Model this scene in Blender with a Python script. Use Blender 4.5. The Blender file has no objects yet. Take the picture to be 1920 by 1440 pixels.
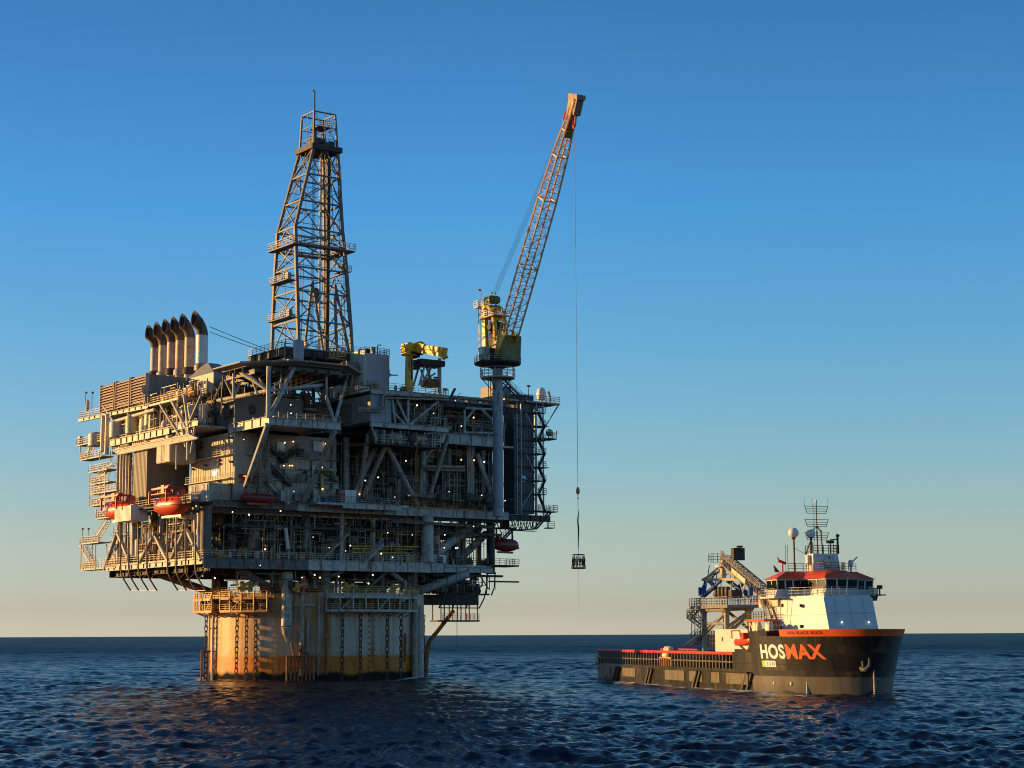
import bpy, math, random
import numpy as np
from mathutils import Vector, Matrix
R = math.radians
sc = bpy.context.scene
C = sc.collection
# ------------------------------------------------------------------ camera
CAM_F, CAM_H, PITCH, ROLL = 3300.0, 7.65, R(8.114), R(0.24)
cam_d = bpy.data.cameras.new('camera'); cam = bpy.data.objects.new('camera', cam_d); C.objects.link(cam)
sc.camera = cam
cam_d.sensor_width = 36.0; cam_d.lens = CAM_F / 1920 * 36.0
cam_d.clip_start = 0.5; cam_d.clip_end = 90000.0
_cp, _sp = math.cos(PITCH), math.sin(PITCH); _cr, _sr = math.cos(ROLL), math.sin(ROLL)
_f = Vector((0, _cp, _sp)); _u = Vector((0, -_sp, _cp)); _r = Vector((1, 0, 0))
_r2 = _cr * _r - _sr * _u; _u2 = _sr * _r + _cr * _u
m = Matrix((_r2, _u2, -_f)).transposed().to_4x4(); m.translation = (0, 0, CAM_H)
cam.matrix_world = m
sc.cycles.filter_width = 1.1; sc.cycles.use_denoising = True; sc.cycles.denoising_prefilter = "ACCURATE"; sc.cycles.sample_clamp_indirect = 0.8; sc.cycles.sample_clamp_direct = 4.0
sc.render.resolution_x, sc.render.resolution_y = 1024, 768
# ------------------------------------------------------------------ daylight: low sun from the left
SUN = Vector((-0.974, 0.225, 0)).normalized(); SUN_EL = R(9.0)
world = bpy.data.worlds.new('World'); sc.world = world; world.use_nodes = True
nt = world.node_tree; nt.nodes.clear()
wo = nt.nodes.new('ShaderNodeOutputWorld'); bg = nt.nodes.new('ShaderNodeBackground')
sky = nt.nodes.new('ShaderNodeTexSky'); sky.sky_type = 'NISHITA'; sky.sun_disc = False
sky.sun_elevation = SUN_EL; sky.sun_rotation = math.atan2(SUN.x, SUN.y)
sky.altitude = 10; sky.air_density = 1.0; sky.dust_density = 0.3; sky.ozone_density = 3.5
tc = nt.nodes.new('ShaderNodeTexCoord'); sx = nt.nodes.new('ShaderNodeSeparateXYZ')
rp = nt.nodes.new('ShaderNodeValToRGB'); mx = nt.nodes.new('ShaderNodeMix'); mx.data_type = 'RGBA'; mx.blend_type = 'MULTIPLY'
mx.inputs[0].default_value = 1.0
nt.links.new(tc.outputs['Generated'], sx.inputs[0]); nt.links.new(sx.outputs['Z'], rp.inputs[0])
SKYRAMP = [(0.0, (0.97, 1.03, 1.33)), (0.0045, (0.92, 0.97, 1.25)), (0.014, (0.80, 0.785, 0.99)), (0.057, (0.849, 0.774, 0.756)), (0.147, (0.622, 0.843, 0.9)), (0.236, (0.42, 0.851, 1.054)), (0.36, (0.32, 0.674, 0.88)), (0.5, (0.50, 0.66, 0.74)), (1.0, (0.6, 0.66, 0.7))]
el = rp.color_ramp.elements
while len(el) < len(SKYRAMP): el.new(0.5)
for e, (p, c) in zip(el, SKYRAMP): e.position = p; e.color = (*c, 1)
nt.links.new(sky.outputs[0], mx.inputs['A']); nt.links.new(rp.outputs[0], mx.inputs['B'])
# the air towards the sun side is a little hazier and less blue in the photograph
ma = nt.nodes.new('ShaderNodeMath'); ma.operation = 'MULTIPLY_ADD'; ma.inputs[1].default_value = 0.5; ma.inputs[2].default_value = 0.5
r2 = nt.nodes.new('ShaderNodeValToRGB'); r2.color_ramp.elements[0].position = 0.37; r2.color_ramp.elements[0].color = (0.86, 0.84, 0.86, 1)
r2.color_ramp.elements[1].position = 0.5; r2.color_ramp.elements[1].color = (1, 1, 1, 1)
m2 = nt.nodes.new('ShaderNodeMix'); m2.data_type = 'RGBA'; m2.blend_type = 'MULTIPLY'; m2.inputs[0].default_value = 1.0
nt.links.new(sx.outputs['X'], ma.inputs[0]); nt.links.new(ma.outputs[0], r2.inputs[0]); nt.links.new(mx.outputs['Result'], m2.inputs['A']); nt.links.new(r2.outputs[0], m2.inputs['B'])
nt.links.new(m2.outputs['Result'], bg.inputs[0]); bg.inputs[1].default_value = 0.15
nt.links.new(bg.outputs[0], wo.inputs[0])
sd = bpy.data.lights.new('sun', 'SUN'); sun = bpy.data.objects.new('sun', sd); C.objects.link(sun)
sd.energy = 5.0; sd.angle = R(0.5); sd.color = (1.0, 0.55, 0.15)
sdir = Vector((SUN.x * math.cos(SUN_EL), SUN.y * math.cos(SUN_EL), math.sin(SUN_EL)))
sun.rotation_euler = sdir.to_track_quat('Z', 'Y').to_euler()
sc.view_settings.view_transform = 'Standard'; sc.view_settings.look = 'None'
sc.view_settings.exposure = 0.6; sc.view_settings.gamma = 1.0
# ------------------------------------------------------------------ measuring helpers
class Frame:
    """a ground-plan frame: origin on the water, x axis turned by th"""
    def __init__(s, ox, oy, th):
        s.o = np.array([ox, oy]); s.th = th
        s.U = np.array([math.cos(th), math.sin(th)]); s.V = np.array([-s.U[1], s.U[0]])
    def w(s, p):
        q = s.o + p[0] * s.U + p[1] * s.V
        return Vector((q[0], q[1], p[2]))
def ray(px, py):
    x = (px - 960) / CAM_F; y = -(py - 720) / CAM_F
    x, y = x * _cr + y * _sr, -x * _sr + y * _cr
    return np.array([x, _cp - y * _sp, _sp + y * _cp])
PF = Frame(-35.8, 323.9, R(36.4))            # the platform
def pv(px, py, v, fr=PF):                    # measured point on a plane v = const
    r = ray(px, py); t = (v + fr.o @ fr.V) / (r[:2] @ fr.V); p = t * r[:2] - fr.o
    return (float(p @ fr.U), v, float(CAM_H + t * r[2]))
def pu(px, py, u, fr=PF):                    # ... or u = const
    r = ray(px, py); t = (u + fr.o @ fr.U) / (r[:2] @ fr.U); p = t * r[:2] - fr.o
    return (u, float(p @ fr.V), float(CAM_H + t * r[2]))
_h = R(15.7); _hx = np.array([math.sin(_h), -math.cos(_h)]); _st = ray(1113, 1250)[:2]
_st = _st / np.linalg.norm(_st) * 303.0 + np.array([-_hx[1], _hx[0]]) * 9.75
SF = Frame(_st[0], _st[1], math.atan2(_hx[1], _hx[0]))   # the ship: x to the bow, y to port
# ------------------------------------------------------------------ materials
MATS = {}
def mat(name, col, rough=0.6, metal=0.0, var=0.12, scale=1.2, rust=0.0, rustcol=(0.16, 0.06, 0.02), streak=False, bump=0.0, spec=0.5, emit=None):
    if name in MATS: return MATS[name]
    mt = bpy.data.materials.new(name); mt.use_nodes = True; n = mt.node_tree; b = n.nodes['Principled BSDF']
    b.inputs['Roughness'].default_value = rough; b.inputs['Metallic'].default_value = metal
    b.inputs['Specular IOR Level'].default_value = spec
    t = n.nodes.new('ShaderNodeTexCoord'); mp = n.nodes.new('ShaderNodeMapping')
    oi = n.nodes.new('ShaderNodeObjectInfo'); of = n.nodes.new('ShaderNodeMath'); of.operation = 'MULTIPLY'; of.inputs[1].default_value = 60.0
    n.links.new(oi.outputs['Random'], of.inputs[0]); va = n.nodes.new('ShaderNodeVectorMath'); va.operation = 'ADD'      # so that repeats are not stained alike
    n.links.new(t.outputs['Object'], va.inputs[0]); n.links.new(of.outputs[0], va.inputs[1]); n.links.new(va.outputs[0], mp.inputs[0])
    if streak: mp.inputs['Scale'].default_value = (1, 1, 0.12)
    nz = n.nodes.new('ShaderNodeTexNoise'); nz.inputs['Scale'].default_value = scale; nz.inputs['Detail'].default_value = 6
    nz.inputs['Roughness'].default_value = 0.65
    n.links.new(mp.outputs[0], nz.inputs['Vector'])
    cr = n.nodes.new('ShaderNodeValToRGB')
    cr.color_ramp.elements[0].position = 0.3; cr.color_ramp.elements[1].position = 0.7
    cr.color_ramp.elements[0].color = (*[c * (1 - var * 2) for c in col], 1); cr.color_ramp.elements[1].color = (*[min(1, c * (1 + var)) for c in col], 1)
    n.links.new(nz.outputs[0], cr.inputs[0]); out = cr.outputs[0]
    if rust > 0:
        n2 = n.nodes.new('ShaderNodeTexNoise'); n2.inputs['Scale'].default_value = scale * 0.7; n2.inputs['Detail'].default_value = 8
        n2.inputs['Roughness'].default_value = 0.7
        mp2 = n.nodes.new('ShaderNodeMapping'); mp2.inputs['Location'].default_value = (7, 3, 1); mp2.inputs['Scale'].default_value = (1, 1, 0.25)
        n.links.new(va.outputs[0], mp2.inputs[0]); n.links.new(mp2.outputs[0], n2.inputs['Vector'])
        r2 = n.nodes.new('ShaderNodeValToRGB'); r2.color_ramp.elements[0].position = 0.62 - rust * 0.3; r2.color_ramp.elements[1].position = 0.72 - rust * 0.2
        mxx = n.nodes.new('ShaderNodeMix'); mxx.data_type = 'RGBA'
        n.links.new(n2.outputs[0], r2.inputs[0]); n.links.new(r2.outputs[0], mxx.inputs[0])
        n.links.new(out, mxx.inputs['A']); mxx.inputs['B'].default_value = (*rustcol, 1); out = mxx.outputs['Result']
    n.links.new(out, b.inputs['Base Color'])
    if bump > 0:
        bp = n.nodes.new('ShaderNodeBump'); bp.inputs['Strength'].default_value = bump; bp.inputs['Distance'].default_value = 0.1
        n.links.new(nz.outputs[0], bp.inputs['Height']); n.links.new(bp.outputs[0], b.inputs['Normal'])
    if emit:
        b.inputs['Emission Color'].default_value = (*emit[0], 1); b.inputs['Emission Strength'].default_value = emit[1]
    MATS[name] = mt
    return mt
GREY = mat('grey_paint', (0.47, 0.43, 0.35), 0.55, rust=0.36, var=0.2)
GIRD = mat('girder_paint', (0.43, 0.41, 0.365), 0.5, rust=0.32, var=0.18)
TAN = mat('quarters_wall_paint', (0.45, 0.40, 0.31), 0.6, rust=0.08, var=0.1, streak=True)
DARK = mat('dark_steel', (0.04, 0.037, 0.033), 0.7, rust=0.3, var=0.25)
INNER = mat('machinery_steel', (0.085, 0.07, 0.05), 0.65, rust=0.35, var=0.3)  # darkened to stand in for the shade inside the decks
SHED = mat('clad_wall', (0.20, 0.185, 0.16), 0.6, rust=0.05, var=0.12, streak=True)
WHITE = mat('white_paint', (0.75, 0.73, 0.68), 0.45, rust=0.08, var=0.06)
CREAM = mat('tank_paint', (0.66, 0.60, 0.48), 0.5, rust=0.2, var=0.1)
YEL = mat('yellow_paint', (0.80, 0.44, 0.03), 0.45, rust=0.15, var=0.12)
ORAIL = mat('safety_yellow_rail', (0.58, 0.27, 0.05), 0.5, rust=0.2)
LBO = mat('lifeboat_orange', (0.75, 0.085, 0.02), 0.35, var=0.08, scale=0.6)
RUST = mat('rusty_steel', (0.32, 0.13, 0.045), 0.85, rust=0.3, var=0.3, bump=0.3)
RED = mat('red_paint', (0.55, 0.04, 0.02), 0.45, rust=0.1)
PIPE = mat('pipe_steel', (0.38, 0.31, 0.225), 0.5, rust=0.42, var=0.25)
CHAIN = mat('chain_iron', (0.06, 0.045, 0.035), 0.8, rust=0.4, var=0.3)
CABLE = mat('wire_rope', (0.10, 0.09, 0.085), 0.6)
BLUE = mat('blue_paint', (0.02, 0.08, 0.25), 0.45, rust=0.08)
DULL = mat('dull_girder', (0.16, 0.15, 0.13), 0.7, rust=0.4, var=0.25)  # darker tone than the other girders
BULK = mat('shade_dark_bulkhead', (0.05, 0.047, 0.042), 0.8, rust=0.1, var=0.3)  # near-black colour paints in the shade of the deck interiors
GLASS = mat('window_glass', (0.015, 0.018, 0.02), 0.08, var=0.02, spec=0.8)
LAMPW = mat('lamp_white', (0.9, 0.9, 0.85), 0.3, emit=((1, 0.93, 0.8), 2.5))
LAMPO = mat('lamp_orange', (0.9, 0.6, 0.3), 0.3, emit=((1, 0.5, 0.18), 3.5))
# ------------------------------------------------------------------ mesh builder
class MB:
    def __init__(s): s.v = []; s.f = []; s.n = 0
    def add(s, vs, fs):
        s.v += [tuple(map(float, p)) for p in vs]; s.f += [tuple(i + s.n for i in f) for f in fs]; s.n += len(vs); return s
    def box(s, a, b):
        x0, y0, z0 = [min(a[i], b[i]) for i in range(3)]; x1, y1, z1 = [max(a[i], b[i]) for i in range(3)]
        return s.add([(x0, y0, z0), (x1, y0, z0), (x1, y1, z0), (x0, y1, z0), (x0, y0, z1), (x1, y0, z1), (x1, y1, z1), (x0, y1, z1)],
                     [(3, 2, 1, 0), (4, 5, 6, 7), (0, 1, 5, 4), (1, 2, 6, 5), (2, 3, 7, 6), (3, 0, 4, 7)])
    def beam(s, p, q, w, h=None, up=(0, 0, 1)):
        h = h or w; p = Vector(p); q = Vector(q); d = (q - p).normalized(); up = Vector(up)
        if abs(d.dot(up)) > 0.95: up = Vector((0, 1, 0)) if abs(d.y) < 0.9 else Vector((1, 0, 0))
        a = d.cross(up).normalized() * w / 2; b = a.cross(d).normalized() * h / 2
        return s.add([p - a - b, p + a - b, p + a + b, p - a + b, q - a - b, q + a - b, q + a + b, q - a + b],
                     [(3, 2, 1, 0), (4, 5, 6, 7), (0, 1, 5, 4), (1, 2, 6, 5), (2, 3, 7, 6), (3, 0, 4, 7)])
    def ibeam(s, p, q, w, h, t=0.06):            # web and two flanges, h is the depth
        p = Vector(p); q = Vector(q)
        s.beam(p, q, t, h - 2 * t); k = Vector((0, 0, h / 2 - t / 2))
        s.beam(p + k, q + k, w, t); s.beam(p - k, q - k, w, t)
        L = (q - p).length; n = max(1, int(L / 2.4)); d = (q - p) / L
        for i in range(1, n):
            c = p + d * (L * i / n); a = d.cross(Vector((0, 0, 1))).normalized() * (w * 0.42)
            s.beam(c - a, c + a, t, h - 2.2 * t)
        return s
    def tube(s, p, q, r, r2=None, n=8, cap=True):
        r2 = r if r2 is None else r2; p = Vector(p); q = Vector(q); d = (q - p).normalized()
        up = Vector((0, 0, 1)) if abs(d.z) < 0.9 else Vector((1, 0, 0))
        a = d.cross(up).normalized(); b = d.cross(a).normalized(); vs = []
        for c, rr in ((p, r), (q, r2)):
            for i in range(n):
                t = 2 * math.pi * i / n; vs.append(c + (a * math.cos(t) + b * math.sin(t)) * rr)
        fs = [(i, i + n, (i + 1) % n + n, (i + 1) % n) for i in range(n)]
        if cap: fs += [tuple(range(n)), tuple(reversed(range(n, 2 * n)))]
        return s.add(vs, fs)
    def path(s, pts, r, n=8, cap=True):          # a bent pipe; r may be one number or one per point
        P = [Vector(p) for p in pts]; rs = r if isinstance(r, (list, tuple)) else [r] * len(P)
        vs = []; d0 = (P[1] - P[0]).normalized()
        up = Vector((0, 0, 1)) if abs(d0.z) < 0.9 else Vector((1, 0, 0)); a = d0.cross(up).normalized()
        for k, c in enumerate(P):
            d = (P[min(k + 1, len(P) - 1)] - P[max(k - 1, 0)]).normalized()
            a = (a - d * a.dot(d)).normalized(); b = d.cross(a)
            for i in range(n):
                t = 2 * math.pi * i / n; vs.append(c + (a * math.cos(t) + b * math.sin(t)) * rs[k])
        fs = []
        for k in range(len(P) - 1):
            for i in range(n): fs.append((k * n + i, k * n + (i + 1) % n, (k + 1) * n + (i + 1) % n, (k + 1) * n + i))
        if cap: fs += [tuple(reversed(range(n))), tuple(range((len(P) - 1) * n, len(P) * n))]
        return s.add(vs, fs)
    def lathe(s, c, prof, n=16, axis=None):      # prof: (radius, height)
        c = Vector(c); d = Vector(axis).normalized() if axis else Vector((0, 0, 1))
        up = Vector((0, 0, 1)) if abs(d.z) < 0.9 else Vector((1, 0, 0)); a = d.cross(up).normalized(); b = d.cross(a)
        vs = []
        for r, h in prof:
            for i in range(n):
                t = 2 * math.pi * i / n; vs.append(c + d * h + (a * math.cos(t) + b * math.sin(t)) * max(r, 1e-3))
        fs = []
        for k in range(len(prof) - 1):
            for i in range(n): fs.append((k * n + i, (k + 1) * n + i, (k + 1) * n + (i + 1) % n, k * n + (i + 1) % n))
        fs += [tuple(range(n)), tuple(reversed(range((len(prof) - 1) * n, len(prof) * n)))]
        return s.add(vs, fs)
    def sphere(s, c, r, n=12, z=1.0):
        return s.lathe(c, [(r * math.sin(math.pi * k / 8), -r * z * math.cos(math.pi * k / 8)) for k in range(9)], n)
    def prism(s, poly, z0, z1):
        n = len(poly)
        return s.add([(x, y, z0) for x, y in poly] + [(x, y, z1) for x, y in poly],
                     [tuple(reversed(range(n))), tuple(range(n, 2 * n))] + [(i, (i + 1) % n, (i + 1) % n + n, i + n) for i in range(n)])
    def loft(s, a, b):                           # two loops of points of the same length
        n = len(a)
        return s.add(list(a) + list(b), [tuple(reversed(range(n))), tuple(range(n, 2 * n))] + [(i, (i + 1) % n, (i + 1) % n + n, i + n) for i in range(n)])
    def rail(s, pts, h=1.15, step=1.6, r=0.045, bars=3, toe=False):
        for p, q in zip(pts[:-1], pts[1:]):
            p = Vector(p); q = Vector(q); L = (q - p).length
            if L < 0.05: continue
            n = max(1, round(L / step))
            for i in range(n + 1):
                c = p.lerp(q, i / n); s.beam(c, c + Vector((0, 0, h)), r * 1.7)
            for b in range(bars):
                k = Vector((0, 0, h * (b + 1) / bars)); s.beam(p + k, q + k, r * 1.5)
            if toe: s.beam(p + Vector((0, 0, 0.1)), q + Vector((0, 0, 0.1)), 0.03, 0.2)
        return s
    def stair(s, p, q, w=0.9, side=(1, 0, 0)):   # stringers, treads and rails between two points
        p = Vector(p); q = Vector(q); a = Vector(side).normalized() * w / 2
        for k in (-1, 1):
            s.beam(p + a * k, q + a * k, 0.1, 0.32)
            for hh in (0.55, 1.1): s.beam(p + a * k + Vector((0, 0, hh)), q + a * k + Vector((0, 0, hh)), 0.06)
            for i in range(5):
                c = p.lerp(q, i / 4) + a * k; s.beam(c, c + Vector((0, 0, 1.1)), 0.06)
        n = max(3, int(abs(q.z - p.z) / 0.3))
        for i in range(n):
            c = p.lerp(q, (i + 0.5) / n); s.beam(c - a, c + a, 0.28, 0.05)
        return s
    def lattice(s, A, B, n, rc, rb, faces=True): # A, B: two square loops of four points, chords and zigzag braces
        A = [Vector(p) for p in A]; B = [Vector(p) for p in B]
        for i in range(4): s.tube(A[i], B[i], rc, n=6)
        for k in range(n + 1):
            for i in range(4):
                s.tube(A[i].lerp(B[i], k / n), A[(i + 1) % 4].lerp(B[(i + 1) % 4], k / n), rb, n=4, cap=False)
        for k in range(n):
            for i in range(4):
                j = (i + 1) % 4
                if (k + i) % 2: s.tube(A[i].lerp(B[i], k / n), A[j].lerp(B[j], (k + 1) / n), rb, n=4, cap=False)
                else: s.tube(A[j].lerp(B[j], k / n), A[i].lerp(B[i], (k + 1) / n), rb, n=4, cap=False)
        return s
# ------------------------------------------------------------------ objects
BASE = {}
def tag(o, label=None, cat=None, group=None, kind=None):
    if label: o['label'] = label
    if cat: o['category'] = cat
    if group: o['group'] = group
    if kind: o['kind'] = kind
    return o
def thing(name, label, cat, base, fr=PF, group=None):
    o = bpy.data.objects.new(name, None); C.objects.link(o); o.empty_display_size = 1
    o.location = fr.w(base); o.rotation_euler = (0, 0, fr.th)
    BASE[o] = (Vector(base), fr); BASE[o.name] = BASE[o]
    return tag(o, label, cat, group)
def mesh_of(name, mb, material, base=(0, 0, 0), smooth=True):
    me = bpy.data.meshes.new(name); b = Vector(base)
    me.from_pydata([(x - b.x, y - b.y, z - b.z) for x, y, z in mb.v], [], mb.f); me.update()
    me.materials.append(material)
    if smooth:
        me.polygons.foreach_set('use_smooth', [True] * len(me.polygons))
        try: me.set_sharp_from_angle(angle=R(35))
        except Exception: pass
    return me
def part(name, mb, material, parent, label=None, kind=None):
    """one mesh under a thing (or under one of its parts)"""
    root = parent
    while root.parent: root = root.parent
    base, fr = BASE[root]
    o = bpy.data.objects.new(name, mesh_of(name, mb, material, base)); C.objects.link(o); o.parent = parent
    return tag(o, label, None, None, kind)
def solo(name, label, cat, base, mb, material, fr=PF, group=None):
    o = bpy.data.objects.new(name, mesh_of(name, mb, material, base)); C.objects.link(o)
    o.location = fr.w(base); o.rotation_euler = (0, 0, fr.th)
    return tag(o, label, cat, group)
def copy_thing(o, base, label=None, rot=None):
    b0, fr = BASE[o]; c = o.copy(); C.objects.link(c); c.location = fr.w(base); BASE[c] = (Vector(base), fr)
    if label: c['label'] = label
    if rot is not None: c.rotation_euler = (0, 0, fr.th + rot)
    def rec(a, b):
        for ch in a.children:
            d = ch.copy(); C.objects.link(d); d.parent = b; rec(ch, d)
    rec(o, c)
    return c
rnd = random.Random(7)
# ------------------------------------------------------------------ the sea: one sheet out to the horizon, real waves
def build_sea():
    rr = [0.0, 20, 40]
    r = 60.0
    while r < 1200: rr.append(r); r *= 1.002
    while r < 4000: rr.append(r); r *= 1.005
    while r < 70000: rr.append(r); r *= 1.04
    rr = np.array(rr)
    th = np.concatenate([np.linspace(-math.pi, -0.345, 24)[:-1], np.linspace(-0.345, 0.345, 860), np.linspace(0.345, math.pi, 24)[1:]])
    RR, TT = np.meshgrid(rr, th, indexing='ij')
    X = RR * np.sin(TT); Y = RR * np.cos(TT); Z = np.zeros_like(X)
    g = np.random.default_rng(5); DX = np.zeros_like(X); DY = np.zeros_like(X)
    wind = -1.8
    for i in range(200):
        L = 0.8 * (42 / 0.8) ** (i / 199.0) * g.uniform(0.93, 1.07)
        a = wind + g.normal(0, 0.34 + 0.5 * math.exp(-L / 6.0))
        k = 2 * math.pi / L; kx, ky = k * math.cos(a), k * math.sin(a)
        A = 0.056 * L / 6.2832 * (0.19 + 0.88 * math.exp(-L / 3.6)) * math.exp(-(L / 34.0) ** 2) * g.uniform(0.5, 1.4)
        ph = g.uniform(0, 2 * math.pi)
        fade = np.clip((L / (RR * 0.0021) - 1.5) / 2.0, 0, 1) * np.clip(RR / 60, 0, 1)
        w = kx * X + ky * Y + ph
        Z += A * fade * np.cos(w); DX -= 0.7 * A * fade * math.cos(a) * np.sin(w); DY -= 0.7 * A * fade * math.sin(a) * np.sin(w)
    gust = 1.0 + 0.35 * np.sin(X * 0.021 + 1.3) * np.sin(Y * 0.017 + 0.4)
    Z *= gust
    inner = np.abs(TT) > 0.395
    V_ = np.stack([X + DX, Y + DY, Z - RR ** 2 / (2 * 6.371e6) * 0], -1).reshape(-1, 3)
    nr, na = RR.shape
    i = np.arange(nr - 1)[:, None] * na + np.arange(na - 1)[None, :]
    F_ = np.stack([i, i + na, i + na + 1, i + 1], -1).reshape(-1, 4)[:, ::-1]
    me = bpy.data.meshes.new('sea')
    me.vertices.add(len(V_)); me.vertices.foreach_set('co', V_.ravel().astype(np.float32))
    me.loops.add(F_.size); me.loops.foreach_set('vertex_index', F_.ravel().astype(np.int32))
    me.polygons.add(len(F_)); me.polygons.foreach_set('loop_start', np.arange(0, F_.size, 4, dtype=np.int32))
    me.polygons.foreach_set('use_smooth', np.ones(len(F_), dtype=bool))
    me.update(); me.validate()
    mt = bpy.data.materials.new('sea_water'); mt.use_nodes = True; n = mt.node_tree; b = n.nodes['Principled BSDF']
    b.inputs['Roughness'].default_value = 0.12; b.inputs['IOR'].default_value = 1.33
    b.inputs['Specular IOR Level'].default_value = 0.5
    geo = n.nodes.new('ShaderNodeNewGeometry')
    def noise(scale, sv=(1, 1, 1), det=4, rough=0.6):
        mp = n.nodes.new('ShaderNodeMapping'); mp.inputs['Scale'].default_value = sv; mp.inputs['Rotation'].default_value = (0, 0, 0.35)
        n.links.new(geo.outputs['Position'], mp.inputs[0])
        z = n.nodes.new('ShaderNodeTexNoise'); z.inputs['Scale'].default_value = scale; z.inputs['Detail'].default_value = det
        z.inputs['Roughness'].default_value = rough; n.links.new(mp.outputs[0], z.inputs['Vector']); return z.outputs[0]
    def math_(op, a, c=None, d=None):
        q = n.nodes.new('ShaderNodeMath'); q.operation = op
        for k, val in enumerate((a, c, d)):
            if val is None: continue
            if isinstance(val, (int, float)): q.inputs[k].default_value = val
            else: n.links.new(val, q.inputs[k])
        return q.outputs[0]
    b1 = n.nodes.new('ShaderNodeBump'); b1.inputs['Strength'].default_value = 1.0; b1.inputs['Distance'].default_value = 0.25
    n.links.new(noise(0.9, (0.45, 1, 1), 6, 0.68), b1.inputs['Height'])
    b2 = n.nodes.new('ShaderNodeBump'); b2.inputs['Strength'].default_value = 0.8; b2.inputs['Distance'].default_value = 0.05
    n.links.new(noise(3.0, (0.7, 1, 1), 4), b2.inputs['Height']); n.links.new(b1.outputs[0], b2.inputs['Normal'])
    n.links.new(b2.outputs[0], b.inputs['Normal'])
    # foam: scattered caps plus broken water where the swell meets the hull
    sp = n.nodes.new('ShaderNodeSeparateXYZ'); n.links.new(geo.outputs['Position'], sp.inputs[0])
    dx = math_('SUBTRACT', sp.outputs[0], -35.8); dy = math_('SUBTRACT', sp.outputs[1], 323.9)
    d = math_('SQRT', math_('ADD', math_('MULTIPLY', dx, dx), math_('MULTIPLY', dy, dy)))
    ring = math_('SUBTRACT', 1.0, math_('MULTIPLY', math_('ABSOLUTE', math_('SUBTRACT', d, 20.5)), 0.22))
    ring = math_('MAXIMUM', ring, 0.0)
    ex = math_('SUBTRACT', sp.outputs[0], SF.o[0]); ey = math_('SUBTRACT', sp.outputs[1], SF.o[1])
    xs_ = math_('ADD', math_('MULTIPLY', ex, float(SF.U[0])), math_('MULTIPLY', ey, float(SF.U[1])))
    ys_ = math_('ABSOLUTE', math_('ADD', math_('MULTIPLY', ex, float(SF.V[0])), math_('MULTIPLY', ey, float(SF.V[1]))), 0)
    side = math_('MAXIMUM', math_('SUBTRACT', 1.0, math_('MULTIPLY', math_('ABSOLUTE', math_('SUBTRACT', ys_, 10.5)), 0.22)), 0.0)
    side = math_('MULTIPLY', side, math_('MULTIPLY', math_('GREATER_THAN', xs_, -14.0), math_('LESS_THAN', xs_, 86.0)))
    ring = math_('MAXIMUM', ring, side)
    caps = noise(0.16, (0.35, 1, 1), 8, 0.72); fine = noise(1.3, (0.5, 1, 1), 6, 0.7)
    hgt = math_('MULTIPLY', math_('MAXIMUM', sp.outputs[2], 0.0), 0.16)
    fo = math_('ADD', math_('ADD', math_('MULTIPLY', caps, 0.62), math_('MULTIPLY', fine, 0.38)), math_('ADD', hgt, math_('MULTIPLY', ring, 0.30)))
    fr_ = n.nodes.new('ShaderNodeMapRange'); fr_.inputs['From Min'].default_value = 0.715; fr_.inputs['From Max'].default_value = 0.79
    n.links.new(fo, fr_.inputs['Value'])
    mx_ = n.nodes.new('ShaderNodeMix'); mx_.data_type = 'RGBA'; n.links.new(fr_.outputs[0], mx_.inputs[0])
    mx_.inputs['A'].default_value = (0.002, 0.006, 0.020, 1); mx_.inputs['B'].default_value = (0.55, 0.62, 0.68, 1)
    n.links.new(mx_.outputs['Result'], b.inputs['Base Color'])
    rmx = n.nodes.new('ShaderNodeMix'); n.links.new(fr_.outputs[0], rmx.inputs[0]); rmx.inputs[2].default_value = 0.06; rmx.inputs[3].default_value = 0.8
    # far off the unresolved waves act as roughness and show less mirror
    hd = n.nodes.new('ShaderNodeVectorMath'); hd.operation = 'LENGTH'; n.links.new(geo.outputs['Position'], hd.inputs[0])
    fa = n.nodes.new('ShaderNodeMapRange'); fa.inputs['From Min'].default_value = 150; fa.inputs['From Max'].default_value = 900; n.links.new(hd.outputs['Value'], fa.inputs['Value'])
    n.links.new(math_('ADD', rmx.outputs[0], math_('MULTIPLY', fa.outputs[0], 0.34)), b.inputs['Roughness'])
    patch = math_('ADD', math_('MULTIPLY', noise(0.035, (0.5, 1, 1), 6, 0.7), 1.3), math_('MULTIPLY', noise(0.25, (0.4, 1, 1), 4, 0.7), 0.7))
    far_p = math_('ADD', math_('MULTIPLY', noise(0.0022, (1.4, 0.35, 1), 8, 0.75), 2.4), -0.25)   # cat's paws and slicks
    n.links.new(math_('MULTIPLY', math_('SUBTRACT', 0.27, math_('MULTIPLY', fa.outputs[0], 0.21)), math_('MULTIPLY', math_('MAXIMUM', math_('ADD', math_('MULTIPLY', patch, 2.2), -1.2), 0.15), math_('MAXIMUM', far_p, 0.2))), b.inputs['Specular IOR Level'])
    me.materials.append(mt)
    o = bpy.data.objects.new('sea', me); C.objects.link(o); o['kind'] = 'structure'
    return o
build_sea()
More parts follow.
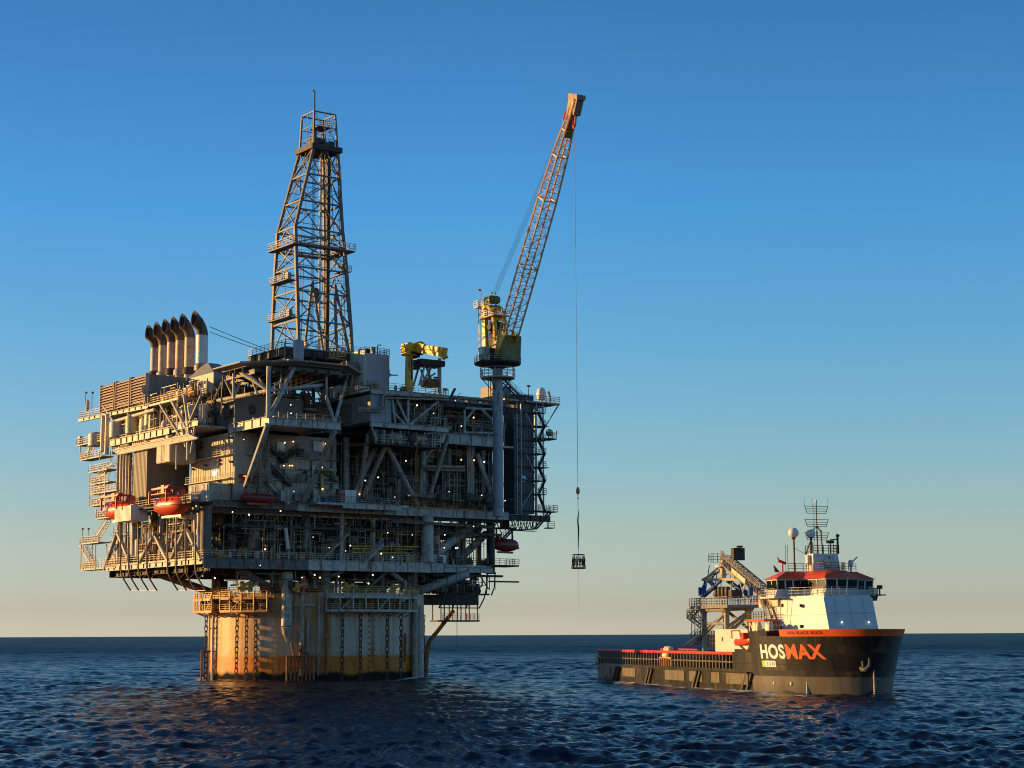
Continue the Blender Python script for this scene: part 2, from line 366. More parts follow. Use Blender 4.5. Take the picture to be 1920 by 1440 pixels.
# ------------------------------------------------------------------ the floating hull: a great drum with mooring gear
def hull_material():
    mt = bpy.data.materials.new('weathered_hull_paint'); mt.use_nodes = True; n = mt.node_tree; b = n.nodes['Principled BSDF']
    b.inputs['Roughness'].default_value = 0.46
    t = n.nodes.new('ShaderNodeTexCoord'); sp = n.nodes.new('ShaderNodeSeparateXYZ'); n.links.new(t.outputs['Object'], sp.inputs[0])
    def noise(scale, sv, det=6, loc=(0, 0, 0), rg=0.6):
        mp = n.nodes.new('ShaderNodeMapping'); mp.inputs['Scale'].default_value = sv; mp.inputs['Location'].default_value = loc
        n.links.new(t.outputs['Object'], mp.inputs[0]); z = n.nodes.new('ShaderNodeTexNoise')
        z.inputs['Scale'].default_value = scale; z.inputs['Detail'].default_value = det; z.inputs['Roughness'].default_value = rg
        n.links.new(mp.outputs[0], z.inputs['Vector']); return z.outputs[0]
    def ramp(v, p0, p1):
        r = n.nodes.new('ShaderNodeMapRange'); r.inputs['From Min'].default_value = p0; r.inputs['From Max'].default_value = p1
        n.links.new(v, r.inputs['Value']); return r.outputs[0]
    def mixc(f, a, c):
        q = n.nodes.new('ShaderNodeMix'); q.data_type = 'RGBA'
        if isinstance(f, float): q.inputs[0].default_value = f
        else: n.links.new(f, q.inputs[0])
        for k, val in (('A', a), ('B', c)):
            if isinstance(val, tuple): q.inputs[k].default_value = (*val, 1)
            else: n.links.new(val, q.inputs[k])
        return q.outputs['Result']
    def op(o, a, c):
        q = n.nodes.new('ShaderNodeMath'); q.operation = o
        for k, val in enumerate((a, c)):
            if isinstance(val, (int, float)): q.inputs[k].default_value = val
            else: n.links.new(val, q.inputs[k])
        return q.outputs[0]
    col = mixc(ramp(noise(0.35, (1, 1, 0.4)), 0.35, 0.7), (0.58, 0.53, 0.43), (0.42, 0.37, 0.28))
    st = noise(1.1, (1, 1, 0.045), 8, (3, 1, 0), 0.7)                     # long rust runs
    big = ramp(noise(0.16, (1, 1, 0.5), 4, (2, 8, 1)), 0.38, 0.62)
    col = mixc(op('MULTIPLY', ramp(st, 0.44, 0.60), op('ADD', op('MULTIPLY', big, 0.8), 0.2)), col, (0.46, 0.165, 0.022))
    col = mixc(ramp(noise(2.6, (1, 1, 0.03), 5, (9, 2, 0)), 0.63, 0.78), col, (0.10, 0.06, 0.035))
    zz = op('ADD', sp.outputs[2], op('MULTIPLY', noise(0.5, (1, 1, 0.3)), 0.7))
    sun_tint = ramp(sp.outputs[0], -4.0, -17.0)                              # lit side tinted yellow-brown: painted golden sunlight over some rust stain
    col = mixc(op('MULTIPLY', sun_tint, 0.45), col, (0.52, 0.25, 0.055))
    col = mixc(ramp(zz, 4.75, 4.45), col, (0.60, 0.19, 0.015))              # the rust band above the water
    col = mixc(ramp(noise(1.4, (1, 1, 0.35), 8, (1, 5, 0)), 0.5, 0.7), col, mixc(ramp(zz, 5.2, 3.2), col, (0.28, 0.085, 0.02)))
    z2 = op('ADD', sp.outputs[2], op('MULTIPLY', noise(0.22, (1, 1, 0.3), 4, (4, 4, 0)), 2.6))
    col = mixc(ramp(z2, 2.9, 2.4), col, (0.025, 0.024, 0.018))           # growth at the waterline
    # weld seams
    wv = op('FRACT', op('MULTIPLY', sp.outputs[2], 1 / 3.6), 0.0)
    seam = op('LESS_THAN', wv, 0.014)
    col = mixc(op('MULTIPLY', seam, 0.4), col, (0.12, 0.09, 0.07))
    n.links.new(col, b.inputs['Base Color'])
    bp = n.nodes.new('ShaderNodeBump'); bp.inputs['Strength'].default_value = 0.5; bp.inputs['Distance'].default_value = 0.25
    n.links.new(noise(0.28, (1, 1, 0.5), 3), bp.inputs['Height']); n.links.new(bp.outputs[0], b.inputs['Normal'])
    n.links.new(op('MULTIPLY', ramp(z2, 2.2, 3.2), 0.3), b.inputs['Specular IOR Level'])
    return mt
HR = 19.5; HTOP = 15.0
def cyl_angle(px, py, rad):
    """angle on the drum (radius rad) seen at a pixel, near side"""
    r = ray(px, py); d = r[:2]; o = -PF.o
    a = d @ d; b = 2 * (o @ d); c = o @ o - rad * rad; D = b * b - 4 * a * c
    if D < 0: t = -b / (2 * a)
    else: t = (-b - math.sqrt(D)) / (2 * a)
    q = o + t * d
    an = math.atan2(q @ PF.V, q @ PF.U)
    return (an - 2 * math.pi if an > 1.0 else an), CAM_H + t * r[2]
def cp_(ang, rad, z): return (math.cos(ang) * rad, math.sin(ang) * rad, z)
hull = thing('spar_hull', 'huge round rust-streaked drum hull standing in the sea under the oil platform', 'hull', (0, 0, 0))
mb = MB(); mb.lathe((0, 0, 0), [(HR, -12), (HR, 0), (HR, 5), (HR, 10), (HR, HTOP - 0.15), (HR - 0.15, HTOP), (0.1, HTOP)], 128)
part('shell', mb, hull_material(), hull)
mb = MB()                                                                # draft marks: two ladders of ticks
for pxm in (408, 697):
    ab, _ = cyl_angle(pxm, 1200, HR); mb = MB()
    mb.add([cp_(ab + d_ / HR, HR + o_, z_) for o_ in (.012, .028) for d_, z_ in ((0, 2.2), (.06, 2.2), (.06, 11.25), (0, 11.25))], [(0, 1, 2, 3), (7, 6, 5, 4), (0, 4, 5, 1), (1, 5, 6, 2), (2, 6, 7, 3), (3, 7, 4, 0)])
    for k in range(46):
        z = 2.2 + k * 0.2; w = 0.95 if k % 5 == 0 else 0.5; a0 = ab - (.75 / HR if k % 5 == 0 else 0); w += .75 if k % 5 == 0 else 0
        a1 = a0 + (w / HR if pxm < 500 else w / HR)
        mb.add([cp_(a0, HR + 0.01, z), cp_(a1, HR + 0.01, z), cp_(a1, HR + 0.01, z + 0.07), cp_(a0, HR + 0.01, z + 0.07),
                cp_(a0, HR + 0.03, z), cp_(a1, HR + 0.03, z), cp_(a1, HR + 0.03, z + 0.07), cp_(a0, HR + 0.03, z + 0.07)],
               [(0, 1, 2, 3), (4, 7, 6, 5), (0, 4, 5, 1), (2, 6, 7, 3)])
        if k % 5 == 0:                                                   # the figure beside each long mark
            a2 = ab - 0.75 / HR
            for (aa, zz, ww, hh) in ((a2, 0.0, .06, .42), (a2 + .25 / HR, 0.0, .06, .42), (a2, 0.0, .3, .07), (a2, .36, .3, .07)):
                mb.add([cp_(aa, HR + 0.01, z + zz - .15), cp_(aa + ww / HR, HR + 0.01, z + zz - .15), cp_(aa + ww / HR, HR + 0.01, z + zz + hh - .15), cp_(aa, HR + 0.01, z + zz + hh - .15),
                        cp_(aa, HR + 0.03, z + zz - .15), cp_(aa + ww / HR, HR + 0.03, z + zz - .15), cp_(aa + ww / HR, HR + 0.03, z + zz + hh - .15), cp_(aa, HR + 0.03, z + zz + hh - .15)],
                       [(0, 1, 2, 3), (4, 7, 6, 5)])
    part('draft_marks', mb, mat('black_marking', (0.03, 0.03, 0.03), 0.6), hull)

# caissons and risers standing on the side of the drum
def caisson(pxm, z0, z1, r, material, off=None, name='caisson', pieces=()):
    a, _ = cyl_angle(pxm, 1200, HR + (off or r + .3)); rad = HR + (off or r + .3)
    mb = MB(); mb.tube(cp_(a, rad, z0), cp_(a, rad, z1), r, n=14)
    for z in np.arange(z0 + 2, z1 - 1, 4.0): mb.lathe(cp_(a, rad, z), [(r * 1.18, -.12), (r * 1.18, .12)], 14); mb.beam(cp_(a, rad, z), cp_(a, HR - .1, z), .25)
    o = part(name, mb, material, hull)
    for (za, zb, rr, mm) in pieces:
        q = MB(); q.tube(cp_(a, rad, za), cp_(a, rad, zb), rr, n=14); part('collar', q, mm, o)
    return a
caisson(537, 9.3, 18.5, 0.95, GREY)
a, _ = cyl_angle(537, 1200, HR + 1.2)
mb = MB(); mb.path([cp_(a, HR + 1.25, 9.3), cp_(a, HR + .9, 8.2), cp_(a, HR - .2, 6.4)], [.95, .8, .3], 14); part('cone', mb, GREY, hull)
caisson(566, 1.0, 17.8, 0.42, mat('riser_steel', (0.50, 0.36, 0.25), .5, rust=.5), name='riser', pieces=[(14.6, 17.6, .47, RED), (2.5, 6.0, .46, RUST)])
caisson(577, 1.5, 10.5, 0.26, PIPE, name='riser', pieces=[(1.5, 5.0, .3, RUST)])
caisson(598, 1.0, 14.5, 0.3, PIPE); caisson(612, 1.0, 14.8, 0.2, RUST)
caisson(778, 0.0, 15.2, 0.55, PIPE); caisson(787, -1, 13, 0.75, GREY)
caisson(760, 3.0, 8.0, 0.22, RUST); caisson(399, -1, 14, .22, CREAM); caisson(392, -1, 13, .18, CREAM)
mb = MB(); a, _ = cyl_angle(566, 1200, HR + .8)
mb.beam(cp_(a + 0.11, HR + .9, 12.9), cp_(a - 0.07, HR + .9, 12.9), .3); part('bracket', mb, GREY, hull)
# a guard cage of rusty tubes around the risers at the water
for i in range(8):
    a, _ = cyl_angle(538 + i * 7.2, 1250, HR + 2.1)
    mb = MB(); mb.tube(cp_(a, HR + 2.1, -1), cp_(a, HR + 2.1, 4.2), .2, n=8)
    mb.tube(cp_(a, HR + 2.1, 4.2), cp_(a, HR, 4.2), .14, n=6); part('fender_tube', mb, RUST, hull)
mb = MB()
for zz in (2.2, 4.2):
    mb.path([cp_(cyl_angle(p, 1250, HR + 2.1)[0], HR + 2.1, zz) for p in (538, 550, 563, 576, 588)], .15, 8)
a, _ = cyl_angle(553, 1220, HR + 1.5); mb.tube(cp_(a, HR + 1.5, 3.8), cp_(a - .03, HR + 1.7, 6.6), .22)
part('fender_rail', mb, RUST, hull)
for pxx in (372, 381):
    a, _ = cyl_angle(387, 1240, HR + 1); rad = HR + (389 - pxx) * 0.11
    mb = MB(); mb.tube(cp_(a, rad, -1), cp_(a, rad, 5.2), .2); mb.tube(cp_(a, rad, 5), cp_(a, HR, 5), .12); part('fender_tube', mb, RUST, hull)
# chain platforms hung on the drum near its top
def chain_platform(p0, p1, zt=15.4, zb=11.9, depth=2.6, lit=False):
    A0, _ = cyl_angle(p0, 1125, HR + depth); A1, _ = cyl_angle(p1, 1125, HR + depth); n = max(3, int(abs(A1 - A0) * HR / 2.0))
    rim = [A0 + (A1 - A0) * i / n for i in range(n + 1)]; f = MB(); rl = MB(); wn = MB(); wns = []
    for z in (zb, zt - 1.2):
        lo = [cp_(x, HR + .02, z) for x in rim]; hi = [cp_(x, HR + depth, z) for x in rim]
        for i in range(n):
            f.loft([lo[i], lo[i + 1], hi[i + 1], hi[i]], [(x, y, z + .12) for x, y, z in (lo[i], lo[i + 1], hi[i + 1], hi[i])])
            f.beam(hi[i], hi[i + 1], .16, .42)
        rl.rail([(x, y, z + .12) for x, y, z in hi], 1.1, 1.4, .05)
        for e in (0, -1): rl.rail([(lo[e][0], lo[e][1], z + .12), (hi[e][0], hi[e][1], z + .12)], 1.1, 1.4, .05)
    for i, x in enumerate(rim):
        f.beam(cp_(x, HR + depth, zb), cp_(x, HR + depth, zt), .2); f.beam(cp_(x, HR, zb - 1.0), cp_(x, HR + depth, zb), .16)
        if i % 3 == 1 and i < n: f.beam(cp_(x, HR + depth, zb), cp_(rim[i + 1], HR + depth, zt - 1.2), .14)
    for i in range(n):
        x = (rim[i] + rim[i + 1]) / 2; wn.beam(cp_(x, HR + .1, zb + .9), cp_(x, HR + 1.5, zb + .9), .9, 1.3)
        wn.tube(cp_(x, HR + 1.3, zb), cp_(x, HR + 1.3, zb + 2.0), .3); wns.append(wn); wn = MB()
    return f, rl, wns
for p0, p1, z1, rm in ((352, 397, 15.2, ORAIL), (413, 501, 15.3, ORAIL), (612, 782, 15.4, GIRD)):
    f, rl, wn = chain_platform(p0, p1, z1)
    o = part('chain_platform', f, GIRD if rm is GIRD else ORAIL, hull)
    part('railing', rl, ORAIL, o)
    for w_ in wn: part('chain_stopper', w_, DARK, o)
mb = MB(); pts = [cp_(x, HR - .2, HTOP) for x in np.linspace(-math.pi, math.pi, 49)]
mb.rail(pts, 1.1, 1.6, .05); part('railing', mb, ORAIL, hull)
# the platform that stands out on the right, carried by a rusty raking strut
cr_ = MB(); c2 = pv(822, 1122, 0); c3 = pv(884, 1122, 0)
b0 = pv(815, 1133, 0)
cr_.box((c2[0] - 5, -2.0, 13.4), (c3[0] + .3, 2.0, 15.3)); cr_.box((c2[0] - .5, -2.2, 10.2), (c3[0] + .4, 2.2, 10.5))
for u_ in np.linspace(c2[0], c3[0], 5):
    for v_ in (-2, 2): cr_.beam((u_, v_, 10.3), (u_, v_, 13.5), .18)
o = part('boat_landing', cr_, DARK, hull)
q = MB(); q.rail([(c2[0] - .4, -2.1, 10.5), (c3[0] + .3, -2.1, 10.5), (c3[0] + .3, 2.1, 10.5)], 1.2, 1.3, .05); part('railing', q, DARK, o); q = MB(); q.rail([(c2[0] - 5, -2, 15.3), (c2[0], -2, 15.3)], 1.1); part('railing', q, DARK, o)
q = MB(); q.tube(pv(798, 1228, 0), pv(805, 1203, 0), .65, .45, 12); q.tube(pv(805, 1203, 0), pv(850, 1145, 0), .42, .4, 12); q.tube(pv(797, 1290, 0), pv(798, 1228, 0), .4, .65, 12); part('strut', q, RUST, hull)
q = MB(); q.box((c2[0] + .5, -1.5, 15.3), (c2[0] + 3, 1.5, 18.2)); q.tube((c2[0] + 5, 0, 15.3), (c2[0] + 5, 0, 18.6), 1.2, .9, 12); q.tube((c3[0] - 1, 0, 15.6), (c3[0] + 1.4, 0, 15.8), .45, .6)
for i in range(7): q.tube((c2[0] + 5, 0, 16.2 + i * .35), (c2[0] + 8.3, rnd.uniform(-1, 1), 15.6 + i * .3), .06)
part('winch', q, DARK, o)
# the legs and braces between drum and lowest deck
for (x, y) in ((-14, -10), (14, -10), (14, 12), (-14, 12), (-7, -14.5), (5, -14.2)):
    mb = MB(); mb.tube((x, y, HTOP), (x, y, 19), 1.15 if abs(x) > 6 else .5, n=16); mb.lathe((x, y, HTOP), [(1.8 if abs(x) > 6 else .7, 0), (1.5 if abs(x) > 6 else .6, .3)], 16)
    part('leg', mb, DULL, hull)
for p, q_, r in (((-14, -10, 15.2), (-24, -15, 18.9), .7), ((14, -10, 15.2), (24, -14, 18.9), .8), ((14, -12, 15.2), (6, -15.5, 18.9), .45), ((-12, -13, 15.2), (-4, -16, 18.9), .4),
                 ((-14, 12, 15.2), (-25, 14, 18.9), .7), ((14, 12, 15.2), (27, 14, 18.9), .8), ((1, -14.5, 15.2), (5, -16, 18.9), .3), ((-7, -14, 15.2), (-11, -16, 18.9), .3)):
    mb = MB(); mb.tube(p, q_, r, n=12); part('brace', mb, DULL if p[0] < 10 else GIRD, hull)
mb = MB(); g = random.Random(3)
for i in range(60):
    x, y = g.uniform(-15, 15), g.uniform(-15, 10)
    if x * x + y * y > 300: continue
    k = g.random()
    if k < .4: mb.tube((x, y, HTOP), (x, y, 18.8), g.uniform(.1, .3), n=6)
    elif k < .7: mb.tube((x - 3, y, 16.5 + g.random()), (x + 3, y, 16.5 + g.random()), g.uniform(.1, .25), n=6)
    else: mb.box((x - .8, y - .6, HTOP), (x + .8, y + .6, HTOP + g.uniform(1, 2.6)))
part('wellhead_piping', mb, INNER, hull, kind='stuff')
mb = MB()
for (pa, pb) in ((456, 1113), (471, 1108), (560, 1100), (652, 1105), (740, 1100)):
    c = pv(pa, pb, -17); mb.lathe((c[0], -16.5, HTOP), [(.5, 0), (.5, 1.4), (.2, 1.8)], 10); mb.tube((c[0] - 1, -16.8, HTOP + .4), (c[0] + 1.2, -17, HTOP + 1.5), .28); part('valve_tree', mb, ORAIL, hull); mb = MB()
# mooring chains: interlocked links, each chain a thing
def chain_mb(x, y, z0, z1, w, bar):
    mb = MB(); L = w * 1.65; pitch = L - 2 * bar; n = int((z1 - z0) / pitch); pts0 = []
    for k in range(8):
        t = 2 * math.pi * k / 8; cx = math.cos(t) * (w / 2 - bar / 2); cz = math.sin(t) * (w / 2 - bar / 2) + math.copysign(L / 2 - w / 2, math.sin(t) if abs(math.sin(t)) > .01 else 0)
        pts0.append((cx, cz))
    for i in range(n):
        zc = z0 + pitch * (i + .5); ang = .5 + (math.pi / 2 if i % 2 else 0)
        P = [Vector((x + math.cos(ang) * a, y + math.sin(ang) * a, zc + b)) for a, b in pts0]
        m_ = len(P)
        vs = []; d = Vector((-math.sin(ang), math.cos(ang), 0))
        for j, p in enumerate(P):
            out = (p - Vector((x, y, zc))).normalized()
            for k in range(4):
                t = math.pi / 2 * k + .78; vs.append(p + (out * math.cos(t) + d * math.sin(t)) * bar / 2 * 1.2)
        fs = [(j * 4 + k, j * 4 + (k + 1) % 4, ((j + 1) % m_) * 4 + (k + 1) % 4, ((j + 1) % m_) * 4 + k) for j in range(m_) for k in range(4)]
        mb.add(vs, fs)
    return mb
CH = [(378, 'leftmost, hanging clear of the hull against the sea'), (444, 'left of three on the sunlit drum, under the yellow platform'), (462, 'middle of three on the sunlit drum, under the yellow platform'),
      (479, 'right of three on the sunlit drum, under the yellow platform'), (642, 'left of four below the grey chain platform'),
      (676, 'beside the black ladder of draft marks'), (726, 'just right of the draft marks on the shaded drum'), (752, 'rightmost of four below the grey chain platform'), (796, 'far right, at the edge of the drum')]
for pxx, where in CH:
    if pxx == 378: a, _ = cyl_angle(388, 1200, HR + 1.0); rad = HR + 1.2
    elif pxx == 796: a, _ = cyl_angle(793, 1200, HR + .5); rad = HR + .6
    else: a, _ = cyl_angle(pxx, 1200, HR + 1.3); rad = HR + 1.3
    big = pxx == 509; x, y, _ = cp_(a, rad, 0)
    mb = chain_mb(x, y, -1.5, 11.8 if not big else 11.0, 1.15 if big else .78, .24 if big else .19)
    solo('mooring_chain', 'dark iron mooring chain, ' + where, 'chain', (x, y, -1.5), mb, CHAIN, group='mooring chains down the side of the drum')
# ------------------------------------------------------------------ deck structure
VF, UL = -17.0, -31.5
ZL, ZM, ZU, ZT = 20.6, 30.3, 42.9, 49.0
top = thing('platform_topsides', 'steel deck structure of the oil platform, stacked open decks carried on the round hull', 'oil platform', (0, 0, 18.8))
def P_(name, mb, material, parent=None, **k): return part(name, mb, material, parent or top, **k)
def slab(u0, v0, u1, v1, z, t=.35, m=GIRD):
    mb = MB(); mb.box((u0, v0, z - t), (u1, v1, z)); return P_('deck', mb, m)
slab(UL, VF + .3, 16.3, 23.5, ZL); slab(16.4, -13, 30, 23, ZL - .1)
slab(-29.5, VF + .3, 31, 18, ZM); slab(31.1, -14, 42.5, 6, ZM - .05)
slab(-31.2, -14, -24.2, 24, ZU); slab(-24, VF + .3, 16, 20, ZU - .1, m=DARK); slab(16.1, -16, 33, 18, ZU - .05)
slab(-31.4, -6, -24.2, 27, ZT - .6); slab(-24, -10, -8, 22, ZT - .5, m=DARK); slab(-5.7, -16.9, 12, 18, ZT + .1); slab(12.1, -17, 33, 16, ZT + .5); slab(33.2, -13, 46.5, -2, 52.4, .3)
def girder(p, q, h, w=.5, m=GIRD):
    mb = MB(); mb.ibeam(p, q, w, h); return P_('girder', mb, m)
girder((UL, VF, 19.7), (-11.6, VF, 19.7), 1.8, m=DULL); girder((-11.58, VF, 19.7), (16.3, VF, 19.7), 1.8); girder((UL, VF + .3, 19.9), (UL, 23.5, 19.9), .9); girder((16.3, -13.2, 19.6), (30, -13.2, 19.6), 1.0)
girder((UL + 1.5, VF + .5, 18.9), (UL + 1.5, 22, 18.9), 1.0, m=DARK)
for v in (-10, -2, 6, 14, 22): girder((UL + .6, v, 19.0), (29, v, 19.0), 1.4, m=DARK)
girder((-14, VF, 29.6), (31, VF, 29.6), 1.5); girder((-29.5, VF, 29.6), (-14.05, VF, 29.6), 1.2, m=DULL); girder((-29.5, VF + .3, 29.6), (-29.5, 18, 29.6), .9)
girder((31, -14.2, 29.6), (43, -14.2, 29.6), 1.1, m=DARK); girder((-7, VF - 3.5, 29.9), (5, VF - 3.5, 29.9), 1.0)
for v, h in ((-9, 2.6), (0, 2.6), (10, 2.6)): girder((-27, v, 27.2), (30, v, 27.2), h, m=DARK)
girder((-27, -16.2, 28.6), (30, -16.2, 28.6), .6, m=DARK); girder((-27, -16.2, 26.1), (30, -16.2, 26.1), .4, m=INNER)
for i_ in range(22):
    mb = MB(); u_ = -26 + i_ * 2.55; mb.beam((u_, -16.2, 26.2), (u_ + 1.27, -16.2, 28.4), .16); mb.beam((u_ + 1.27, -16.2, 28.4), (u_ + 2.55, -16.2, 26.2), .16); P_('truss_web', mb, INNER)
girder((-27, -15, 27.2), (-27, 16, 27.2), 2.0, m=DARK); girder((4, -19.3, 27.6), (29, -15, 27.6), .5, m=DULL)
girder((-31.5, -3, 42.9), (-31.5, 22, 42.9), 1.2); girder((-30.6, -10, 42.2), (-30.6, 21, 42.2), .7); girder((-31.5, -14, 43.2), (-31.5, -6.4, 43.2), 1.0)
girder((-26.1, -28.9, 42.4), (-26.1, -14.5, 42.4), 1.5); girder((-26.1, -28.9, 42.4), (-12.5, -28.9, 42.4), 1.3); girder((-14, -28.7, 42.3), (-14, -17, 42.3), 1.1)
slab(-26, -28.8, -13, -17.1, 42.6, .3)
girder((-31.5, 6, 48.1), (-31.5, 37, 48.7), .7); girder((10.3, -20, 42.9), (25.6, -20, 42.9), 1.9); girder((10, -19.8, 49.3), (33, -17.2, 49.5), 1.0, m=DARK)
girder((-5.9, -27.6, 49.1), (10.2, -27.6, 49.1), .9); girder((-5.9, -27.6, 43.4), (10.2, -27.6, 43.4), .9); girder((10.2, -27.5, 49.1), (10.2, -17, 49.1), .9)
# walkway slab on which containers stand, in front of the quarters
slab(-12, -20.5, 6.5, -16.8, ZM + .02, .4); slab(UL + .2, 23.6, -26.4, 34.5, ZL - .2, .3); slab(UL - 2, -16, -29.6, 17, ZM - .5, .25, DARK)
# columns
def column(p, q, r, m=GIRD, n=14, square=False):
    mb = MB()
    if square: mb.beam(p, q, r * 2, r * 2)
    else:
        mb.tube(p, q, r, n=n); P = Vector(p); Q = Vector(q)
        for t in (.0, .97): c = P.lerp(Q, t); mb.tube(c, c + (Q - P) * .03, r * 1.25, n=n)
    return P_('column', mb, m)
def vcol(u, v, z0, z1, r, m=GIRD, **k): return column((u, v, z0), (u, v, z1), r, m, **k)
lc = lambda px: pu(px, 1020, UL + 1)[1]
vcol(UL + 1, VF + 1.2, ZL, 29, .95, DULL); vcol(UL + .4, VF + 2.6, ZL, 28, .35, CREAM)
for px, r in ((222, .55), (252, .95), (301, .5), (346, .45)): vcol(UL + 1.2, lc(px), ZL, 29.2, r)
for px, r, v in ((801, 1.15, -16.5), (640, .4, -16), (573, .7, -12), (700, .35, -15.5), (745, .3, -15.5)): vcol(pv(px, 1020, v)[0], v, ZL, 29.2, r)
vcol(pv(920, 1020, -12)[0], -12, 19, 30, .8, DARK); vcol(pv(897, 1020, 4)[0], 4, 19, 30, .6, DARK)
for px, r, v in ((649, .55, -16), (793, .5, -16), (833, .35, -15), (886, .4, -16), (878, .3, -15), (735, .6, -8), (905, .5, -12)): vcol(pv(px, 880, v)[0], v, ZM, 42.2, r, GIRD if r > .45 else PIPE)
for u, v in ((-20, 14), (0, 12), (20, 12), (28, -6), (28, 10), (-27, 12)): vcol(u, v, ZM, ZU - .4, .7); vcol(u, v, ZL, ZM - .5, .8)
for px in (195, 203): vcol(UL - .2, pu(px, 800, UL)[1], 41.0 if px > 200 else 41.6, 48.4, .42, CREAM)
for px in (237, 271, 330): vcol(UL + .2, pu(px, 800, UL)[1], 36, 48.4, .13, CREAM)
for px in (222, 236, 248): vcol(UL + .8, pu(px, 880, UL)[1], ZM, 42, .3, PIPE)
# braces
def brace(p, q, r, m=GIRD):
    mb = MB(); mb.tube(p, q, r, n=10); return P_('brace', mb, m)
F = VF - .4
brace(pu(219, 1000, UL), pu(196, 1068, UL), .38); brace(pu(221, 1000, UL), pu(243, 1052, UL), .38); brace(pu(286, 1008, UL), pu(262, 1055, UL), .38)
brace(pu(289, 1000, UL), pu(318, 1058, UL), .42); brace(pu(344, 1000, UL), pu(322, 1046, UL), .4); brace(pu(352, 996, UL), pu(377, 1050, UL), .38)
brace(pv(397, 1015, -15), pv(470, 1060, -15), .45, DARK); brace(pv(600, 1055, -15), pv(570, 1030, -15), .3, PIPE)
brace((14, -14, 20.6), (27, -12.4, 28.8), .9); brace(pv(912, 1000, -10), pv(850, 1060, -10), .7)
brace(pv(712, 822, -21), pv(656, 945, VF), .42); brace(pv(691, 815, -25), pv(672, 930, VF), .42); brace(pv(724, 833, -24), pv(682, 930, VF), .42); brace(pv(722, 830, -24), pv(782, 945, VF), .45)
brace(pv(841, 815, -24), pv(803, 940, VF), .38); brace(pv(842, 800, -20), pv(790, 870, -20), .2); brace(pv(895, 852, -16.5), pv(928, 945, -19), .42); brace(pv(820, 930, -12), pv(838, 905, -12), .4)
brace((-26.2, -28.7, 41.8), (-24.9, -17.6, 30.5), .52); brace((-13.6, -28.7, 41.6), (-12.9, -17.4, 30.5), .5)
brace(pu(323, 753, UL), pu(352, 808, UL), .3); brace(pu(345, 740, UL), pu(356, 820, UL), .25); brace(pu(377, 742, UL), pu(352, 800, UL), .25); brace(pu(300, 758, UL), pu(345, 830, UL), .22); brace(pu(193, 760, UL), pu(213, 790, UL), .22)
brace(pu(366, 800, UL), pu(358, 850, UL), .22); brace(pu(352, 800, UL), pu(352, 862, UL), .25); brace(pu(340, 790, UL), pu(348, 838, UL), .2)
for a_, b_ in (((735, 745), (741, 795)), ((742, 745), (765, 795)), ((830, 745), (768, 797)), ((871, 768), (871, 812)), ((924, 768), (873, 765)), ((890, 767), (872, 790)), ((900, 765), (922, 786)), ((765, 745), (765, 797)), ((872, 811), (922, 812)), ((735, 770), (760, 797))):
    v_ = -27.5 if a_[0] < 840 else -19.6
    brace(pv(*a_, v_), pv(*b_, v_), .22, GIRD)
# bulkheads that close the inside of the decks
def wall(name, a, b, m=SHED, rib=1.1, deep=.12):
    """a clad wall: a thick panel with real ribs, between two plan corners a-b = (u0,v0,z0),(u1,v1,z1)"""
    mb = MB(); x0, y0, z0 = a; x1, y1, z1 = b; mb.box(a, b)
    return mb
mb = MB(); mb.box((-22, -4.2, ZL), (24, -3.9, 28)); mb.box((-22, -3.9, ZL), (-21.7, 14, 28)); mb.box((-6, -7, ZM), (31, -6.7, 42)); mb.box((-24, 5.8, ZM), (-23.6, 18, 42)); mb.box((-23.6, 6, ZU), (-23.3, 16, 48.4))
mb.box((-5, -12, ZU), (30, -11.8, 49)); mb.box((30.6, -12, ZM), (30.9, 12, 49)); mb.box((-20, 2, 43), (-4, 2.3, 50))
P_('bulkhead', mb, BULK)
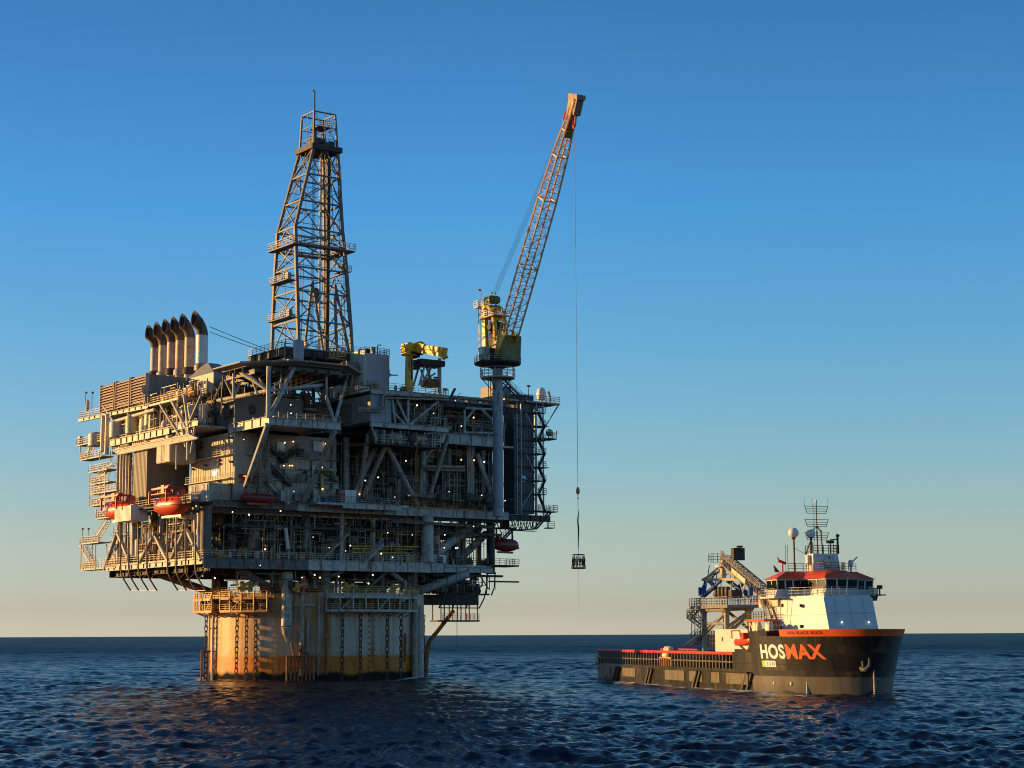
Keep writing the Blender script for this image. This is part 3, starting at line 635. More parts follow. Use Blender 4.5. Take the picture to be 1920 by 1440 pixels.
# ------------------------------------------------------------------ the machinery crowding every deck: pipes, vessels, frames
def clutter(u0, u1, v0, v1, z0, z1, n, seed, main=PIPE, lit=False, along='u'):
    n = int(n * 1.7)
    g = random.Random(seed); big = []; small = MB(); darkm = MB(); rst = MB()
    def pt(a, b, z): return (a, b, z) if along == 'u' else (b, a, z)
    A0, A1, B0, B1 = (u0, u1, v0, v1) if along == 'u' else (v0, v1, u0, u1)
    for i in range(n):
        k = g.random(); a = g.uniform(A0, A1); b = g.uniform(B0, B1); z = g.uniform(z0 + .3, z1 - .3)
        tgt = g.choice((small, darkm, darkm, rst) if not lit else (small, small, darkm, rst))  # darker mix for shaded decks, paler for the lit side: shade put into colour
        if k < .34:
            L = g.uniform(2, 9); a1 = min(A1, a + L); r = g.choice((.06, .08, .1, .14, .2)); pts = [pt(a, b, z), pt(a1, b, z)]
            if g.random() < .6: dz = g.uniform(-3, 3); zz = min(z1, max(z0, z + dz)); pts = [pt(a, b, z), pt(a1 - .3, b, z), pt(a1, b, z + (.3 if zz > z else -.3)), pt(a1, b, zz)]
            tgt.path(pts, r, 6, False)
        elif k < .6:
            r = g.choice((.07, .09, .12, .18)); h = g.uniform(1.5, z1 - z0); zb = g.choice((z0, z1 - h)); tgt.path([pt(a, b, zb), pt(a, b, zb + h)], r, 6)
        elif k < .72:
            w = g.uniform(.5, 1.6); h = g.uniform(.6, 2.0); tgt.box(pt(a, b, z0), pt(a + w, b + w * .7, z0 + h))
        elif k < .80:
            r = g.uniform(.4, 1.0); h = g.uniform(1.8, min(5.5, z1 - z0 - .5)); m_ = MB(); m_.lathe(pt(a, b, z0 + .4), [(r * .5, 0), (r, .25), (r, h - .4), (r * .6, h - .1), (.1, h)], 14)
            for q in range(3): t = q * 2.1; m_.tube(pt(a + math.cos(t) * r * .7, b + math.sin(t) * r * .7, z0), pt(a + math.cos(t) * r * .7, b + math.sin(t) * r * .7, z0 + .6), .08, n=5)
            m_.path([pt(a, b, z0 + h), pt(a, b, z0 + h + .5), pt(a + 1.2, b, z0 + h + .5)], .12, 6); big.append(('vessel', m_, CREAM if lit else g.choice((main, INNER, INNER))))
        elif k < .86:
            L = g.uniform(2, 4.5); r = g.uniform(.4, .8); m_ = MB(); m_.lathe(pt(a, b, z0 + r + .5), [(.1, -.3), (r * .8, -.12), (r, .1), (r, L), (r * .8, L + .2), (.1, L + .35)], 14, axis=pt(1, 0, 0))
            for q in (.5, L - .5): m_.box(pt(a + q - .15, b - r * .7, z0), pt(a + q + .15, b + r * .7, z0 + r + .3))
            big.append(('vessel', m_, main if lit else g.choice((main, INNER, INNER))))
        elif k < .94:
            x = g.uniform(1.2, 3.0); h = g.uniform(2, z1 - z0); fr = tgt
            for s in (0, x): fr.beam(pt(a + s, b, z0), pt(a + s, b, z0 + h), .14)
            fr.beam(pt(a, b, z0 + h), pt(a + x, b, z0 + h), .14)
            if g.random() < .6: fr.beam(pt(a, b, z0), pt(a + x, b, z0 + h), .1)
        else:
            r = g.uniform(.22, .4); L = g.uniform(3, 8); a1 = min(A1, a + L); m_ = MB(); z = g.uniform(z0 + 2, z1 - .6)
            m_.path([pt(a, b, z0), pt(a, b, z - .5), pt(a + .15, b, z - .12), pt(a + .5, b, z), pt(a1, b, z)], r, 10)
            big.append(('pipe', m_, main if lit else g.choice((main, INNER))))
    for nm, m_, ma in big: P_(nm, m_, ma)
    if small.f: P_('small_pipework', small, main, kind='stuff')
    if darkm.f: P_('small_pipework', darkm, INNER, kind='stuff')
    if rst.f: P_('small_pipework', rst, mat('ochre_machinery', (0.26, 0.17, 0.08), .6, rust=.3), kind='stuff')
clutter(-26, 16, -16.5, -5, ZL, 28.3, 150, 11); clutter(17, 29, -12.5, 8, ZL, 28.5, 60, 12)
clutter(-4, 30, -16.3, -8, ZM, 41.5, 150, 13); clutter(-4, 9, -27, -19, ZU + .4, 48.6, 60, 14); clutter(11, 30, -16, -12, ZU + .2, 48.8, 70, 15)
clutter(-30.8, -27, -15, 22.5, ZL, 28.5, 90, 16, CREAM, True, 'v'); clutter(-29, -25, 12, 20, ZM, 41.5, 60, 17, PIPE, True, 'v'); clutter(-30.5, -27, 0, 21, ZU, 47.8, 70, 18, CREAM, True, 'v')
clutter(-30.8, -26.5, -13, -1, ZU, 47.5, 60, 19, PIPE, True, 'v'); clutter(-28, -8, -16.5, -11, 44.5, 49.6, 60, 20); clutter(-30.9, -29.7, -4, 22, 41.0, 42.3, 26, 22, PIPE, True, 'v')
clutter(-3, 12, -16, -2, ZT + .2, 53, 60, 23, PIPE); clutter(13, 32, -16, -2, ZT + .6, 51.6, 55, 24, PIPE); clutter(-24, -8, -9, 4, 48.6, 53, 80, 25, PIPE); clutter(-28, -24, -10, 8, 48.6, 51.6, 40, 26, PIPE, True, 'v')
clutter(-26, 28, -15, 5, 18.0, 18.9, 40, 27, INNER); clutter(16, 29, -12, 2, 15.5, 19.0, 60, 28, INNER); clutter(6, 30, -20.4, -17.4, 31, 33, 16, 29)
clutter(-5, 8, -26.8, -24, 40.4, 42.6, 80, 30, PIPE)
def fringe(u0, u1, v0, v1, z0, z1, n, seed, mats):
    """thin lines, cable drops, brackets and small frames right at the front of a deck"""
    g = random.Random(seed); ms = [MB() for _ in mats]
    for i in range(n):
        mb = ms[g.randrange(len(ms))]; u, v = g.uniform(u0, u1), g.uniform(v0, v1); k = g.random(); r = g.uniform(.035, .085)
        if k < .35: h = g.uniform(1.0, z1 - z0); zb = z0 if g.random() < .6 else z1 - h; mb.tube((u, v, zb), (u, v, zb + h), r, n=5)
        elif k < .6: z = g.uniform(z0 + .5, z1 - .2); mb.tube((u, v, z), (min(u1, u + g.uniform(1.5, 6)), v, z), r, n=5)
        elif k < .75: z = g.uniform(z0, z1 - 1.5); w = g.uniform(.4, 1.2); mb.rail([(u, v, z), (u + w, v, z)], g.uniform(.8, 1.5), .5, .03)
        elif k < .88: mb.box((u, v, z0), (u + g.uniform(.2, .8), v + .4, z0 + g.uniform(.4, 1.6)))
        else: z = g.uniform(z0 + 1, z1); mb.path([(u, v, z0), (u, v, z), (u + .3, v, z + .2), (u + .6, v, z)], r, 5)
    for mb, m_ in zip(ms, mats):
        if mb.f: P_('small_pipework', mb, m_, kind='stuff')
fm = (PIPE, GIRD, INNER, ORAIL)
fringe(-28, 16, -16.9, -15.6, ZL, 28.2, 190, 61, fm); fringe(-5, 30, -16.9, -15.4, ZM, 41.6, 230, 62, (PIPE, GIRD, INNER)); fringe(-5, 9.5, -27.3, -25.5, ZU + .3, 48.6, 110, 63, (PIPE, INNER, GIRD)); fringe(10.5, 30, -17.5, -16, ZU + .4, 48.8, 130, 64, (PIPE, INNER, GIRD))
fringe(-13, 6, -20, -17.5, ZM, 33.5, 60, 65, (PIPE, GREY, INNER)); fringe(-25, -13, -28.6, -17.5, 42.7, 44.4, 50, 66, (PIPE, GREY, CREAM)); fringe(-5.5, 31, -17, -10, ZT + .5, 51.8, 150, 67, (ORAIL, CREAM, PIPE, GREY)); fringe(-27, 28, -17.2, -15, 15.8, 18.6, 90, 68, (INNER, DULL, PIPE)); fringe(17, 29.5, -13, -11, ZL, 28, 80, 69, fm)
def fringe_v(v0, v1, u0, u1, z0, z1, n, seed, mats):
    ms = [MB() for _ in mats]; g = random.Random(seed)
    for i in range(n):
        mb = ms[g.randrange(len(ms))]; v, u = g.uniform(v0, v1), g.uniform(u0, u1); k = g.random(); r = g.uniform(.04, .1)
        if k < .4: h = g.uniform(1.0, z1 - z0); zb = z0 if g.random() < .6 else z1 - h; mb.tube((u, v, zb), (u, v, zb + h), r, n=5)
        elif k < .65: z = g.uniform(z0 + .5, z1 - .2); mb.tube((u, v, z), (u, min(v1, v + g.uniform(1.5, 6)), z), r, n=5)
        elif k < .8: mb.rail([(u, v, z0), (u, v + g.uniform(.8, 2), z0)], 1.1, .6, .035)
        else: mb.box((u, v, z0), (u + .5, v + g.uniform(.3, 1.0), z0 + g.uniform(.4, 1.7)))
    for mb, m_ in zip(ms, mats):
        if mb.f: P_('small_pipework', mb, m_, kind='stuff')
fringe_v(-15, 22, -31.2, -29.5, ZL, 28, 150, 71, (PIPE, CREAM, RUST, INNER)); fringe_v(-4, 24, -31.3, -28.5, ZU, 47.6, 150, 72, (PIPE, CREAM, ORAIL, INNER)); fringe_v(-12, 26, -31.2, -28.5, ZT - .4, 51.5, 110, 73, (PIPE, CREAM, ORAIL, GREY)); fringe_v(11.5, 21, -30.5, -27, ZM, 41.5, 80, 74, (PIPE, CREAM, RUST)); fringe_v(-16, 18, -33, -30.5, 28.5, 29.8, 50, 75, (PIPE, INNER))
# ------------------------------------------------------------------ railings along deck edges
def railing(pts, m=GIRD, h=1.15, **k):
    mb = MB(); mb.rail(pts, h, **k); return P_('railing', mb, m)
railing([(UL, VF, ZL), (16.3, VF, ZL)], GIRD); railing([(UL, VF, ZL), (UL, 34, ZL)], PIPE); railing([(16.4, -13, ZL), (30, -13, ZL), (30, 5, ZL)], DARK)
railing([(6.5, VF - .1, ZM), (25, VF - .1, ZM)], ORAIL, toe=True); railing([(-12, -20.6, ZM), (4, -20.6, ZM)], PIPE); railing([(-29.5, VF, ZM), (-12, VF, ZM)], PIPE); railing([(UL - 2, -16, ZM - .4), (UL - 2, 17, ZM - .4)], PIPE)
railing([(-31.3, -13, ZU), (-31.3, 22, ZU)], PIPE); railing([(-26, -28.9, 42.9), (-12.6, -28.9, 42.9)], PIPE); railing([(-31.5, 6, 48.6), (-31.5, 37, 49.1), (-27, 37, 49.1)], PIPE)
railing([(-31.2, -7, ZT - .6), (-31.2, 6, ZT - .6)], ORAIL); railing([(-5.7, -27.5, ZT + .6), (10.2, -27.5, ZT + .6), (10.2, -17, ZT + .6)], ORAIL); railing([(12, -17, ZT + .5), (33, -17, ZT + .5)], GIRD)
railing([(33.2, -13, 52.4), (46.5, -13, 52.4), (46.5, -2, 52.4)], DARK); railing([(-5.6, -27.6, ZT + .6), (-5.6, -17, ZT + .6)], ORAIL, toe=True)
# a sloping walkway under the helideck with yellow rails
mb = MB(); A = pv(505, 742, -24); B = pv(604, 712, -24); D_ = pv(650, 690, -22)
mb.beam(A, B, 1.2, .2); mb.beam(B, D_, 1.2, .2); P_('walkway', mb, GIRD)
mb = MB(); mb.rail([A, B], 1.9, 1.1, .09, toe=True); mb.rail([B, D_], 1.3, 1.4, .07); P_('railing', mb, ORAIL)
# stairs on the shaded face
def stair(p, q, side, m=GIRD):
    mb = MB(); mb.stair(p, q, 1.0, side); return P_('stair', mb, m)
stair(pv(682, 1056, F), pv(716, 1022, F), (0, 1, 0)); stair(pv(600, 1052, -16), pv(652, 1000, -16), (0, 1, 0), PIPE); stair(pv(540, 945, F - .3), pv(500, 905, F - .3), (0, 1, 0)); stair(pv(823, 822, -25), pv(843, 803, -25), (0, 1, 0), PIPE)
stair(pv(478, 835, F), pv(540, 905, F), (0, 1, 0)); stair(pv(398, 1030, -14), pv(440, 1060, -14), (0, 1, 0), PIPE)
# pipes one can follow with the eye
def run(pts, r, m=PIPE): mb = MB(); mb.path(pts, r, 10); return P_('pipe', mb, m)
q = -28.0
run([pv(672, 766, q), pv(708, 766, q), pv(714, 764, q), pv(717, 758, q), pv(717, 745, q), pv(720, 741, q), pv(726, 740, q), pv(842, 745, q)], .22)
run([pv(672, 770, q), pv(716, 772, q), pv(721, 768, q), pv(722, 750, q), pv(726, 746, q), pv(842, 750, q)], .16)
run([pv(789, 935, -17.8), pv(789, 880, -17.8), pv(791, 875, -17.8), pv(797, 875, -17.8), pv(870, 876, -17.8)], .3); run([pv(800, 880, -17.3), pv(872, 882, -17.3)], .28)
run([pv(782, 815, -28), pv(782, 1100, -24), pv(785, 1112, -24)], .045, ORAIL); run([pv(780, 845, -27.5), pv(779, 1100, -24)], .04, ORAIL); run([pv(855, 780, -28), pv(857, 1215, -28)], .05, CABLE)
for i, yy in enumerate((1024, 1029, 1036)): run([pv(660, yy, -16.6), pv(785 - i * 12, yy + 1, -16.6)], .1, YEL)
for i, vv in enumerate(range(4)): run([(UL - .5, 20 - i, 41.4 - i * .3), (UL - .5, -12 - i, 41.4 - i * .3)], .12 + .03 * i, CREAM)
run([pv(540, 1030, -16.4), pv(535, 990, -16.4)], .35, CREAM); run([pu(215, 790, UL), pu(232, 785, UL), pu(290, 768, UL)], .3, CREAM)
for i in range(5): run([(UL + .5, 14 + i * 1.3, ZM), (UL + .5, 14 + i * 1.3, 41)], .25, CREAM if i % 2 else PIPE)
for i in range(4): run([pv(878 + i * 3, 945, -16.8), pv(876 + i * 3, 835, -16.8)], .14, GIRD)
# under-deck hanging trestles, right
mb = MB()
for u in (20, 23, 26, 29):
    mb.path([(u, -13, 19), (u - .3, -13.2, 16.5), (u - 1.2, -13.6, 14.4), (u - 2.6, -14, 12.6)], .13, 6)
mb.tube((26.4, -14, 12.6), (17.4, -14, 12.6), .1); mb.path([(31.5, -12, 19), (31.3, -12, 16.5), (30.6, -12, 15)], .13, 6)
P_('guide_rail', mb, DARK)
mb = MB(); mb.box((17, -12.5, 18.4), (33, -11.5, 18.8)); mb.box((29, -13.5, 20.4), (36, -9, 20.7)); mb.beam((30, -12, 17.6), (37, -12, 17.6), .3); mb.rail([(30, -13.5, 20.7), (36, -13.5, 20.7), (36, -9, 20.7)])
for i in range(6): mb.beam((18 + 2 * i, -12, 18.6), (20 + 2 * i, -12, 15.2 + (i % 2)), .15)
mb.box((24, -13, 15.0), (29.5, -11, 15.3)); mb.beam((24, -12, 15), (24, -12, 18.6), .15); mb.beam((29.5, -12, 15), (29.5, -12, 18.6), .15)
P_('underdeck_frame', mb, DARK)
# ------------------------------------------------------------------ lamps burning on the structure (each a bulb with a hood on a short arm)
def lamp(px, py, v, r=.17, m=LAMPW, left=False):
    c = pu(px, py, v) if left else pv(px, py, v)
    mb = MB(); mb.sphere(c, r, 8); o = P_('lamp', mb, m)
    h = MB(); d = (.0, .25, .12) if not left else (.25, 0, .12); h.tube((c[0] + d[0] * .4, c[1] + d[1] * .4, c[2] + .14), (c[0] + d[0], c[1] + d[1], c[2] + .32), .05, .14, 6); part('bracket', h, DARK, o)
WL = [(457, 824), (457, 869), (534, 830), (539, 827), (532, 873), (604, 876), (534, 919), (551, 921), (660, 900), (685, 901), (709, 895), (729, 896), (767, 929), (685, 930), (740, 932), (587, 1007), (620, 1017), (617, 1027), (484, 1030), (497, 1030), (648, 1033), (663, 999), (727, 999), (699, 1043), (736, 1045), (715, 1038), (773, 1003), (657, 1023), (618, 1046), (488, 1060), (380, 1080), (540, 1063), (403, 1084), (427, 1083), (691, 1094), (635, 1081),
      (840, 748), (854, 751), (838, 770), (782, 760), (813, 775), (861, 790), (865, 799), (801, 918), (842, 922), (816, 932), (828, 921), (790, 929), (890, 933), (903, 929), (947, 939), (913, 861), (908, 866), (836, 859), (834, 1003), (833, 1027), (784, 1038), (855, 1028), (898, 1023), (773, 1003), (858, 1027), (693, 751), (545, 759), (542, 774), (546, 775), (574, 695), (580, 695), (599, 693), (551, 702), (549, 712), (888, 987), (962, 934), (566, 1083), (607, 1083), (436, 960), (467, 965), (455, 1033)]
for q_, (x, y) in enumerate(WL):
    if q_ % 5 in (1, 3): continue
    v = -27.9 if y < 800 and 690 < x < 862 else (-20 if y < 800 else -17.9)
    lamp(x, y, v, .06 + .07 * ((x * 7 + y * 3) % 5) / 4)
for x, y in ((548, 873), (550, 828), (611, 832), (605, 917), (674, 927), (888, 783), (865, 862), (889, 863), (761, 864), (590, 1078), (600, 1083), (526, 958), (699, 1078), (543, 873)): lamp(x, y, -17.9, .12, LAMPO)
# ------------------------------------------------------------------ living quarters
lq = thing('living_quarters', 'beige four-storey accommodation block at the near corner of the platform, below the helideck', 'building', (-26, -17, ZM))
LU, LV0, LV1, LU1 = -26.07, -17.0, -0.5, -6.3
mb = MB(); mb.box((LU, LV0, ZM), (LU1, LV1, 41.8))
for z in (33.9, 37.9): mb.box((LU - .1, LV0 - .1, z - .15), (LU1, LV1, z + .1))
for i in range(18): v = LV0 + .5 + i * .92; mb.box((LU - .07, v, ZM + .3), (LU - .005, v + .08, 41.6))
for i in range(21): u = LU + .6 + i * .92; mb.box((u, LV0 - .07, ZM + .3), (u + .08, LV0 - .005, 41.6))
part('wall', mb, TAN, lq)
mb = MB(); mb.box((-25.6, -16.6, 43.0), (-13, -3, 48.2)); mb.box((-26.4, -13.2, 43.0), (-25.62, -6.2, 46.6)); mb.box((-26.2, -16.9, 43), (-22.4, -16.62, 47.4)); part('wall', mb, SHED, lq)
for z in (34.0, 38.0):
    mb = MB(); mb.box((LU - 1.0, LV0 + .3, z - .1), (LU - .12, LV1 + .3, z)); mb.box((LU + 2, LV0 - .9, z - .1), (LU1, LV0 - .12, z)); o = part('ledge', mb, GREY, lq)
    mb = MB(); mb.rail([(LU - .95, LV0 + .5, z), (LU - .95, LV1, z)], 1.1, 1.5, .035); mb.rail([(LU + 2, LV0 - .85, z), (LU1, LV0 - .85, z)], 1.1, 1.5, .035); part('railing', mb, PIPE, o)
for (px, py, w, h) in ((404, 925, .9, 1.9), (418, 925, .8, 1.6), (432, 925, .8, 1.7), (374, 922, .9, 1.8)):
    c = pu(px, py, LU); mb = MB(); pts = [(LU - .12, c[1] - w / 2, ZM + .1), (LU - .12, c[1] + w / 2, ZM + .1)] + [(LU - .12, c[1] + math.cos(t) * w / 2, ZM + h + math.sin(t) * w / 2) for t in np.linspace(0, math.pi, 7)]
    mb.loft(pts, [(x - .06, y, z) for x, y, z in pts]); part('doorway', mb, DARK, lq)
for (px, py) in ((363, 880), (389, 873), (413, 870), (436, 866), (413, 863), (436, 821), (381, 830), (435, 908), (371, 911), (412, 903), (381, 838), (388, 905)):
    c = pu(px, py, LU); mb = MB(); mb.box((LU - .5, c[1] - .3, c[2] - .15), (LU - .08, c[1] + .3, c[2] + .15)); mb.tube((LU - .1, c[1], c[2]), (LU - .8, c[1], c[2] + .25), .05); part('floodlight', mb, DARK, lq)
mb = MB(); c = pu(405, 888, LU); mb.lathe((LU - .3, c[1], c[2]), [(.3, 0), (.42, .08), (.42, .16)], 12, axis=(-1, 0, 0)); part('lit_floodlight', mb, mat('bright_lamp', (1, .95, .8), .3, emit=((1, .95, .8), 4)), lq)
for (px, py, w, h) in ((520, 905, 1.0, 2.0), (585, 925, 1.0, 2.0), (628, 905, 1.1, 2.2), (600, 842, 1.2, 1.3), (562, 848, .9, 1.2), (525, 838, 1.5, 1.6), (590, 880, 1.2, 1.2)):
    c = pv(px, py, LV0); mb = MB(); mb.box((c[0] - w / 2, LV0 - .3, c[2] - h / 2), (c[0] + w / 2, LV0 - .09, c[2] + h / 2)); part('door', mb, GREY if w < 1.15 else WHITE, lq)
mb = MB(); c = pv(598, 838, LV0 - .3); mb.box((c[0] - 1.2, LV0 - .5, c[2] - .8), (c[0] + 1, LV0 - .2, c[2] + .9)); part('cabinet', mb, WHITE, lq)
mb = MB(); c = pv(645, 905, LV0 - .5)
mb.box(pv(603, 898, LV0 - .5), (pv(622, 890, LV0 - .5)[0], LV0 - .8, pv(622, 893, LV0 - .5)[2])); mb.prism([(0, 0)] * 3, 0, 0) if False else None
p0 = pv(603, 940, LV0 - .6); mb.beam(p0, (p0[0], p0[1], 36.2), .45); mb.beam((p0[0] - .4, p0[1], 36.2), (p0[0] + 2.9, p0[1], 36.2), .35, .5); mb.beam((p0[0], p0[1], 34.8), (p0[0] + 1.0, p0[1], 36.1), .25)
solo('davit_crane', 'small dull yellow davit crane standing on the walkway before the shaded quarters wall', 'crane', (p0[0], p0[1], ZM), mb, mat('faded_yellow', (.45, .40, .12), .6))
for (p, q) in (((505, 842), (538, 868)), ((512, 884), (545, 912)), ((560, 842), (528, 868)), ((600, 884), (632, 905))):
    mb = MB(); mb.stair(pv(*q, LV0 - .7), pv(*p, LV0 - .7), .9, (0, 1, 0)); part('stair', mb, DARK, lq)
g = random.Random(91)
for i in range(16):
    mb = MB(); u = g.uniform(LU + 1.5, LU1 - .5); z = g.uniform(31, 40); r = g.uniform(.05, .12)
    if i % 2: mb.tube((u, LV0 - .2, ZM), (u, LV0 - .2, g.uniform(36, 41.5)), r, n=6)
    else: mb.path([(u, LV0 - .25, z), (min(LU1, u + g.uniform(3, 8)), LV0 - .25, z)], r, 6)
    part('service_pipe', mb, g.choice((DARK, PIPE, INNER)), lq)
for i in range(14):
    mb = MB(); u = g.uniform(LU + 1.5, LU1 - 2); z = g.choice((30.5, 34.1, 38.1)); w = g.uniform(.5, 1.4); mb.box((u, LV0 - .75, z), (u + w, LV0 - .12, z + g.uniform(.6, 1.9))); part('wall_cabinet', mb, g.choice((DARK, SHED, INNER, GREY)), lq)
# stair tower and gantry before the sunlit corner
mb = MB(); A = [(-26.6, -18.0, ZM), (-24.9, -18.0, ZM), (-24.9, -19.4, ZM), (-26.6, -19.4, ZM)]
c0 = pv(483, 930, -18.5); c1 = pv(498, 930, -18.5)
mb.lattice([(c0[0], -18, ZM), (c1[0], -18, ZM), (c1[0], -19.4, ZM), (c0[0], -19.4, ZM)], [(c0[0], -18, 42), (c1[0], -18, 42), (c1[0], -19.4, 42), (c0[0], -19.4, 42)], 8, .1, .06)
for z in (33.5, 37.2, 40.4): mb.box((c0[0] - .4, -19.6, z), (c1[0] + .4, -17.9, z + .12))
solo('ladder_tower', 'slim lattice ladder tower between the raking strut and the shaded quarters wall', 'stair tower', (c0[0], -18.7, ZM), mb, PIPE)
# ------------------------------------------------------------------ utility block and other boxes on the sunlit side
def ribbed(a, b, rib=.9, m=SHED, name='wall', parent=None):
    mb = MB(); x0, y0, z0 = a; x1, y1, z1 = b; mb.box(a, b)
    n = max(2, int((y1 - y0) / rib))
    for i in range(n + 1): y = y0 + (y1 - y0) * i / n; mb.box((x0 - .06, y - .05, z0 + .05), (x0 - .002, y + .05, z1 - .05))
    n = max(2, int((x1 - x0) / rib))
    for i in range(n + 1): x = x0 + (x1 - x0) * i / n; mb.box((x - .05, y0 - .06, z0 + .05), (x + .05, y0 - .002, z1 - .05))
    return mb
ub = thing('utility_block', 'tall windowless grey clad block between the orange lifeboats on the sunlit side', 'building', (UL, 8, ZM))
part('wall', ribbed((UL, 5.7, 31.4), (-23.4, 11.3, 41.3), .55), SHED, ub)
mb = MB(); mb.rail([(UL + .05, 11.2, 41.3), (UL + .05, 5.8, 41.3), (-28.5, 5.8, 41.3)], 1.6, .9, .07); part('railing', mb, ORAIL, ub)
mb = MB(); mb.box((UL + .3, 6, 30.2), (-24, 11, 31.4)); part('base', mb, DARK, ub)
def small_box(name, label, cat, a, b, m=TAN, slats=0, group=None):
    t = thing(name, label, cat, ((a[0] + b[0]) / 2, (a[1] + b[1]) / 2, min(a[2], b[2])))
    part('body', ribbed(a, b, .45, m), m, t)
    if slats:
        for (y0, y1) in ((.06, .32), (.68, .94)):
            mb = MB(); Y0 = a[1] + (b[1] - a[1]) * y0; Y1 = a[1] + (b[1] - a[1]) * y1
            for k in range(5): y = Y0 + (Y1 - Y0) * k / 4; mb.box((a[0] - .16, y - .07, a[2] + .3), (a[0] - .07, y + .07, b[2] - .25))
            mb.box((a[0] - .12, Y0 - .1, a[2] + .2), (a[0] - .062, Y1 + .1, a[2] + .3)); part('louvre', mb, WHITE, t)
    return t
small_box('ventilation_unit', 'pale ribbed ventilation box hung high beside the tall grey block', 'ventilation unit', (-32, -4.6, 37.4), (-27.2, .6, 40.9), TAN, 1)
small_box('ventilation_unit', 'long pale ribbed ventilation box at the foot of the beige quarters wall', 'ventilation unit', (-30.4, -16.2, 29.9), (-26.4, -8.9, 33.0), TAN, 1)
small_box('equipment_housing', 'plain cream white box beside the leftmost lifeboat', 'cabinet', (-35, 4.2, 27.7), (-31.7, 10.8, 30.3), WHITE)
# louvred air intake house
ai = thing('air_intake_house', 'long box with three sunlit louvre banks at the far left of the top deck', 'air intake', (UL, 16, ZT - .5))
v0, v1 = 6.6, 26.4
mb = ribbed((UL + .5, v0, 48.5), (-24, v1, 54.0), 1.3, SHED); part('housing', mb, SHED, ai)
W3 = (v1 - v0 - 1.6) / 3
for k in range(3):
    a = v0 + k * (W3 + .8); mb = MB(); z0_ = 49.0
    for i in range(10):
        z = z0_ + .1 + i * .5; mb.add([(UL - .3, a, z), (UL - .3, a + W3, z), (UL + .05, a + W3, z + .32), (UL + .05, a, z + .32), (UL - .3, a, z + .06), (UL - .3, a + W3, z + .06), (UL + .05, a + W3, z + .38), (UL + .05, a, z + .38)],
                                      [(0, 1, 2, 3), (7, 6, 5, 4), (0, 4, 5, 1), (1, 5, 6, 2), (2, 6, 7, 3), (3, 7, 4, 0)])
    for y in (a, a + W3): mb.box((UL - .36, y - .05, z0_), (UL + .48, y + .05, 54.2))
    part('louvre_bank', mb, mat('louvre_brown', (.50, .36, .28), .55, rust=.2), ai)
# exhaust plenum and stacks
pl = thing('exhaust_housing', 'grey hipped steel housing at the foot of the nearest exhaust stack', 'housing', (-22, 2, ZT))
a = pu(360, 700, -23)[1]; b = pu(410, 700, -23)[1]
mb = MB(); mb.box((-24, b, 50), (-19, a, 53.6)); mb.loft([(-24, b, 53.6), (-19, b, 53.6), (-19, a, 53.6), (-24, a, 53.6)], [(-22.6, (a + b) / 2 - .4, 56.0), (-20.6, (a + b) / 2 - .4, 56), (-20.6, (a + b) / 2 + 1.2, 56), (-22.6, (a + b) / 2 + 1.2, 56)]); part('housing', mb, mat('galvanised_housing', (.20, .205, .20), .5, rust=.15), pl)
mb = MB(); mb.box((-24.6, 10, 50), (-20, 14, 53.4)); mb.box((-24.8, 14.5, 49.6), (-20, 19, 52.6)); mb.loft([(-24.6, 10, 53.4), (-20, 10, 53.4), (-20, 14, 53.4), (-24.6, 14, 53.4)], [(-23.6, 11, 54.6), (-21, 11, 54.6), (-21, 13, 54.6), (-23.6, 13, 54.6)])
part('duct', mb, GREY, pl)
stackm = mat('stack_steel', (0.50, 0.40, 0.30), .55, rust=.4, rustcol=(.30, .13, .04), var=.2, scale=.7)
soot = mat('sooty_steel', (0.05, 0.04, 0.035), .8, rust=.4)
sx_ = [(291, 290, 612, 697), (306, 307, 607, 697), (322, 322, 601, 692), (338, 337, 597, 692), (355, 353, 591, 690), (378, 372, 586, 683)]
words = ['farthest and smallest', 'second from the left', 'third from the left', 'third from the right', 'second from the right', 'nearest and whitest']
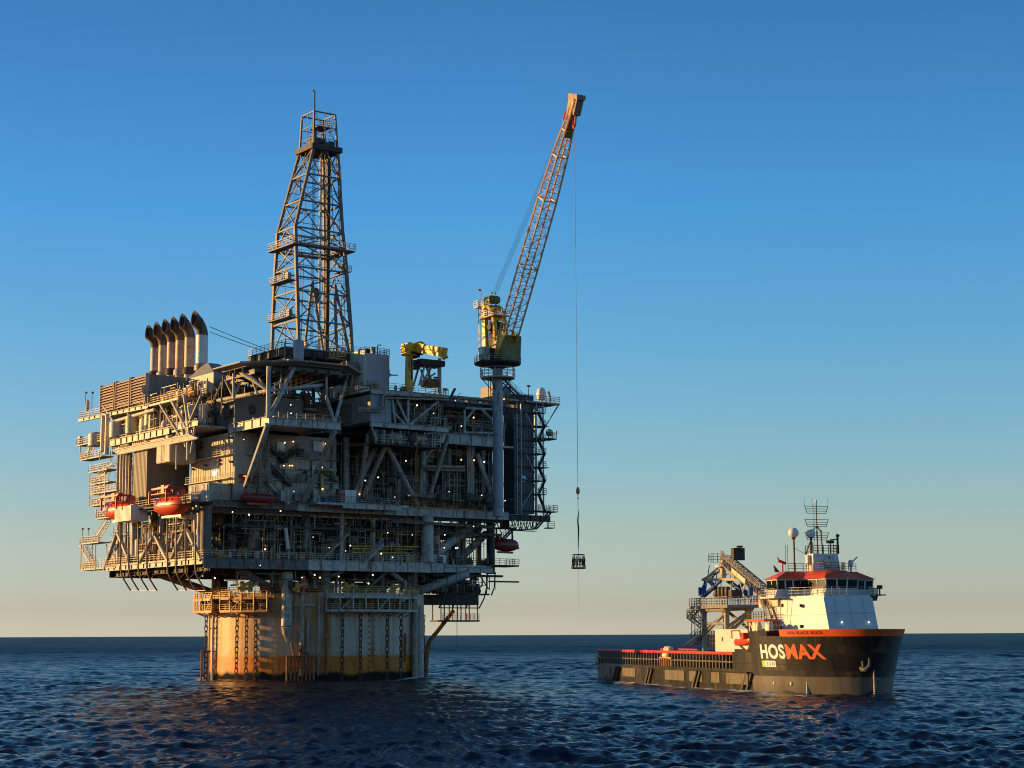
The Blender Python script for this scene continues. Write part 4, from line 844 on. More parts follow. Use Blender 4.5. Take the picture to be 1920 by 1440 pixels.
for i, (px, ptop, yt, yb) in enumerate(sx_):
    us = -22.0; v = pu(px, 690, us)[1]; zt = pu(px, yt, us)[2]; zb = pu(px, yb, us)[2]; r = 1.05 if i == 5 else .95
    z1 = zt - 4.3; t = thing('exhaust_stack', 'bent exhaust stack, sooty mouth, %s of six' % words[i], 'exhaust stack', (us, v, zb - 2), group='six bent exhaust stacks in a row')
    mb = MB(); mb.tube((us, v, zb - 3), (us, v, z1), r, n=18)
    for z in np.arange(zb + 1, z1, 2.6): mb.lathe((us, v, z), [(r * 1.06, 0), (r * 1.06, .12)], 18)
    part('pipe', mb, WHITE if i == 5 else stackm, t)
    # the mouth: elbow and an oblique cut, hollow
    n = 18; rings = []
    for (du, dz, rr, tilt) in ((0, 0, r, 0), (-.12, .9, r, .12), (-.5, 1.7, r * 1.02, .35), (-1.0, 2.3, r * 1.1, .65)):
        rings.append([(us + du + math.cos(a) * rr * math.cos(tilt), v + math.sin(a) * rr, z1 + dz + math.cos(a) * rr * math.sin(tilt)) for a in np.linspace(0, 2 * math.pi, n, endpoint=False)])
    end = [(us - 1.75 + .12 * math.cos(a), v + math.sin(a) * r * 1.12, z1 + 3.0 + math.cos(a) * 1.45) for a in np.linspace(0, 2 * math.pi, n, endpoint=False)]
    rings.append(end); inn = [(us - 1.7 + (x - us + 1.75) * .9, v + (y - v) * .9, z1 + 3.0 + (z - z1 - 3.0) * .9) for x, y, z in end]; deep = [(us - .3 + .3 * math.cos(a), v + math.sin(a) * r * .8, z1 + 1.6 + math.cos(a) * .8) for a in np.linspace(0, 2 * math.pi, n, endpoint=False)]
    rings += [inn, deep]; mb = MB(); vs = [p for rg in rings for p in rg]
    mb.add(vs, [(k * n + j, k * n + (j + 1) % n, (k + 1) * n + (j + 1) % n, (k + 1) * n + j) for k in range(len(rings) - 1) for j in range(n)] + [tuple(range((len(rings) - 1) * n, len(rings) * n))])
    cut = n * 20
    part('mouth', mb, mat('scorched_steel', (.20, .13, .085), .7, rust=.6, rustcol=(.07, .03, .015), scale=1.6), t)
    mb = MB(); q_ = rings[-3]; mb.add([p for rg in (rings[-3], rings[-2], rings[-1]) for p in [(x - .02, y, z) for x, y, z in rg]], [(k * n + j, k * n + (j + 1) % n, (k + 1) * n + (j + 1) % n, (k + 1) * n + j) for k in range(2) for j in range(n)])
    part('sooty_lip', mb, soot, t)
    mb = MB(); mb.lathe((us, v, zb - 1.2), [(r * 1.3, 0), (r * 1.3, .9), (r * 1.02, 1.3)], 18); part('base_collar', mb, soot if i in (0, 2, 4) else stackm, t)
mb = MB()
for k in (0, 1.0):
    mb.path([Vector((-22, 1.5 - k * .2, 62.8 - k)).lerp(Vector((-8.5, -8, 56.6 - k * .3)), t) - Vector((0, 0, math.sin(math.pi * t) * .25)) for t in np.linspace(0, 1, 9)], .06, 5)
solo('stay_cable', 'pair of thin dark stay cables from the nearest exhaust stack to the drill floor', 'cable', (-22, 1.5, 56), mb, CABLE)
# ------------------------------------------------------------------ helideck
hd = thing('helideck', 'octagonal helicopter deck with a perimeter net, raised on splayed tubes over the quarters', 'helideck', (-17.3, -19.5, 43))
hc = (-17.3, -19.3); HZ = 52.3; RH = 11.2
oct_ = [(hc[0] + RH * math.cos(R(22.5 + 45 * k)), hc[1] + RH * math.sin(R(22.5 + 45 * k))) for k in range(8)]
mb = MB(); mb.prism(oct_, HZ - .35, HZ)
for k in range(-4, 5): L = RH * .92 * math.sqrt(max(.1, 1 - (k / 4.6) ** 2)); mb.ibeam((hc[0] - L, hc[1] + k * 2.3, HZ - .8), (hc[0] + L, hc[1] + k * 2.3, HZ - .8), .25, .8); mb.ibeam((hc[0] + k * 2.3, hc[1] - L, HZ - 1.2), (hc[0] + k * 2.3, hc[1] + L, HZ - 1.2), .25, .8)
part('deck', mb, mat('helideck_underside', (.13, .135, .13), .6, rust=.1), hd)
mb = MB()
for k in range(8):
    a = Vector((*oct_[k], HZ - .1)); b = Vector((*oct_[(k + 1) % 8], HZ - .1)); o_ = ((a + b) / 2 - Vector((*hc, HZ))).normalized(); o_.z = 0
    a2 = a + (a - Vector((*hc, a.z))).normalized() * 1.6 + Vector((0, 0, .3)); b2 = b + (b - Vector((*hc, b.z))).normalized() * 1.6 + Vector((0, 0, .3))
    mb.beam(a2, b2, .12)
    for i in range(5): mb.beam(a.lerp(b, i / 5), a2.lerp(b2, i / 5), .08)
    mb.add([a, b, b2 - Vector((0, 0, .1)), a2 - Vector((0, 0, .1)), a - Vector((0, 0, .04)), b - Vector((0, 0, .04)), b2 - Vector((0, 0, .14)), a2 - Vector((0, 0, .14))], [(0, 1, 2, 3), (7, 6, 5, 4), (0, 4, 5, 1), (1, 5, 6, 2), (2, 6, 7, 3), (3, 7, 4, 0)])
part('perimeter_net', mb, mat('net_frame', (.30, .30, .28), .6), hd)
node = Vector((-26.2, -28.7, 42.9)); nd2 = Vector((-13.6, -28.7, 42.9)); mid = Vector((-26.2, -28.7, 47.4))
for p, q, r in ((node, (-26.2, -28.7, 51.4), .38), (node, pv(552, 690, -28.4), .34), (mid, (-30.8 + 4, -20, 51.3), .25), (mid, pv(455, 700, -24), .3), (mid, pv(468, 705, -26), .25), (mid, pv(545, 700, -25), .2), (mid, pv(480, 700, -20), .2),
                (nd2, pv(612, 745, -28.4), .3), (nd2, pv(648, 715, -25), .3), (pv(612, 745, -28.4), pv(612, 690, -28), .2), (mid, pv(390, 755, -10), .35), (mid, pv(605, 722, -28.5), .3), (pv(438, 747, -22), pv(438, 700, -22), .2), (pv(482, 738, -26), pv(470, 705, -24), .16), (pv(438, 747, -22), pv(452, 715, -22), .16), (pv(438, 747, -22), pv(422, 712, -20), .16), (pv(400, 752, -14), pv(414, 722, -14), .16), (pv(527, 727, -28), pv(527, 690, -26), .15), (pv(530, 727, -28), pv(545, 690, -26), .15)):
    mb = MB(); mb.tube(p, q, r, n=10); part('strut', mb, GREY, hd)
mb = MB()
for (x, y, w, h) in ((488, 668, 1.6, 1.8), (500, 676, 2.0, 1.6), (476, 681, 1.6, 1.0), (514, 680, 1.8, 1.0), (528, 678, 1.2, .9), (540, 681, 2.4, .7)):
    c = pv(x, y, -9.5); mb.box((c[0] - w / 2, -11.0 + w * .1, HZ + .02), (c[0] + w / 2, -9.5, HZ + h + 1.0))
part('fire_cabinet', mb, CREAM, hd)
# ------------------------------------------------------------------ drill floor and derrick
df = thing('drill_floor', 'dark crowded drill floor of beams and windwalls under the derrick', 'drilling module', (0, 4, ZT))
mb = MB()
for u in (-8, -3, 3, 9):
    for v in (-3, 4, 11): mb.beam((u, v, ZT), (u, v, 59), .5)
    mb.beam((u, -3, ZT + 1), (u, 4, 58), .25)
for v in (-3, 4, 11): mb.ibeam((-9, v, 59), (10, v, 59), .5, 1.4); mb.beam((-8, v, 50), (-3, v, 58.5), .25); mb.beam((3, v, 58.5), (9, v, 50), .25)
for u in (-9, 10): mb.ibeam((u, -3, 59), (u, 11, 59), .5, 1.4)
part('frame', mb, DARK, df)
mb = MB(); mb.box((-9, -3.2, 59.6), (10, 11, 59.9)); mb.box((-12, -7, 55.3), (11, -3.3, 55.6)); part('deck', mb, GIRD, df)
mb = MB(); mb.box((-8, -2.9, 52), (8.5, -2.7, 57.5)); mb.box((-8.2, -2.6, 52), (-8, 9, 58)); mb.box((2, -6.5, 55.6), (7, -4, 57.6)); part('windwall', mb, SHED, df)
mb = MB(); mb.rail([(-9, -3.2, 59.9), (10, -3.2, 59.9), (10, 11, 59.9)], 1.2); mb.rail([(-12, -7, 55.6), (11, -7, 55.6)], 1.2); mb.rail([(-9, -3.2, 59.9), (-9, 11, 59.9)], 1.2); part('railing', mb, GREY, df)
g = random.Random(44); mb = MB()
for i in range(90):
    u, v = g.uniform(-11, 11), g.uniform(-6.8, -3); z = 55.6 if v < -3.3 else 59.9; k = g.random()
    if k < .45: mb.box((u, v, z), (u + g.uniform(.4, 1.3), v + .7, z + g.uniform(.4, 1.8)))
    elif k < .8: mb.tube((u, v, z - g.uniform(1, 4)), (u, v, z + g.uniform(.5, 1.6)), g.uniform(.06, .16), n=6)
    else: mb.tube((u, v, z + g.uniform(0, 1)), (u + g.uniform(2, 5), v, z + g.uniform(0, 1)), g.uniform(.06, .16), n=6)
part('floor_equipment', mb, PIPE, df, kind='stuff')
mb = MB(); c = pv(631, 672, -6.9); mb.rail([(c[0] - 1.6, -7.2, 57.8), (c[0] + 1.6, -7.2, 58.3)], 1.7, .8, .1, toe=True); mb.box((c[0] - 1.6, -7.2, 57.7), (c[0] + 1.6, -5.6, 57.85)); part('basket', mb, ORAIL, df)
mb = MB(); c = pv(560, 655, -6); mb.lathe((c[0], -6, 53.0), [(.9, 0), (.95, .3), (.95, 7.2), (.8, 7.6)], 18); solo('storage_tank', 'upright pale grey cylinder tank standing on the drill floor before the derrick foot', 'tank', (c[0], -6, 53), mb, mat('tank_grey', (.33, .34, .35), .45, var=.05))
dk = thing('drilling_derrick', 'tall tapering brown-grey lattice drilling derrick with a crown cage and mast on top', 'derrick', (0.6, 4, 59.9))
DM = mat('derrick_steel', (.16, .145, .13), .6, rust=.28, rustcol=(.15, .06, .03), var=.2)
lev = [(59.9, -5.0, 6.4, -1, 9.4), (65.5, -5.3, 6.0, -1, 8.6), (71, -5.5, 5.5, -.9, 7.9), (77, -5.8, 4.9, -.9, 6.9), (83, -6.0, 4.2, -.8, 5.9), (88.3, -4.7, 3.9, -.6, 5.6), (93.6, -3.4, 3.5, -.5, 5.3), (99, -2.0, 3.2, -.3, 5.0), (106, -2.0, 2.6, -.3, 4.3)]
def corners(z):
    for a, b in zip(lev[:-1], lev[1:]):
        if a[0] <= z <= b[0]:
            t = (z - a[0]) / (b[0] - a[0]); u0, u1, v0, v1 = [a[i] + (b[i] - a[i]) * t for i in (1, 2, 3, 4)]
            return [Vector((u0, v0, z)), Vector((u1, v0, z)), Vector((u1, v1, z)), Vector((u0, v1, z))]
for i in range(4):
    mb = MB()
    for a, b in zip(lev[:-1], lev[1:]):
        r0 = .34 if a[0] < 83 else .3
        if a[0] >= 99: r0 = .2
        mb.beam(corners(a[0])[i], corners(b[0])[i], r0 * 1.7, r0 * 1.7)
    part('leg', mb, DM, dk)
zs = [59.9, 65.5, 71, 75.5, 80, 83, 88.3, 93.6, 99]
for a, b in zip(zs[:-1], zs[1:]):
    ca, cb = corners(a), corners(b); mb = MB()
    for i in range(4):
        j = (i + 1) % 4; mb.beam(cb[i], cb[j], .28); mb.beam(ca[i].lerp(cb[i], .5), ca[j].lerp(cb[j], .5), .1)
        if (zs.index(a) + i) % 2: mb.beam(ca[i], (cb[i] + cb[j]) / 2, .2); mb.beam(ca[j], (cb[i] + cb[j]) / 2, .2)
        else: mb.beam(ca[i], cb[j], .2); mb.beam(ca[j], cb[i], .2)
        mb.beam((ca[i] + ca[j]) / 2, (cb[i] + cb[j]) / 2, .1)
    part('bracing', mb, DM, dk)
mb = MB(); c71 = corners(75.0); c60 = corners(60.2); m1 = (c71[0] + c71[1]) / 2
for i in (0, 1):
    mb.beam(corners(73)[0].lerp(corners(73)[1], .3 + .45 * i), corners(60)[0].lerp(corners(60)[1], .1 + .3 * i + .3 * i), .4); mb.beam(corners(73)[0].lerp(corners(73)[1], .3 + .45 * i), corners(60)[0].lerp(corners(60)[1], .45 + .5 * i), .4)
part('bracing', mb, DM, dk)
c = corners(79.5); mb = MB(); rl = MB(); g0 = Vector((c[0].x - 1.3, c[0].y - 1.3, 79.5)); g1 = Vector((c[2].x + 1.6, c[2].y + 1.3, 79.7))
for (a, b) in (((g0.x, g0.y), (g1.x, c[0].y + .3)), ((g0.x, c[2].y), (g1.x, g1.y)), ((g0.x, c[0].y + .3), (c[0].x + .6, c[2].y)), ((c[1].x - .4, c[0].y + .3), (g1.x, c[2].y))): mb.box((a[0], a[1], 79.4), (b[0], b[1], 79.6))
rl.rail([(g0.x, g0.y, 79.6), (g1.x, g0.y, 79.6), (g1.x, g1.y, 79.6), (g0.x, g1.y, 79.6), (g0.x, g0.y, 79.6)], 1.3, 1.2, .05)
o = part('racking_platform', mb, DM, dk); part('railing', rl, GREY, o)
for z, s in ((76, 1), (66, 0), (73, 0)):
    c = corners(z); mb = MB(); rl = MB()
    if s: a, b = (c[1].x - .3, c[1].y + 1, z), (c[1].x + 1.8, c[1].y + 4, z + .12)
    else: a, b = (c[0].x - 1.6, c[0].y + 1, z), (c[0].x + .5, c[3].y - .5, z + .12)
    mb.box(a, b); rl.rail([(a[0], a[1], z + .12), (a[0], b[1], z + .12), (b[0], b[1], z + .12)] if not s else [(a[0], a[1], z + .12), (b[0], a[1], z + .12), (b[0], b[1], z + .12)], 1.1, 1, .04)
    rl.box((a[0] + .5, a[1] + .5, z + .12), (a[0] + 1.3, a[1] + 1.3, z + 1.5)); o = part('side_platform', mb, DM, dk); part('railing', rl, GREY, o)
c = corners(99); mb = MB(); mb.box((c[0].x - .7, c[0].y - .7, 98.6), (c[2].x + .7, c[2].y + .7, 98.9)); mb.box((c[0].x - .7, c[0].y - .7, 98.9), (c[2].x + .7, c[0].y - .5, 99.6)); mb.box((c[0].x - .7, c[0].y - .4, 98.9), (c[0].x - .5, c[2].y + .7, 99.6)); mb.box((c[1].x + .4, c[1].y - .4, 98.9), (c[1].x + .7, c[2].y + .7, 99.6)); o = part('crown_platform', mb, DARK, dk)
mb = MB(); mb.box((c[0].x + .4, c[0].y + 1, 98.9), (c[0].x + 1.8, c[0].y + 3, 101.2)); mb.box((.6, .2, 98.9), (2.6, 1.4, 100.6)); mb.lathe((1.2, 3.2, 100.9), [(1.0, -.3), (1.0, .3)], 14, axis=(0, 1, 0)); mb.tube((-.4, 2.2, 100.8), (1.6, 2.2, 100.8), .9, n=14); mb.tube((-.9, 1, 98.9), (-.9, 1, 102.6), .25); mb.tube((2.2, 1, 100.3), (2.9, 1, 100.3), .8, n=12)
for i in range(5): mb.beam((-.8 + .8 * i, 1.2, 99), (-.8 + .8 * i, 1.6, 101.5), .15)
part('crown_block', mb, INNER, dk)
mb = MB(); ct = corners(106)
for i in range(4): mb.beam(ct[i], ct[(i + 1) % 4], .22); mb.beam(corners(103.3)[i], corners(103.3)[(i + 1) % 4], .12)
mb.box((ct[0].x + 1.3, ct[0].y + .6, 103.4), (ct[1].x - .5, ct[2].y - .6, 103.5)); mb.rail([(ct[0].x + 1.3, ct[0].y + .6, 103.5), (ct[1].x - .5, ct[1].y + .6, 103.5), (ct[1].x - .5, ct[2].y - .6, 103.5)], 1.2, .8, .05); mb.beam(corners(99.5)[1], corners(104)[0].lerp(corners(104)[1], .6), .1)
for i in range(4):
    a, b = corners(99)[i], corners(99)[(i + 1) % 4]; c_, d_ = ct[i], ct[(i + 1) % 4]; mb.beam(a.lerp(b, .5), c_.lerp(d_, .5), .1); mb.beam(c_, a.lerp(b, .5).lerp(c_.lerp(d_, .5), .5), .09); mb.beam(corners(101)[i], corners(101)[(i + 1) % 4], .09)
for i in range(7): mb.beam((-1.2 + i * .5, 1.2, 101.2 + (i % 3) * .8), (-1.2 + i * .5, 3.4, 101.2 + (i % 3) * .8), .12)
part('crown_cage', mb, DM, dk)
mb = MB(); p = corners(99)[0]; mb.tube((ct[0].x, ct[0].y - .1, 98.5), (ct[0].x, ct[0].y - .1, 109.8), .2, .16, 8); mb.tube((ct[0].x, ct[0].y - .1, 109.8), (ct[0].x - .45, ct[0].y - .1, 109.95), .14); mb.tube((1.8, .2, 106), (1.8, .2, 107), .05); part('mast', mb, DM, dk)
mb = MB(); mb.tube((1.1, 2.3, 60), (1.1, 2.3, 98.5), .22, n=8)
for i, z in enumerate(np.arange(61, 97, 3.2)): mb.lathe((1.1, 2.3, z), [(.34, 0), (.34, .9)], 8)
part('guide_column', mb, WHITE, dk)
for (x, y, r) in ((2.6, 2.0, .42), (3.1, 3.2, .25)): mb = MB(); mb.beam((x, y, 60), (x, y, 98.5), r * 1.6); part('guide_column', mb, DARK, dk)
mb = MB()
for i in range(6): mb.tube((-.6 + .12 * i, 2.6, 62), (-.5 + .12 * i, 2.6, 98), .03, n=4)
mb.tube((-1.8, 4, 60), (-1.4, 4, 79), .07, n=5); mb.lathe((.4, 2.4, 70), [(.5, 0), (.7, .6), (.7, 1.8), (.3, 2.6)], 10); part('hoist_line', mb, CABLE, dk)
mb = MB(); A_ = Vector((5.2, .4, 60)); B_ = Vector((3.9, .8, 97))
for s in (0, .7): mb.beam(A_ + Vector((s, 0, 0)), B_ + Vector((s, 0, 0)), .08)
for k in range(60): p = A_.lerp(B_, k / 60); mb.beam(p, p + Vector((.7, 0, 0)), .06)
part('ladder', mb, DM, dk)
# white windbreak box, and blocks on the roofs
wb = thing('mud_house', 'large pale grey box house with railings on its roof, right of the derrick foot', 'building', (7.4, -8, ZT))
a = pv(684, 660, -8); b = pv(730, 706, -8)
part('wall', MB().box((a[0], -8, ZT + .2), (b[0], -3, 59.3)), mat('pale_cladding', (.36, .37, .39), .5, var=.05, streak=True), wb)
mb = MB(); mb.rail([(a[0], -8, 59.3), (b[0], -8, 59.3), (b[0], -3, 59.3)], 1.1, 1.0)
mb.path([(b[0] - 2, -7, 59.3), (b[0] - 2, -7, 61), (b[0] - 1.8, -7, 61.2), (b[0] - 1.2, -7, 61.2)], .1); mb.box((a[0] + .5, -7, 59.3), (a[0] + 1.8, -6, 60.2)); part('railing', mb, DARK, wb)
mb = MB(); mb.box((a[0] - .25, -8.3, ZT + .3), (a[0] - .02, -3, 59.8)); part('corner_post', mb, CREAM, wb)
def container(label, c, w, d, h, m, name='container', n=7):
    mb = MB(); x, y, z = c; mb.box((x, y, z), (x + w, y + d, z + h))
    for i in range(n): q = x + w * (i + .5) / n; mb.box((q - .07, y - .06, z + .12), (q + .07, y - .002, z + h - .12))
    for i in range(3): q = y + d * (i + .5) / 3; mb.box((x - .06, q - .07, z + .12), (x - .002, q + .07, z + h - .12))
    for X in (x, x + w): mb.box((X - .1, y - .1, z), (X + .1, y + .1, z + h + .05)); mb.box((X - .1, y + d - .1, z), (X + .1, y + d + .1, z + h + .05))
    return solo(name, label, name.replace('_', ' '), c, mb, m)
container('sunlit cream block at the roof edge, left below the pale grey box house', (pv(673, 712, -15)[0], -15.5, ZT + .2), 1.8, 2, 2.6, CREAM, 'equipment_cabinet')
for (px, w, h, lb) in ((858, 1.5, 1.4, 'small grey cabinet on the roof, leftmost of three right of the yellow knuckle crane'), (884, 1.6, 1.7, 'grey cabinet on the roof, middle of three between knuckle crane and tall crane'), (903, 2.0, 1.2, 'low grey cabinet on the roof, beside the tall crane pedestal')):
    c = pv(px, 745, -15.5); container(lb, (c[0], -15.5, ZT + .5), w, 1.5, h, GREY, 'equipment_cabinet')
c = pv(645, 940, -19.5); container('white shipping container on the cantilevered walkway of the shaded face', (c[0], -20, ZM + .02), 2.0, 2, 2.3, WHITE, 'container'); c = pv(634, 940, -19); container('red cabinet left of the white container on the walkway', (c[0], -19.8, ZM + .02), .95, 1.5, 1.7, RED, 'equipment_cabinet', 4)
c = pv(585, 940, -18.5); container('pale chemical tote on the walkway before the quarters wall', (c[0], -19.2, ZM + .02), 1.1, 1.2, 2.2, GREY, 'tote_tank', 4); c = pv(526, 935, -18.5); container('small pale cabinet at the foot of the shaded quarters stair', (c[0], -18.8, ZM + .02), 1.2, 1.2, 1.8, GREY, 'equipment_cabinet', 4)
c = pv(605, 940, -18.6); container('dark blue skid box low on the walkway behind the yellow davit', (c[0] + .3, -19, ZM + .02), 2.2, 1.4, 1.1, BLUE, 'equipment_skid', 5)
c = pv(821, 1055, -15); container('stacked pale drums at the right end of the lowest deck', (c[0], -15.5, ZL), 1.2, 1.2, 1.5, WHITE, 'tote_tank', 4); c = pv(832, 945, -16); container('pale low tote behind the yellow rail of the main deck', (c[0], -16.2, ZM), 1.8, 1.2, .9, WHITE, 'tote_tank', 4)
# tanks on the sunlit side
def vtank(label, px, yb, u, r, h, m=CREAM, legs=True, name='storage_tank', cat='tank'):
    c = pu(px, yb, u); mb = MB(); mb.lathe((c[0], c[1], c[2]), [(r * .5, 0), (r, .2), (r, h - .3), (r * .7, h), (.1, h + .15)], 18)
    for z in (h * .35, h * .7): mb.lathe((c[0], c[1], c[2] + z), [(r * 1.04, 0), (r * 1.04, .1)], 18)
    return solo(name, label, cat, c, mb, m)
vtank('cream upright tank on the upper left deck, left of two under the louvred house', 218, 822, UL + .3, 1.3, 3.2); vtank('yellowish upright tank on the upper left deck, right of two under the louvred house', 247, 815, UL + .3, 1.15, 3.6, mat('yellowed_tank', (.6, .5, .25), .5, rust=.2))
vtank('round cream tank on the outlying platform at the far left', 179, 838, UL + .2, 1.35, 2.7); vtank('narrow cream tank in the upper left deck, behind the pole', 281, 800, UL + 1, 1.0, 3.2)
c = pu(310, 795, UL + .4); mb = MB(); mb.sphere(c, .75, 14); mb.tube((c[0], c[1], c[2] - 1.6), c, .2); solo('satellite_dome', 'white ball radome on the upper deck of the sunlit side', 'radome', (c[0], c[1], c[2] - 1.6), mb, WHITE)
c = pu(268, 730, UL - .6); mb = MB(); mb.lathe(c, [(.2, .5), (.7, .2), (.78, 0), (.7, -.05), (.1, .25)], 16, axis=(.7, -.7, .1)); mb.beam(c, (c[0] + .3, c[1], c[2] - 3), .15); solo('satellite_dish', 'grey round dish beside the nearest louvre bank', 'satellite dish', (c[0], c[1], c[2] - 3), mb, GREY)
c = pv(1015, 752, -8); mb = MB(); mb.lathe((c[0], -8, 52.4), [(.35, 0), (.3, 1.0), (.85, 1.3), (.95, 2.0), (.95, 2.6), (.75, 3.3), (.3, 3.65), (.05, 3.7)], 16); solo('satellite_dome', 'grey capsule-shaped radome on the upper right deck edge', 'radome', (c[0], -8, 52.4), mb, WHITE)
c = pv(1033, 752, -8); mb = MB(); mb.path([(c[0] - .2, -8, 52.4), (c[0] - .2, -8, 54), (c[0] - .5, -8, 55), (c[0] - .7, -8, 55.4)], [.2, .25, .25, .3]); solo('vent_pipe', 'short bent vent pipe near the right end of the upper deck', 'pipe', (c[0], -8, 52.4), mb, GREY)
for px, zz in ((991, 3.0), (835, 2.6), (817, 3.0)):
    v_ = -11 if px > 900 else -26.5; z0_ = 52.4 if px > 900 else ZT + .5
    if px == 835: v_ = -17.5
    c = pv(px, 745, v_); mb = MB(); mb.tube((c[0], v_, z0_), (c[0], v_, z0_ + zz), .07); mb.box((c[0] - .45, v_ - .25, z0_ + zz), (c[0] + .3, v_ + .1, z0_ + zz + .3)); solo('light_pole', 'thin pole with a small flood lamp, ' + {991: 'by the grey radome on the right', 835: 'at the right foot of the yellow crane rest', 817: 'in front of the yellow knuckle crane'}[px], 'light pole', (c[0], v_, z0_), mb, DARK)
mb = MB(); c = pv(843, 748, -18); mb.tube(c, (c[0] + 1.2, -18, c[2] + 2.0), .25); mb.beam((c[0], -18, ZT + .3), c, .2); solo('vent_pipe', 'short dark pipe leaning up over the roof between the two cranes', 'pipe', (c[0], -18, ZT + .3), mb, DARK)
# protruding right module: ribbed blue grey wall
pm = thing('process_module', 'projecting process module with ribbed wall and open trusses, right of the helideck', 'process module', (2, -22, ZU))
mb = ribbed((-5.7, -27.3, 43.9), (-1.6, -17.1, 48.6), .5, SHED); part('wall', mb, mat('blue_grey_cladding', (.30, .32, .33), .5, streak=True, rust=.05), pm)
mb = MB(); mb.box((-5.7, -27.4, 43.5), (10.2, -17, 43.8)); mb.box((-5.7, -27.4, 48.9), (10.2, -17, 49.2)); mb.box((-4.4, -26.8, 40.1), (9, -18, 40.35)); part('floor', mb, DARK, pm)
mb = MB(); mb.box((-5.8, -27.9, 43.95), (-5.72, -27.2, 44)); mb.rail([(-4.4, -26.9, 40.35), (9, -26.9, 40.35), (9, -18, 40.35)], 1.3, 1.3, .06)
for i in range(9): mb.beam((-4.4 + 1.67 * i, -26.9, 40.3), (-4.4 + 1.67 * i, -26.9, 42.8), .14)
mb.beam((-5.7, -27.3, 43.3), (-4.0, -26.6, 40.6), .3); part('frame', mb, GIRD, pm)
mb = MB(); mb.box((-6.2, -21, 44.2), (-5.75, -17.2, 47.6)); mb.box((-9, -18.2, 42.6), (-6, -16.9, 45.2)); part('cabinet', mb, SHED, pm)
for i in range(10):
    mb = MB(); u = -4 + i * 1.35; g = random.Random(i); mb.lathe((u, -25.8, 40.4), [(.3, 0), (.42, .2), (.42, 1.3), (.2, 1.7)], 10); mb.path([(u, -25.8, 42.0), (u, -26.2, 42.5), (u + .8, -26.2, 42.5)], .09); part('filter_vessel', mb, GREY, pm)
# right end: corrugated tower and its scaffold stairs
rt = thing('clad_tower', 'tall dark corrugated tower at the right end of the platform, beside the crane pedestal', 'building', (38, -8, ZM))
a = pv(964, 960, -12); b = pv(1001, 960, -12); vv = pu(945, 900, a[0])[1]
part('wall', ribbed((a[0], -12, ZM + .3), (b[0], vv, 53.6), .55, SHED), mat('dark_cladding', (.11, .105, .10), .6, streak=True, var=.15), rt)
mb = MB(); mb.box((a[0] - .1, -12.1, 43.4), (b[0] + .1, vv + .1, 43.6)); mb.box((a[0] - .1, -12.1, 37.4), (b[0] + .1, vv + .1, 37.6)); part('band', mb, DARK, rt)
c = pv(982, 898, -12.15); mb = MB(); mb.lathe((c[0], -12.07, c[2]), [(.62, 0), (.62, .08)], 18, axis=(0, -1, 0)); part('round_sign', mb, WHITE, rt); mb = MB(); mb.box((c[0] - .35, -12.19, c[2] - .1), (c[0] + .35, -12.155, c[2] + .12)); part('sign_mark', mb, BLUE, rt)
part('cabinet', MB().box((31.8, -11.5, 53.0), (a[0] - .2, -7, 55)), SHED, rt)
ss = thing('scaffold_stair', 'open stair scaffold climbing the right end of the platform', 'stair tower', (43, -12, ZM))
u0, u1, u2 = a[0] + .3, b[0] + .2, pv(1019, 900, -12.6)[0]
mb = MB()
for u in (u0, u2):
    for v in (-12.6, -13.9 if u == u0 else -10): mb.beam((u, v, ZM), (u, v, 52.2), .2)
mb.beam((u1, -12.7, ZM), (u1, -12.7, 52), .16)
part('post', mb, GIRD, ss)
zz = [31.2, 34.4, 37.0, 39.6, 42.2, 44.8, 47.6, 50.2]
for i, z in enumerate(zz):
    mb = MB(); mb.beam((u0, -12.6, z), (u2 + .3, -12.6, z), .22); mb.box((u1, -13.2, z - .05), (u2 + (.9 if i % 3 == 0 else .2), -10.2, z + .08)); o = part('landing', mb, DARK, ss)
    q = MB(); q.rail([(u1, -13.2, z + .08), (u2 + .2, -13.2, z + .08), (u2 + .2, -10.2, z + .08)], 1.1, 1.1, .05); part('railing', q, GIRD, o)
    if i < 7:
        mb = MB(); q0, q1 = ((u1 + .2, -13, z), (u2, -13, zz[i + 1])) if i % 2 else ((u2, -13, z), (u1 + .2, -13, zz[i + 1])); mb.beam(q0, q1, .7, .12); mb.rail([q0, q1], 1.0, 1.4, .03); part('flight', mb, DARK, ss)
        mb = MB(); mb.beam((u1, -10.2, z), (u2, -10.2, zz[i + 1]), .12); part('brace', mb, GIRD, ss)
for p, q in (((u0 + .3, -12.8, 31), (u1, -12.8, 36.6)), ((u0 + 2, -12.8, 42), (u1, -12.8, 37.5)), ((u0 + 2, -12.8, 50), (u1, -12.8, 45.5)), ((u1 + .2, -12.4, 44.5), (46.3, -12.6, 52)), ((u2, -12.6, 47), (46.6, -12.6, 52.2)), ((u1, -12.4, 52), (u2, -12.4, 48))):
    mb = MB(); mb.beam(p, q, .16); part('brace', mb, GIRD, ss)
mb = MB(); c = pv(1030, 822, -12); mb.box((c[0] - 3.5, -13, 45.2), (c[0] + 1.0, -10.5, 45.45)); mb.rail([(c[0] - 1, -13, 45.4), (c[0] + 1, -13, 45.4), (c[0] + 1, -10.5, 45.4)]); part('landing', mb, DARK, ss)
c = pv(1030, 816, -12); mb = MB(); mb.sphere((c[0], -12, 46.6), .75, 12); solo('satellite_dome', 'dark round ball beside the lattice on the right end of the platform', 'radome', (c[0], -12, 45.5), mb, GREY)
